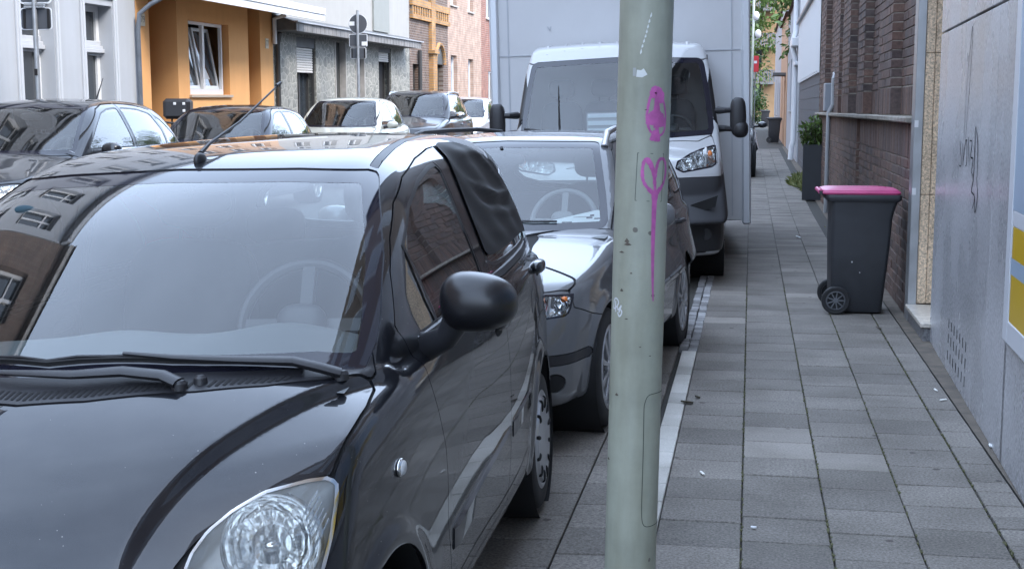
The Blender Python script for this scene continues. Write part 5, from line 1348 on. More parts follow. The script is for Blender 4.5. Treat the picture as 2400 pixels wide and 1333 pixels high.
# ---------- silver estate, box truck, cars across the street ----------
def sym(pts, bottom):
    return pts + [(-a, b) for a, b in pts[::-1] if a != 0] + bottom
def estate():
    c, s = cos(radians(5.5)), sin(radians(5.5))
    R0 = car_root('parked_car', 'silver compact estate car with roof rails and a paper behind the windscreen, parked behind the black hatchback', (-.66 - .79 * c, 6.5 + .79 * s), radians(5.5), radians(1.5), .75)
    R0['label'] = 'silver compact estate car with roof rails and a paper on its dashboard'
    F = car_field(EST); B = Body(F, (-.95, -1.0, .14), (.95, 3.55, 1.6), .021, R0, PAINT_SILVER)
    ws = [(.69, .938), (.70, .97), (.655, 1.10), (.59, 1.26), (.545, 1.358), (.53, 1.372), (.50, 1.378), (0, 1.392)]
    ws = ws + [(-a, b) for a, b in ws[-2::-1]] + [(-.4, .936), (0, .936), (.4, .936)]
    B.pane('windscreen', ws, 'front', lim=1.25, rim=.035, mat=SCREEN, rimmat=FRIT, rimname='glass_border', rimsink=.0035)
    B.pane('rear_window', rounded([(-.58, 1.0), (.58, 1.0), (.48, 1.34), (-.48, 1.34)], 2), 'rear', lim=2.7, rim=.03)
    HLp = [(.738, .716), (.728, .64), (.715, .622), (.60, .612), (.53, .63), (.505, .70), (.60, .722)]
    fg = [(.62, .955), (.60, .985), (.85, 1.14), (1.08, 1.285), (1.22, 1.335), (1.40, 1.355), (1.46, 1.35), (1.50, 1.0), (1.50, .965)]
    rg = [(1.56, .968), (1.555, 1.0), (1.525, 1.35), (1.9, 1.362), (2.22, 1.35), (2.34, 1.20), (2.40, 1.02), (2.40, .98)]
    qg = rounded([(2.47, .99), (2.44, 1.10), (2.32, 1.345), (2.8, 1.315), (3.02, 1.22), (3.08, 1.04), (3.0, .99)], 2, .18)
    fd = [(.47, .93), (.80, 1.15), (1.06, 1.325), (1.2, 1.365), (1.52, 1.385), (1.535, .95), (1.56, .7), (1.55, .26), (.52, .26), (.50, .5), (.54, .75), (.50, .88)]
    rd = [(1.52, 1.385), (1.9, 1.39), (2.27, 1.375), (2.40, 1.18), (2.45, .97), (2.42, .82), (2.22, .68), (2.12, .55), (2.05, .26), (1.55, .26), (1.56, .7), (1.535, .95)]
    for sd in (1, -1):
        V, T = B.take([(a * sd, b) for a, b in HLp][::sd], 'front', lim=.0); N = unit(grad(F, V)); d0 = B.sd(V, [(a * sd, b) for a, b in HLp][::sd], 'front', lim=0.)
        L = B.put('headlight', V, T, LENS, None, .0, .004); npmesh('lamp_housing', V - N * np.minimum(.05, .004 + np.maximum(-d0, 0) * 2.5)[:, None], T, REFL, L)
        (a, ta), (b, tb) = cut(V, T, d0 + .008); nb = unit(grad(F, b)); npmesh('lamp_rim', b + nb * .001, tb, FRIT, L, nb)
        y = B.on_front(.685, .672); m = MB(); m.lathe([(.001, .02), (.02, .012), (.026, -.01)], (sd * .685, y + .03, .672), 'Y', 20); m.lathe([(.028, -.012), (.031, -.012), (.031, .01)], (sd * .685, y + .03, .672), 'Y', 20); m.build('side_lamp', CHROME, L, True)
        m = MB(); m.ellipsoid((sd * .70, y + .04, .695), (.016, .02, .014), 2.4, 14, 8); m.build('indicator', AMBER, L, True)
        y = B.on_front(.60, .672); m = MB(); m.lathe([(.048, -.012), (.04, .02), (.02, .04), (.001, .045)], (sd * .60, y + .02, .672), 'Y', 28); m.build('reflector', REFL, L, True)
        m = MB(); m.tube([(sd * .645, B.on_front(.645, .70) + .012, .71), (sd * .638, B.on_front(.638, .66) + .014, .63)], .006, 8); m.build('lamp_divider', WHITEPL, L, True)
        B.panel('fog_lamp', [(sd * .672 + .038 * cos(t), .325 + .042 * sin(t)) for t in np.linspace(0, 2 * pi, 20)[:-1]], 'front', lim=.0, gap=.003, mat=GAPM)
        st = [(sd * .58, .455), (sd * .775, .452), (sd * .79, .43), (sd * .775, .405), (sd * .58, .405)]
        B.panel('bumper_strip', st[::sd], 'front', lim=.0, gap=.002, mat=PLASTIC)
        g1 = B.pane('front_window', fg, 'side', sd, rim=.016); g2 = B.pane('rear_door_window', rg, 'side', sd, rim=.016); B.pane('quarter_window', qg, 'side', sd, rim=.016, mat=DARKGLASS)
        D = B.panel('front_door', fd, 'side', sd); E = B.panel('rear_door', rd, 'side', sd); g1.parent = D; g2.parent = E
        B.strip('moulding', [(.53, .50), (.6, .502), (1.0, .512), (1.5, .522), (1.54, .522)], sd, .035, .014, PLASTIC, D); B.strip('moulding', [(1.57, .523), (1.62, .524), (1.95, .532), (2.08, .535)], sd, .035, .014, PLASTIC, E)
        B.strip('belt_trim', [(.60, .948), (.9, .953), (1.5, .962)], sd, .010, .006, SEAL, D); B.strip('belt_trim', [(1.56, .964), (2.0, .972), (2.42, .98)], sd, .010, .006, SEAL, E)
        for (y, z, pr) in ((1.40, .80, D), (2.30, .83, E)):
            x = B.on_side(y, z, 1); m = MB(); m.tube([(sd * (x - .01), y - .09, z), (sd * (x + .025), y - .07, z), (sd * (x + .03), y + .07, z), (sd * (x - .01), y + .09, z)], .014, 10); m.build('handle', PLASTIC, pr, True)
        make_mirror(R0, (sd * .93, .72, .985), (.095, .075, .068), sd, PAINT_SILVER, 2.6, [(sd * .74, .72, .955), (sd * .85, .72, .965)], .03)
        for yc in (0, 2.462):
            B.arch(yc, .295, .325, sd); wheel_well(R0, .80 * sd, yc, .295, .328, sd); make_wheel(R0, .715 * sd, yc, .293, .295, .175, sd, 'spokes', spokes=10)
        # roof rail: bar on feet
        P = [(.575, 1.06), (.58, 1.12), (.588, 1.3), (.59, 1.8), (.575, 2.4), (.555, 2.9), (.545, 3.04)]
        m = MB(); Q = [(sd * x, y, B.on_top(x, y) + (0.0 if i in (0, 6) else .075 if i not in (1,) else .062)) for i, (x, y) in enumerate(P)]
        m.tube(Q, [.022, .02, .016, .015, .015, .016, .02], 10); rl = m.build('roof_rail', ALLOY if sd > 0 else PLASTIC, R0, True)
        for (x, y) in ((.593, 1.75), (.572, 2.4)): m = MB(); m.tube([(sd * x, y, B.on_top(x, y) - .005), (sd * x, y, B.on_top(x, y) + .05)], [.02, .014], 8); m.build('foot', ALLOY, rl, True)
        B.panel('roof_moulding', [(sd * a, b) for a, b in ((.575, 1.10), (.578, 1.3), (.568, 2.0), (.54, 3.0), (.525, 3.0), (.553, 2.0), (.563, 1.3), (.560, 1.08))][::sd], 'top', lim=1.2, gap=.001, mat=SEAL)
        B.panel('wing', [(.47, .93), (.50, .88), (.54, .75), (.50, .5), (.52, .26), (.36, .26), (.0, .545), (-.28, .60), (-.49, .656), (-.48, .73), (-.2, .83), (.2, .905), (.40, .945)], 'side', sd)
    hd = [(0, .30), (.3, .325), (.5, .38), (.66, .455), (.692, .44), (.678, .33), (.685, .1), (.705, -.2), (.735, -.46), (.63, -.54), (.5, -.62), (.38, -.72), (.2, -.765), (0, -.775)]
    B.panel('bonnet', hd + [(-a, b) for a, b in hd[-2:0:-1]], 'top', lim=.6, gap=.003, fl=.012)
    sc = [(.66, .46), (.50, .385), (.3, .33), (0, .305)]; up = [(0, .40), (.3, .43), (.55, .52), (.66, .56)]
    B.panel('scuttle', [(a, b) for a, b in up] + sc + [(-a, b) for a, b in sc[-2::-1]] + [(-a, b) for a, b in up[:0:-1]], 'top', lim=.86, gap=.001, mat=PLASTIC)
    B.finish('body')
    m = MB(); P = [(x, float(np.interp(abs(x), [0, .3, .5, .66], [.34, .365, .42, .49]))) for x in np.linspace(-.5, .45, 9)]; m.tube([(x, y, B.on_top(x, y) + .005) for x, y in P], .006, 6); m.build('wiper', PLASTIC, R0, True)
    # cabin
    ds = MB(); prof = [(.40, .915), (.60, .93), (.80, .925), (.88, .90), (.86, .75), (.80, .55)]; k = len(prof); xs = np.linspace(-.72, .72, 25)
    ds._add([(x, y - .15 * x * x * (y < .7), z + .045 * math.exp(-((x - .36) / .18) ** 2) * (.55 < y < .85) - .04 * x * x) for x in xs for y, z in prof], [(i * k + j, (i + 1) * k + j, (i + 1) * k + j + 1, i * k + j + 1) for i in range(24) for j in range(k - 1)]); ds.build('dashboard', DASH, R0, True, ang=60)
    make_steering(R0, .35, .98, .93, .185, .42, DASH)
    for x in (-.36, .36): make_seat(R0, x, 1.62, .50, 1.08)
    m = MB(); m.ellipsoid((0, 2.48, .74), (.62, .10, .28), 4, 24, 12); o = m.build('rear_bench', CLOTH, R0, True)
    m = MB(); m.span(-.72, .72, .5, 3.2, .26, .30); m.build('cabin_floor', DARKLIN, R0)
    m = MB(); m.ellipsoid((0, 1.02, 1.285), (.12, .02, .036), 3.4, 24, 10); m.tube([(0, 1.02, 1.30), (0, .96, 1.355)], .01, 8); mm = m.build('rear_view_mirror', PLASTIC, R0, True)
    def wp(x, z, d): return (x, B.on_front(x, z) + d, z)
    m = MB(); m._add([wp(.40, .962, .024), wp(.648, .966, .022), wp(.665, .985, .022), wp(.658, 1.016, .022), wp(.63, 1.024, .022), wp(.42, .982, .024)], [(0, 1, 2, 3, 4, 5)])
    pp = tag(m.build('paper_sheet', plain('paper_white', (.80, .86, .86), .7)), 'white printed paper lying on the dashboard of the silver estate', 'paper'); pp.matrix_world = R0.matrix_world.copy()
    ink = MB()
    for (x, z, w, h_) in ((.47, .968, .03, .005), (.50, .968, .02, .005), (.585, .985, .03, .006), (.60, .995, .02, .008), (.625, .980, .03, .006), (.52, .992, .09, .002)):
        ink.quad(wp(x, z, .020), wp(x + w, z, .020), wp(x + w, z + h_, .020), wp(x, z + h_, .020))
    ink.build('print', M_INK, pp)
    return B
estate()

def truck():
    c, s = cos(radians(-4)), sin(radians(-4))
    R0 = car_root('box_truck', 'white box truck with dark grey bumper and long black mirror arms behind the silver estate', (-.23 - .985 * c, 12.9 + .985 * s), radians(-4), radians(1.5), .95, cat='truck', group=None)
    F = car_field(CAB); B = Body(F, (-1.1, -1.1, .2), (1.1, 1.25, 2.4), .026, R0, PAINT_WHITE)
    ws = [(.885, 1.318), (.905, 1.38), (.90, 1.5), (.875, 1.75), (.838, 1.99), (.82, 2.03), (.78, 2.05), (0, 2.075)]
    ws = ws + [(-a, b) for a, b in ws[-2::-1]] + [(-.5, 1.30), (0, 1.298), (.5, 1.30)]
    B.pane('windscreen', ws, 'front', lim=.7, rim=.05, mat=SCREEN, rimmat=FRIT, rimname='glass_border', rimsink=.003)
    HL = [(.915, 1.232), (.905, 1.06), (.86, 1.035), (.60, .998), (.53, 1.035), (.55, 1.10), (.68, 1.165), (.80, 1.205)]
    for sd in (1, -1):
        hp = [(a * sd, b) for a, b in HL][::sd]
        V, T = B.take(hp, 'front', lim=.1); N = unit(grad(F, V)); d0 = B.sd(V, hp, 'front', lim=.1); L = B.put('headlight', V, T, LENS, None, .0, .005)
        npmesh('lamp_housing', V - N * np.minimum(.08, .004 + np.maximum(-d0, 0) * 2.0)[:, None], T, REFL, L); (a, ta), (b, tb) = cut(V, T, d0 + .014); nb = unit(grad(F, b)); npmesh('lamp_rim', b + nb * .001, tb, FRIT, L, nb)
        for (x, z, r) in ((.66, 1.08, .05), (.76, 1.10, .045)): y = B.on_front(x, z); m = MB(); m.lathe([(r, -.03), (r * .8, .01), (r * .3, .03), (.001, .032)], (sd * x, y + .05, z), 'Y', 24); m.build('reflector', REFL, L, True)
        y = B.on_front(.855, 1.14); m = MB(); m.ellipsoid((sd * .855, y + .04, 1.13), (.022, .02, .05), 2.6, 14, 8); m.build('indicator', AMBER, L, True)
        m = MB(); m.tube([(sd * .82, B.on_front(.82, 1.19) + .02, 1.20), (sd * .80, B.on_front(.80, 1.06) + .02, 1.04)], .012, 8); m.build('lamp_divider', WHITEPL, L, True)
        m = MB(); y1 = B.on_front(.7, 1.13)
        fw = [(-.02, 1.36), (-.10, 1.42), (.10, 1.65), (.34, 1.93), (.44, 1.98), (.98, 2.0), (1.0, 1.36)]
        D = None; g = B.pane('door_window', rounded(fw, 2, .18), 'side', sd, rim=.03, mat=GLASS); D = B.panel('cab_door', [(-.13, 1.33), (.05, 1.68), (.30, 1.99), (.42, 2.04), (1.02, 2.05), (1.04, .45), (.42, .42), (.40, .62), (.2, .8), (-.10, .92), (-.16, 1.1)], 'side', sd, gap=.004); g.parent = D
        # mirrors: tall housing on two arms
        m = MB(); m.ellipsoid((0, 0, 0), (.075, .07, .18), 3.2, 24, 18); m.ellipsoid((.02 * sd, -.01, -.115), (.075, .08, .08), 2.4, 20, 12); mr = m.build('mirror', PLASTIC, R0, True); mr.location = (sd * 1.13, -.10, 1.475)
        for z0, z1 in ((1.54, 1.54), (1.37, 1.36)): m = MB(); m.tube([(sd * .955 - sd * 1.13, .1, z0 - 1.475), (sd * 1.02 - sd * 1.13, -.02, z0 - 1.475), (sd * 1.12 - sd * 1.13, 0, z1 - 1.475)], [.045, .035, .03], 10, flat=(1, .8)); m.build('arm', PLASTIC, mr, True)
        m = MB(); m.ellipsoid((0, .05, .02), (.07, .012, .15), 4, 16, 8); m.build('mirror_glass', CHROME, mr, True)
        B.arch(0, .34, .40, sd); wheel_well(R0, .98 * sd, 0, .34, .40, sd, .34); make_wheel(R0, .865 * sd, 0, .335, .335, .225, sd, 'cover', spokes=10)
        make_wheel(R0, .865 * sd, 3.75, .335, .335, .225, sd, 'cover', spokes=10)
        bs = [(-.60, .955), (-.28, 1.0), (-.13, .97), (-.10, .90), (-.22, .75), (-.42, .52), (-.44, .30), (-1.2, .28), (-1.2, .955)]
        B.panel('bumper', bs, 'side', sd, gap=.003, mat=TRIM)
    bp = [(-.80, .28), (.80, .28), (.80, .955), (.55, .93), (-.55, .93), (-.80, .955)]
    bf = B.panel('grille_bumper', bp, 'front', lim=-.3, gap=.002, mat=TRIM)
    m = MB()
    for sd in (1, -1):
        y = B.on_front(.72, .70); m = MB(); m.prism([(sd * .62, .62), (sd * .88, .70), (sd * .90, .80), (sd * .66, .72)], y + .02, y - .006, 'Y'); m.build('bumper_recess', GAPM, bf)
        y = B.on_front(.80, .45); m = MB(); m.lathe([(.001, -.004), (.05, -.006), (.055, .02)], (sd * .80, y + .0, .45), 'Y', 20); m.build('fog_lamp_cover', PLASTIC, bf, True)
    hd = [(0, -.42), (.4, -.40), (.75, -.32), (.88, -.22), (.92, -.35), (.93, -.55), (.80, -.72), (.55, -.80), (0, -.84)]
    B.panel('bonnet', hd + [(-a, b) for a, b in hd[-2:0:-1]], 'top', lim=1.05, gap=.004)
    B.finish('cab', zlin=1.25, lmat=LINER)
    for k in range(-4, 5):                        # ribs pressed in the cab roof
        x = k * .17; m = MB(); m.tube([(x, .45, B.on_top(x, .45) - .004), (x, .56, B.on_top(x, .56) + .010), (x, 1.05, B.on_top(x, 1.05) + .010)], .014, 8, flat=(1, .4)); m.build('roof_rib', PAINT_WHITE, R0, True)
    # wipers, aerial
    for (x0, x1) in ((-.86, -.30), (.05, .72)):
        m = MB(); m.tube([(x, B.on_front(abs(x), 1.315 + .10 * t) - .02, 1.325 + .09 * (1 - t)) for t, x in ((0, x0), (.5, (x0 + x1) / 2), (1, x1))], .014, 6); m.build('wiper', PLASTIC, R0, True)
    ya = B.on_front(.30, 1.285); m = MB(); m.tube([(-.52, ya + .02, 1.28), (-.52, ya - .01, 1.80)], [.012, .005], 6); m.build('aerial', PLASTIC, R0, True)
    # cab inside
    m = MB(); m.span(-.9, .9, -.25, .15, 1.18, 1.29, .03); m.build('dashboard', DASH, R0)
    for x in (.55, -.15, -.58): make_seat(R0, x, .85, 1.0, 1.62, .44, recl=.12)
    make_steering(R0, .52, .25, 1.36, .2, .8)
    m = MB(); m.span(-.9, .9, 1.05, 1.09, .5, 2.1); m.build('bulkhead', LINER, R0)
    nt = MB(); nt.span(-.28, .02, -.14, -.12, 1.30, 1.55)
    nb = MB()
    for k in range(3): nb.span(-.27, .0, -.152, -.146, 1.36 + .07 * k, 1.40 + .07 * k)
    o = nt.build('clipboard', plain('clip_grey', (.30, .33, .36), .5), R0); nb.build('note', plain('note_white', (.62, .70, .74), .6), o)
    # box body with corner posts, panel joints and skirt
    bx = MB(); bx.span(-1.29, 1.29, 1.205, 5.6, .40, 3.20); b = bx.build('box', plain('box_panel', (.56, .565, .575), .42, var=.035, scale=2.5), R0, bevel=.01)
    for sd in (1, -1):
        m = MB(); m.span(sd * 1.245, sd * 1.335, 1.16, 1.28, .36, 3.24, .018); m.build('corner_post', plain('box_post', (.58, .60, .63), .35, .2), b)
        m = MB(); m.span(sd * 1.288, sd * 1.31, 1.3, 5.6, .36, .62, .004); m.build('side_skirt', ALLOY, b)
        m = MB(); m.span(sd * 1.14, sd * 1.152, 1.196, 1.203, .45, 3.2); m.build('panel_joint', plain('joint_grey', (.44, .46, .49), .6), b)
    m = MB(); m.span(-1.235, 1.235, 1.1965, 1.2035, 2.145, 2.155); m.build('panel_joint', plain('joint_grey', (.44, .46, .49), .6), b)
    m = MB(); m.span(-1.3, 1.3, 1.15, 5.65, 3.2, 3.26, .02); m.build('roof', ALLOY, b)
    m = MB(); m._add([(-1.10, 1.2, 2.44), (-1.085, 1.2, 2.44), (-1.075, 1.2, 2.41), (-1.065, 1.2, 2.44), (-1.05, 1.2, 2.44), (-1.07, 1.2, 2.39)], [(0, 1, 2, 5), (5, 2, 3, 4)]); m.v = [(x + .36, y - .003, z + .0) for x, y, z in m.v]; m.build('scuff_mark', plain('joint_grey', (.44, .46, .49), .6), b)
    m = MB(); m.span(-.5, .5, 1.1, 5.5, .42, .5); m.span(-.45, -.35, 0, 5.5, .45, .6); m.span(.35, .45, 0, 5.5, .45, .6); m.build('chassis', GAPM, R0)
    return B
truck()

def far_car(label, Y, X, sc, paint, rail=False, mirror=None, lampw=True, bright=False, aer=False, dash=True, z=None, yaw=0, group='cars parked across the street', h=.034):
    R0 = car_root('parked_car', label, (X, Y, (gz(-7, Y) if z is None else z)), radians(yaw), 0, .7, group)
    F0 = car_field(COMP); k = np.array(sc); F = lambda p: F0(p / k) * min(sc)
    B = Body(F, (-.98 * sc[0], -1.05 * sc[1], .14), (.98 * sc[0], 3.45 * sc[1], 1.6 * sc[2]), h, R0, paint, sc)
    ws = [(.72, .972), (.735, 1.01), (.69, 1.13), (.625, 1.29), (.585, 1.385), (.565, 1.40), (.53, 1.408), (0, 1.418)]
    ws = ws + [(-a, b) for a, b in ws[-2::-1]] + [(-.5, .965), (0, .963), (.5, .965)]
    B.pane('windscreen', ws, 'front', lim=1.2, rim=.035, mat=SCREEN, rimmat=FRIT, rimname='glass_border')
    B.pane('rear_window', rounded([(-.58, 1.06), (.58, 1.06), (.45, 1.37), (-.45, 1.37)], 2), 'rear', lim=2.5, rim=.03)
    fg = [(.60, 1.0), (.66, 1.05), (.90, 1.21), (1.12, 1.335), (1.30, 1.375), (1.50, 1.39), (1.54, 1.38), (1.60, 1.03), (1.60, 1.0)]; tri = [(.42, .995), (.60, 1.09), (.62, 1.09), (.575, 1.0)]
    rg = [(1.68, 1.0), (1.66, 1.04), (1.605, 1.38), (1.64, 1.39), (2.0, 1.378), (2.30, 1.33), (2.46, 1.16), (2.50, 1.02), (2.46, 1.0)]; qg = [(2.53, 1.01), (2.50, 1.17), (2.37, 1.32), (2.55, 1.26), (2.80, 1.11), (2.86, 1.03), (2.80, 1.01)]
    for sd in (1, -1):
        hp = [(.80 * sd, .74), (.79 * sd, .66), (.70 * sd, .60), (.50 * sd, .60), (.45 * sd, .66), (.60 * sd, .735)][::sd]; hp = rounded(hp, 2)
        V, T = B.take(hp, 'front', lim=.0); N = unit(grad(F, V)); d0 = B.sd(V, hp, 'front', lim=0.); L = B.put('headlight', V, T, LENS, None, 0, .004)
        if L: npmesh('lamp_housing', V - N * np.minimum(.06, .004 + np.maximum(-d0, 0) * 2)[:, None], T, REFL, L)
        wn = [B.pane('front_window', rounded(fg, 1, .1), 'side', sd, rim=.014), B.pane('rear_door_window', rounded(rg, 1, .1), 'side', sd, rim=.014), B.pane('quarter_window', rounded(qg, 1, .12), 'side', sd, rim=.012)]
        fd = [(.40, .97), (.70, 1.15), (1.1, 1.37), (1.3, 1.415), (1.56, 1.425), (1.64, 1.0), (1.66, .6), (1.64, .26), (.56, .26), (.52, .5), (.56, .8)]; rd = [(1.58, 1.425), (2.0, 1.412), (2.34, 1.36), (2.50, 1.17), (2.55, .98), (2.5, .8), (2.3, .68), (2.2, .5), (2.16, .26), (1.66, .26), (1.68, .6), (1.66, 1.0)]
        D = B.panel('front_door', fd, 'side', sd, gap=.004); E = B.panel('rear_door', rd, 'side', sd, gap=.004); wn[0].parent = D; wn[1].parent = E
        kk = lambda P: [(y * sc[1], zz * sc[2]) for y, zz in P]
        B.strip('belt_trim', kk([(.45, .985), (.9, .99), (1.62, .99)]), sd, .012, .006, CHROME if bright else SEAL, D); B.strip('belt_trim', kk([(1.66, .99), (2.1, .992), (2.84, 1.0)]), sd, .012, .006, CHROME if bright else SEAL, E)
        for (y, zz, pr) in ((1.5, .83, D), (2.42, .85, E)):
            x = B.on_side(y * sc[1], zz * sc[2], 1); m = MB(); m.ellipsoid((sd * (x + .012), y * sc[1], zz * sc[2]), (.016, .10, .016), 2.4, 14, 8); m.build('handle', paint, pr, True)
        make_mirror(R0, (sd * .99 * sc[0], .72 * sc[1], 1.0 * sc[2]), (.10, .085, .068), sd, mirror or paint, 2.4, [(sd * .80 * sc[0], .72 * sc[1], .965 * sc[2]), (sd * .92 * sc[0], .72 * sc[1], .975 * sc[2])], .028)
        for yc in (0, 2.58):
            B.arch(yc, .31, .345, sd); wheel_well(R0, .85 * sc[0] * sd, yc * sc[1], .31 * sc[2], .35 * sc[2], sd); make_wheel(R0, .77 * sc[0] * sd, yc * sc[1], .315 * sc[2], .315 * sc[2], .2, sd, 'spokes', spokes=7)
        if rail:
            P = [(.63, 1.15), (.63, 1.25), (.62, 1.8), (.59, 2.4), (.575, 2.5)]; m = MB()
            m.tube([(sd * x * sc[0], y * sc[1], B.on_top(x * sc[0], y * sc[1]) + (.0 if i in (0, 4) else .045)) for i, (x, y) in enumerate(P)], .017, 8); m.build('roof_rail', ALLOY, R0, True)
    hd = [(0, .20), (.4, .24), (.62, .34), (.74, .42), (.755, .1), (.77, -.3), (.74, -.52), (.5, -.68), (0, -.78)]
    B.panel('bonnet', hd + [(-a, b) for a, b in hd[-2:0:-1]], 'top', lim=.66, gap=.005); B.finish('body', zlin=.9)
    m = MB(); m.span(-.72 * sc[0], .72 * sc[0], .45 * sc[1], .85 * sc[1], .88 * sc[2], .94 * sc[2], .03); m.build('dashboard', DASH, R0)
    for x in (-.36, .36): make_seat(R0, x * sc[0], 1.62 * sc[1], .52, 1.10 * sc[2])
    make_steering(R0, .36 * sc[0], 1.0 * sc[1], .95 * sc[2], .185, .42)
    m = MB(); m.ellipsoid((0, 2.4 * sc[1], .78), (.6, .1, .3), 4, 20, 10); m.build('rear_bench', CLOTH, R0, True)
    m = MB(); m.ellipsoid((0, 1.0 * sc[1], 1.30 * sc[2]), (.12, .02, .036), 3.4, 18, 8); m.build('rear_view_mirror', PLASTIC, R0, True)
    if aer:
        m = MB(); za = B.on_top(0, 2.35 * sc[1]); m.tube([(0, 2.35 * sc[1], za - .01), (.0, 2.55 * sc[1], za + .26)], [.012, .004], 6); m.build('aerial', PLASTIC, R0, True)
    return R0
far_car('black compact hatchback with black mirror and slim chrome window trim, leftmost of the far row', 11.5, -7.08, (1, 1, 1.05), PAINT_DARK, bright=True, aer=True, h=.028)
far_car('dark hatchback with mirror-like windscreen parked before the orange house', 16.9, -7.17, (.97, .90, .985), PAINT_NIGHT, mirror=PAINT_PALE, h=.030)
far_car('cream white small hatchback with white mirror parked before the grey stone house', 22.8, -7.22, (.94, .85, 1.055), PAINT_CREAM)
far_car('anthracite sport utility car with roof rails behind the cream white hatchback', 28.0, -7.25, (1.05, 1.02, 1.16), PAINT_DARK, rail=True, mirror=CHROME)
far_car('pale silver car at the end of the far row beside the truck mirror', 33.8, -7.5, (1, 1, 1.06), PAINT_PALE)
far_car('black car parked beyond the white truck, only its flank showing', 30.0, -.78, (1.05, 1.0, 1.12), PAINT_DARK, z=gz(-.6, 30), group='parked cars', h=.045)
# ---------- pole, bins, planter, signs, trees, small street things ----------
def pole():
    P0, P1, R = Vector((-.2554, 2.93, -.02)), Vector((-.1817, 2.93, 4.2)), .0575
    m_, nt, b, o = nmat('pole_paint')
    t = tex(nt, 'Noise', 7); t.inputs['Detail'].default_value = 9; t.inputs['Roughness'].default_value = .65
    c = ramp(nt, t.outputs['Fac'], [(.30, (.26, .275, .225)), (.55, (.325, .34, .275)), (.75, (.365, .38, .31))])
    g = tex(nt, 'Noise', 5, stretch=(3, 3, .5)); g.inputs['Detail'].default_value = 6
    c = mixc(nt, 1.0, c, ramp(nt, g.outputs['Fac'], [(.34, (.80, .78, .74)), (.55, (1, 1, 1))]), 'MULTIPLY')
    ch = tex(nt, 'Voronoi', 14); n3 = tex(nt, 'Noise', 60); ad = add(nt, 'Math', operation='MULTIPLY_ADD'); ad.inputs[1].default_value = .12; nt.links.new(n3.outputs['Fac'], ad.inputs[0]); nt.links.new(ch.outputs['Distance'], ad.inputs[2])
    c = mixc(nt, ramp(nt, ad.outputs[0], [(.118, (1, 1, 1)), (.128, (0, 0, 0))]), c, (.13, .12, .10)); nt.links.new(c, b.inputs['Base Color'])
    b.inputs['Roughness'].default_value = .5; bump(nt, b, t.outputs['Fac'], .12, .006)
    r = thing('street_pole', 'dull green steel pole with pink spray paint between the cars and the pavement', 'pole', P0)
    r.rotation_euler = (P1 - P0).to_track_quat('Z', 'Y').to_euler(); r.rotation_mode = 'QUATERNION'
    ax = (P1 - P0).normalized(); q = Vector((0, 0, 1)).rotation_difference(ax); r.rotation_quaternion = q
    m = MB(); m.lathe([(R, 0), (R, .6), (R, 1.2), (R, 2.2), (R, 4.2), (.001, 4.2)], n=72); m.build('shaft', m_, r, True)
    PINK = plain('pink_spray', (.43, .095, .30), .55, var=.25, scale=40); SCR = plain('bare_metal', (.62, .64, .62), .4); OUT = plain('seam', (.055, .065, .05), .7); CHIP = plain('rust_chip', (.085, .07, .055), .8, var=.3, scale=30); WT = plain('white_marker', (.62, .64, .66), .6)
    def P(a, h, e=.0006): a = radians(a); return ((R + e) * sin(a), -(R + e) * cos(a), h + .02)
    def line(pts, w, mat, name, sm=True, e=.0006, rag=0.0):
        p = smoothpath(pts, 7) if sm and len(pts) > 2 else pts; n = len(p); vs = []; rr = random.Random(len(pts))
        for i, (a, h) in enumerate(p):
            a0, a1 = p[max(i - 1, 0)], p[min(i + 1, n - 1)]; dx = radians(a1[0] - a0[0]) * R; dy = a1[1] - a0[1]; l = hypot(dx, dy) or 1
            k = (w if not callable(w) else w(i / (n - 1))) * (1 + rag * rr.uniform(-1, 1))
            da = math.degrees(-dy / l * k / R); dh = dx / l * k; vs += [P(a - da, h - dh, e), P(a, h, e + .0002), P(a + da, h + dh, e)]
        m = MB(); m._add(vs, [f for i in range(n - 1) for f in ((3 * i, 3 * i + 1, 3 * i + 4, 3 * i + 3), (3 * i + 1, 3 * i + 2, 3 * i + 5, 3 * i + 4))]); return m.build(name, mat, r, True)
    gs = 'spray_stroke'
    line([(26, 1.586), (17.5, 1.575), (12.5, 1.55), (12, 1.529), (18.3, 1.507), (28, 1.50)], .0028, PINK, gs, rag=.2); line([(38, 1.594), (50.9, 1.565), (58.2, 1.534), (54.0, 1.505), (42, 1.495)], .0026, PINK, gs, rag=.2)
    line([(22, 1.574), (27, 1.585), (34, 1.585), (41, 1.575), (44, 1.563)], lambda t: .011 * (1 - abs(2 * t - 1) ** 3) + .002, PINK, gs, rag=.12)
    line([(33, 1.575), (33, 1.55), (34, 1.53), (36, 1.512)], lambda t: .006 + .004 * t, PINK, gs, rag=.1)
    line([(16.8, 1.518), (22, 1.537), (29, 1.541), (38, 1.54), (47, 1.532), (53, 1.515)], .0075, PINK, gs, rag=.15); line([(22, 1.497), (32, 1.494), (42, 1.495)], .0115, PINK, gs, rag=.1); line([(35, 1.525), (35, 1.50)], .0045, PINK, gs, False)
    line([(33, 1.402), (30, 1.421), (22.2, 1.439), (12.7, 1.445), (6.8, 1.434), (5.6, 1.412), (11.7, 1.392), (25.2, 1.377), (34, 1.366)], .0036, PINK, gs, rag=.2)
    line([(33.5, 1.405), (38.5, 1.434), (47.3, 1.446), (60.3, 1.441), (65.1, 1.42), (59.5, 1.398), (46.5, 1.380), (36, 1.366)], .0036, PINK, gs, rag=.2)
    line([(15, 1.446), (23, 1.432), (30, 1.415), (34, 1.39), (34.5, 1.372)], lambda t: .0052 - .002 * t, PINK, gs, rag=.2); line([(20, 1.382), (30, 1.374), (40, 1.375), (48, 1.384)], .0048, PINK, gs)
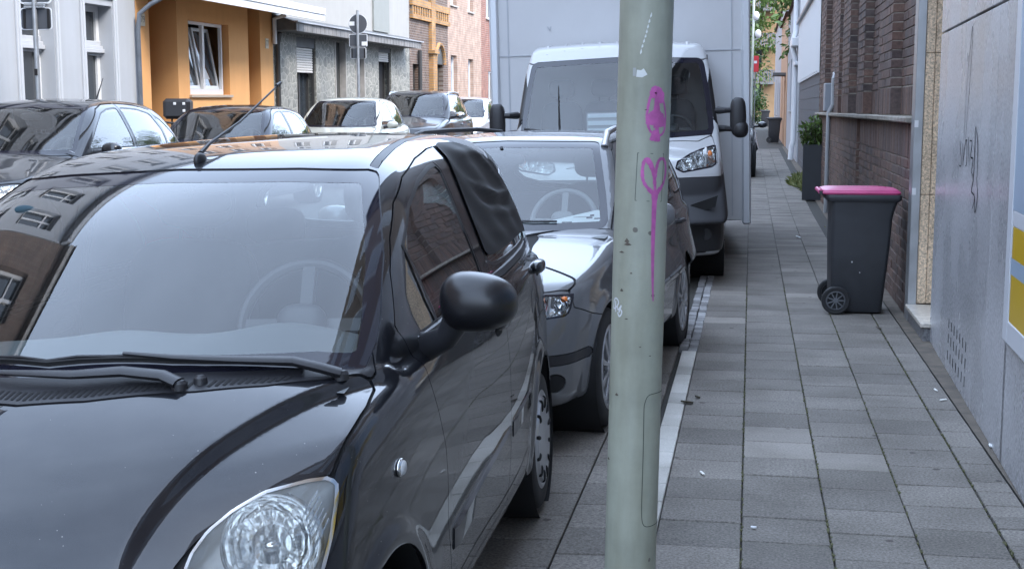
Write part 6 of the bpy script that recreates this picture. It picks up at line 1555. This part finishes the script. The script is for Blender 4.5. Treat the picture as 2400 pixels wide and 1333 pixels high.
    line([(34.8, 1.375), (33.8, 1.33), (33.7, 1.275), (34.6, 1.219), (36.3, 1.173), (38.4, 1.140)], lambda t: .0066 * (1 - .75 * t) if t > .08 else .008, PINK, 'paint_drip', rag=.05)
    line([(-5.7, 1.458), (25, 1.457), (56.3, 1.456)], .0006, OUT, 'panel_seam', False); line([(-8.2, 1.357), (20, 1.356), (52.8, 1.355)], .0006, OUT, 'panel_seam', False); line([(-5.7, 1.458), (-8.2, 1.357)], .0006, OUT, 'panel_seam', False); line([(56.3, 1.456), (52.8, 1.355)], .0006, OUT, 'panel_seam', False)
    line([(110, .936), (68.7, .936), (45.4, .935), (32, .930), (26, .915), (24.7, .895), (25.8, .815), (25.9, .719), (26.5, .67), (29, .648), (36, .638), (50, .636), (73.6, .637), (110, .637)], .0009, OUT, 'door_seam')
    sc = [(15.1, 1.751), (11.6, 1.738), (9.0, 1.727), (6.4, 1.716), (4.6, 1.706), (1.8, 1.697), (-1.2, 1.686), (-4.1, 1.676), (-6.4, 1.662)]
    for i in range(8):
        a, b_ = sc[i], sc[i + 1]; line([a, ((a[0] + b_[0]) / 2 + .6, (a[1] + b_[1]) / 2), (a[0] * .2 + b_[0] * .8, a[1] * .2 + b_[1] * .8)], lambda t: .0016 * (1 - abs(2 * t - 1)) + .0004, SCR, 'scratch', False)
    line([(-21, 1.628), (-14, 1.628)], .0085, plain('sticker_rest', (.36, .37, .36), .6), 'sticker', False); line([(-13, 1.625), (-2, 1.624), (6, 1.629)], .0075, SCR, 'sticker', False, .0005)
    for (a, h, w, l) in ((-24, 1.269, .005, 12), (-22, 1.262, .0035, 18), (-33.7, 1.161, .0035, 9), (-36.7, 1.244, .002, 14), (-12, 1.2, .0015, 6), (10.5, 1.549, .0012, 9), (-40, .93, .003, 10), (-66, .78, .003, 12), (12, 1.04, .001, 5), (-20, 1.10, .001, 8), (35, 1.02, .001, 5)):
        line([(a - l / 2, h - w * .3), (a, h + w * .3), (a + l / 2, h - w * .2)], lambda t, w=w: w * (1 - abs(2 * t - 1) ** 2) + .0003, CHIP, 'paint_chip', False)
    for k, pts in enumerate(([(-60, 1.118), (-57, 1.138), (-47, 1.141), (-42, 1.132), (-50, 1.122), (-60, 1.118)], [(-52, 1.136), (-51, 1.112)], [(-45, 1.13), (-42, 1.118), (-34, 1.128), (-40, 1.112)], [(-44, 1.112), (-38, 1.104), (-32, 1.112), (-35, 1.119)])): line(pts, .0016, WT, 'marker_scribble', rag=.2)
pole()

M_BIN = plain('bin_plastic', (.030, .032, .037), .55, var=.15, scale=9, bumpk=.08, bscale=250); M_PINKLID = plain('pink_lid', (.50, .065, .19), .4, var=.1, scale=14)
def wheelie_bin(label, loc, rot, lid, group=None, detail=True):
    """hinge and wheels at -x, front at +x; width along y"""
    r = thing('wheelie_bin', label, 'bin', loc, (0, 0, rot), group); hw = .235
    def ring(z, x0, x1, w, c=.03, k=4):
        pts = []
        for (cx, cy, a0) in ((x1 - c, w - c, 0), (x0 + c, w - c, 90), (x0 + c, -w + c, 180), (x1 - c, -w + c, 270)):
            for i in range(k): a = radians(a0 + 90 * i / (k - 1)); pts.append((cx + c * cos(a), cy + c * sin(a), z))
        return pts
    m = MB(); R_ = [ring(.012, .02, .385, .19), ring(.03, .012, .395, .2), ring(.50, .002, .435, .222), ring(.74, .0, .45, .228), ring(.80, .0, .465, .232), ring(.862, .0, .485, .236)]
    n = 16; m._add([p for q in R_ for p in q], [(i * n + j, i * n + (j + 1) % n, (i + 1) * n + (j + 1) % n, (i + 1) * n + j) for i in range(5) for j in range(n)] + [tuple(range(n))])
    b = m.build('body', M_BIN, r, True, ang=40)
    m = MB(); A = [ring(.858, -.03, .492, .243), ring(.872, -.045, .51, .25), ring(.905, -.05, .512, .25), ring(.91, -.045, .505, .247), ring(.91, .0, .48, .22), ring(.80, .01, .46, .215)]
    m._add([p for q in A for p in q], [(i * n + j, i * n + (j + 1) % n, (i + 1) * n + (j + 1) % n, (i + 1) * n + j) for i in range(5) for j in range(n)]); m.build('rim', M_BIN, r, True, ang=40)
    m = MB(); L = [ring(.912, -.07, .50, .245, .04), ring(.925, -.075, .505, .25, .04), ring(.945, -.07, .49, .24, .05), ring(.956, -.04, .40, .20, .06), ring(.960, .05, .30, .14, .06)]
    m._add([p for q in L for p in q], [(i * n + j, i * n + (j + 1) % n, (i + 1) * n + (j + 1) % n, (i + 1) * n + j) for i in range(4) for j in range(n)] + [tuple(range(4 * n, 5 * n)), tuple(range(n))[::-1]]); l = m.build('lid', lid, r, True, ang=30)
    m = MB(); m.tube([(-.088, -.21, .93), (-.088, .21, .93)], .017, 12); m.build('handle', lid, l, True)
    for y in (-.20, -.08, .08, .20): m = MB(); m.span(-.1, -.02, y - .012, y + .012, .908, .94, .004); m.build('hinge', M_BIN, r)
    for y in (-.2, .0, .2): m = MB(); m.span(.06 + abs(y), .42, y - .008, y + .008, .945 - .05 * abs(y), .960 - .08 * abs(y), .004); m.build('lid_rib', lid, l)
    if detail:
        for s in (-1, 1):
            for x in (.18, .32): m = MB(); m.span(x, x + .006, s * .2225 - .006, s * .2225 + .006, .70, .855); m.build('side_rib', M_BIN, b)
    if detail:
        for (x, z, q) in ((.16, .40, .005), (.22, .32, .0035), (.30, .62, .002), (.12, .55, .002)): m = MB(); m.ellipsoid((x, -.2155 - .012 * (z - .3), z), (q, .004, q * 1.3), 2, 10, 6); m.build('paint_spot', M_PAPER, b)
    m = MB(); m.tube([(.045, -.24, .105), (.045, .24, .105)], .012, 8); m.build('axle', M_ZINC, r)
    for s in (-1, 1):
        m = MB(); m.lathe([(.075, -.022), (.098, -.024), (.106, -.018), (.107, 0), (.106, .018), (.098, .024), (.075, .022)], axis='Y', n=40); w = m.build('wheel', RUBBER, r, True); w.location = (.045, s * .245, .107)
        m = MB(); m.lathe([(.074, -.012), (.074, .016), (.066, .021), (.063, .012)], axis='Y', n=36); m.lathe([(.001, .02), (.016, .02), (.018, -.01)], axis='Y', n=16)
        for k in range(9): st = len(m.v); m.box((.040, .006, 0), (.052, .014, .009)); m.xf(Matrix.Rotation(2 * pi * k / 9, 4, 'Y'), st)
        rm = m.build('rim', plain('bin_wheel_grey', (.12, .125, .135), .5), w, True, ang=30); rm.scale = (1, s, 1)
        m = MB(); m.lathe([(.001, -.008), (.07, -.008)], axis='Y', n=24); m.build('wheel_back', GAPM, w)
    return r
wheelie_bin('dark grey wheelie bin with bright pink lid against the brick wall', (.618, 10.66, .0), radians(1), M_PINKLID)
_b = wheelie_bin('grey wheelie bin with black lid far down the pavement beside the white downpipe', (.66, 52.2, gz(1, 52)), 0, M_BIN, None, False)
_b = wheelie_bin('farthest dark wheelie bin, small, beyond the bin at the white downpipe', (.6, 80.2, gz(1, 80)), 0, M_BIN, None, False)
# ---- foliage ----
def leafmat(name, lo, hi):
    m, nt, b, o = nmat(name); g = add(nt, 'NewGeometry'); c = ramp(nt, g.outputs['Random Per Island'], [(0, lo), (.6, tuple((a + q) / 2 for a, q in zip(lo, hi))), (1, hi)]); nt.links.new(c, b.inputs['Base Color'])
    b.inputs['Roughness'].default_value = .45; tr = add(nt, 'BsdfTranslucent'); nt.links.new(c, tr.inputs[0]); mx = add(nt, 'MixShader'); mx.inputs[0].default_value = .25
    nt.links.new(b.outputs[0], mx.inputs[1]); nt.links.new(tr.outputs[0], mx.inputs[2]); nt.links.new(mx.outputs[0], o.inputs[0]); return m
M_LEAFD, M_LEAFB = leafmat('leaves_dark', (.02, .05, .012), (.07, .13, .03)), leafmat('leaves_bright', (.05, .09, .02), (.14, .22, .05)); M_BARK = plain('bark', (.07, .055, .045), .9, var=.3, scale=20)
def leaf(m, p, d, l, w, up):
    s = d.cross(up).normalized() if d.cross(up).length > .01 else Vector((1, 0, 0)); n = s.cross(d)
    m._add([p, p + d * l * .45 + s * w * .5 + n * w * .12, p + d * l, p + d * l * .45 - s * w * .5 + n * w * .12], [(0, 1, 2), (0, 2, 3)])
def crown(blobs, n, l, rnd, flat=.6):
    m = MB(); tot = sum(b[3] ** 2 for b in blobs)
    for (x, y, z, R) in blobs:
        for _ in range(int(n * R * R / tot)):
            d = Vector((rnd.gauss(0, 1), rnd.gauss(0, 1), rnd.gauss(0, 1))).normalized(); q = R * rnd.uniform(.55, 1.08) * (1 + .25 * noise.noise(d * 2.3 + Vector((x, y, z))))
            p = Vector((x, y, z)) + Vector((d.x, d.y, d.z * .85)) * q
            dd = (d + Vector((rnd.gauss(0, .6), rnd.gauss(0, .6), rnd.gauss(-.25, .6)))).normalized(); leaf(m, p, dd, l * rnd.uniform(.6, 1.3), l * flat * rnd.uniform(.7, 1.2), Vector((rnd.gauss(0, .4), rnd.gauss(0, .4), 1)).normalized())
    return m
def tree(label, x, y, h, R, n, l, mat, seed, low=.45):
    rnd = random.Random(seed); r = thing('tree', label, 'tree', (x, y, gz(max(x, -.3), y)))
    m = MB(); m.tube([(0, 0, 0), (.05, .02, h * .3), (-.05, .05, h * .62), (0, 0, h * .85)], [.22, .17, .11, .04], 10); bl = []
    for k in range(11):
        a = k * 2.4 + rnd.uniform(-.4, .4); z0 = h * rnd.uniform(low * .7, .75); q = R * rnd.uniform(.45, .85); z1 = min(h * .92, z0 + q * rnd.uniform(.2, .9)); m.tube([(0, 0, z0 * .9), (cos(a) * q * .5, sin(a) * q * .5, (z0 + z1) / 2), (cos(a) * q, sin(a) * q, z1)], [.07, .045, .02], 6)
        bl.append((cos(a) * q, sin(a) * q, z1, R * rnd.uniform(.34, .52)))
    bl += [(0, 0, h * .82, R * .5), (0, 0, h * .62, R * .5)]; m.build('trunk', M_BARK, r, True)
    crown(bl, n, l, rnd).build('crown', mat, r); return r
def planter():
    r = thing('planter', 'tall dark square planter with a leafy green shrub beside the brick wall', 'planter', (1.07, 23.4, gz(1, 23.4)), (0, 0, radians(-2)))
    m = MB(); w, t, h = .185, .015, .93
    for (a, b, c, d) in ((-w, w, -w, -w + t), (-w, w, w - t, w), (-w, -w + t, -w + t, w - t), (w - t, w, -w + t, w - t)): m.span(a, b, c, d, 0, h)
    m.span(-w + t, w - t, -w + t, w - t, .8, .88); m.build('box', plain('planter_grey', (.028, .031, .036), .5, var=.1), r)
    rnd = random.Random(4); m = MB()
    for k in range(16): a = k * 2.4; m.tube([(0, 0, .85), (cos(a) * .12, sin(a) * .12, 1.05), (cos(a) * .22 * rnd.uniform(.5, 1), sin(a) * .22 * rnd.uniform(.5, 1), 1.3)], .005, 5)
    m.build('stems', M_BARK, r)
    crown([(0, 0, 1.10, .21), (-.12, -.05, 1.16, .14), (.13, .02, 1.06, .15), (0, .05, 1.27, .13), (-.08, 0, 1.02, .14), (.1, -.1, 1.2, .11)], 900, .085, rnd, .5).build('foliage', M_LEAFB, r)
planter()
def weeds(name, pts, n, l, seed, mat):
    rnd = random.Random(seed); m = MB()
    for _ in range(n):
        a, b = rnd.choice(pts); p = Vector((a + rnd.gauss(0, .035), b + rnd.gauss(0, .35), gz(a, b) + .0)); leaf(m, p, Vector((rnd.gauss(-.2, .6), rnd.gauss(0, .6), rnd.uniform(.15, 1))).normalized(), l * rnd.uniform(.5, 1.4), l * .22, Vector((0, 1, .3)))
    o = stuff(m.build(name, mat)); return o
M_WEED = leafmat('weed_leaves', (.07, .10, .025), (.20, .20, .07))
tag(weeds('weeds', [(1.08, 25.5), (1.0, 26.5), (.93, 28), (1.05, 29), (.9, 27)], 520, .16, 2, M_WEED), 'yellow green weeds growing at the foot of the wall past the planter', 'weeds')
tag(weeds('weeds', [(1.12, 17.5), (1.13, 18.2), (1.12, 16.8)], 90, .06, 3, M_WEED), 'small green weeds at the brick plinth behind the bin', 'weeds')
tree('leafy tree whose crown shows above the low white house roofs', 4.2, 46, 9.0, 3.4, 5200, .24, M_LEAFB, 11, .5)
tree('broad green tree beyond the low building, crown above its roof', 7.5, 33, 8.5, 3.2, 4200, .24, M_LEAFD, 12, .45)
tree('bright tree filling the gap in front of the far apartments, left of the balconies', -1.4, 104, 13.0, 3.6, 5000, .36, M_LEAFB, 13, .35)
tree('tall tree above the far apartment block on its right', 4.6, 108, 15.0, 4.6, 6000, .36, M_LEAFB, 14, .5)
tree('dark tree behind the pink house roof', 8.0, 58, 9.5, 3.6, 4000, .28, M_LEAFD, 15, .45)
r = thing('shrub', 'dark green shrub at the end of the pavement, left of the farthest bin', 'shrub', (.05, 82, gz(1, 82))); crown([(0, 0, .9, .8), (.2, .2, 1.6, .7), (-.3, 0, 1.3, .7), (.35, 0, .8, .6)], 1500, .2, random.Random(8)).build('foliage', M_LEAFD, r)
m = MB(); m.tube([(0, 0, 0), (.05, 0, 1.2)], .05, 6); m.build('stem', M_BARK, r)
# lamp post with small globes, red sign
r = thing('street_lamp', 'thin pale lamp post with white globes at the end of the street', 'street lamp', (.02, 62, gz(1, 62)))
m = MB(); m.tube([(0, 0, 0), (0, 0, 6.2)], .055, 10); m.build('post', plain('pale_green_paint', (.42, .47, .42), .5), r, True)
for z, x in ((5.3, .12), (4.5, .22)):
    m = MB(); m.ellipsoid((x, 0, z), (.14, .14, .2), 2, 16, 10); m.build('globe', WHITEPL, r, True); m = MB(); m.tube([(0, 0, z - .25), (x, 0, z - .2)], .02, 6); m.build('bracket', plain('pale_green_paint', (.42, .47, .42), .5), r)
r = thing('red_sign', 'small red sign with white mark hanging past the truck edge', 'sign', (.16, 66, gz(1, 66) + 2.9)); m = MB(); m.span(-.16, .16, -.02, .02, 0, .75, .01); m.build('panel', plain('red_panel', (.5, .02, .03), .4), r); m = MB(); m.span(-.07, .07, -.026, -.021, .4, .52); m.build('mark', WHITEPL, r)
m = MB(); m.tube([(0, .1, -2.9), (0, .1, .6)], .025, 6); m.build('post', M_ZINC, r)
# traffic signs seen from behind
M_SIGNB = plain('sign_back_grey', (.085, .092, .105), .5, .3); M_SIGNE = plain('sign_rim', (.70, .72, .74), .4); M_GALV = plain('galvanised_post', (.34, .36, .38), .45, .6, var=.15)
def rrect(w, h, c, k=5):
    return [(sx * (w / 2 - c) + c * cos(a), sz * (h / 2 - c) + c * sin(a)) for (sx, sz, a0) in ((1, 1, 0), (-1, 1, 90), (-1, -1, 180), (1, -1, 270)) for a in [radians(a0 + 90 * i / (k - 1)) for i in range(k)]]
def plate(parent, poly, z, name='sign_plate'):
    m = MB(); m.prism([(a, b + z) for a, b in poly], .03, .034, 'Y'); p = m.build(name, M_SIGNE, parent)
    m = MB(); m.prism([(a * .93, b * .93 + z) for a, b in poly], .0255, .0295, 'Y'); m.build('plate_back', M_SIGNB, p); return p
r = thing('road_sign', 'backs of two grey rounded parking plates on a post before the white house', 'road sign', (-8.62, 15.4, .009 * 15.4 + .10))
m = MB(); m.tube([(0, 0, 0), (0, 0, 3.4)], .03, 12); m.build('post', M_GALV, r, True)
p = plate(r, rrect(.42, .63, .04), 2.90); m = MB(); m.span(.10, .165, .018, .024, 2.66, 2.82); m.build('sticker', M_PAPER, p)
p = plate(r, rrect(.42, .265, .04), 2.405)
for z in (2.575, 2.545): m = MB(); m.span(-.13, .13, -.02, .024, z - .012, z + .012); m.build('clamp', M_GALV, r)
for x in (-.165, .15): m = MB(); m.span(x, x + .03, .015, .024, 2.29, 2.52); m.build('tape_strip', GAPM, p)
m = MB(); m.span(-.02, .02, -.034, -.03, 1.72, 1.80); m.build('sticker', GAPM, r)
r = thing('road_sign', 'backs of a round sign and two smaller plates on a post before the grey house', 'road sign', (-8.62, 29.2, .009 * 29.2 + .10))
m = MB(); m.tube([(0, 0, 0), (0, 0, 3.35)], .032, 12); m.build('post', M_GALV, r, True)
p = plate(r, [(.22 * cos(a), .22 * sin(a)) for a in np.linspace(0, 2 * pi, 28)[:-1]], 3.06); m = MB(); m.span(-.2, -.08, .018, .024, 3.02, 3.11, .004); m.build('sticker', M_PAPER, p)
p = plate(r, rrect(.42, .27, .02), 2.70); m = MB(); m.span(.08, .2, .018, .024, 2.58, 2.67, .004); m.build('sticker', M_PAPER, p)
p = plate(r, rrect(.36, .24, .03), 2.42)
for x in (-.16, .13): m = MB(); m.span(x, x + .03, .015, .024, 2.31, 2.53); m.build('tape_strip', GAPM, p)
# motor scooter on the far pavement, its black top case showing over the car
r = thing('motor_scooter', 'motor scooter with black top case parked before the orange house', 'scooter', (-8.75, 19.55, .009 * 19.5 + .10), (0, 0, radians(14)))
m = MB(); m.ellipsoid((0, 0, .55), (.19, .55, .17), 3); m.ellipsoid((0, -.55, .62), (.2, .1, .35), 3); m.build('body', PAINT_NIGHT, r, True)
m = MB(); m.ellipsoid((0, .12, .78), (.15, .42, .08), 3); m.build('seat', RUBBER, r, True)
m = MB(); m.span(-.21, .21, .42, .80, 1.12, 1.44, .05); tc = m.build('top_case', PLASTIC, r, True)
for (x, z) in ((-.02, 1.36), (.12, 1.36), (.12, 1.25)): m = MB(); m.span(x - .022, x + .022, .405, .42, z - .022, z + .022, .006); m.build('rivet_cap', WHITEPL, tc)
m = MB(); m.tube([(-.1, .5, .8), (-.1, .6, 1.12)], .015, 6); m.tube([(.1, .5, .8), (.1, .6, 1.12)], .015, 6); m.tube([(-.32, -.5, 1.05), (0, -.55, 1.08), (.32, -.5, 1.05)], .016, 8); m.tube([(0, -.55, 1.08), (0, -.7, .3)], .03, 8); m.build('handlebar', PLASTIC, r, True)
for y in (-.7, .62): m = MB(); m.torus((0, y, .24), .19, .055, 'X', 28, 8); m.lathe([(.001, -.03), (.15, -.03), (.15, .03), (.001, .03)], (0, y, .24), 'X', 20); m.build('wheel', RUBBER, r, True)
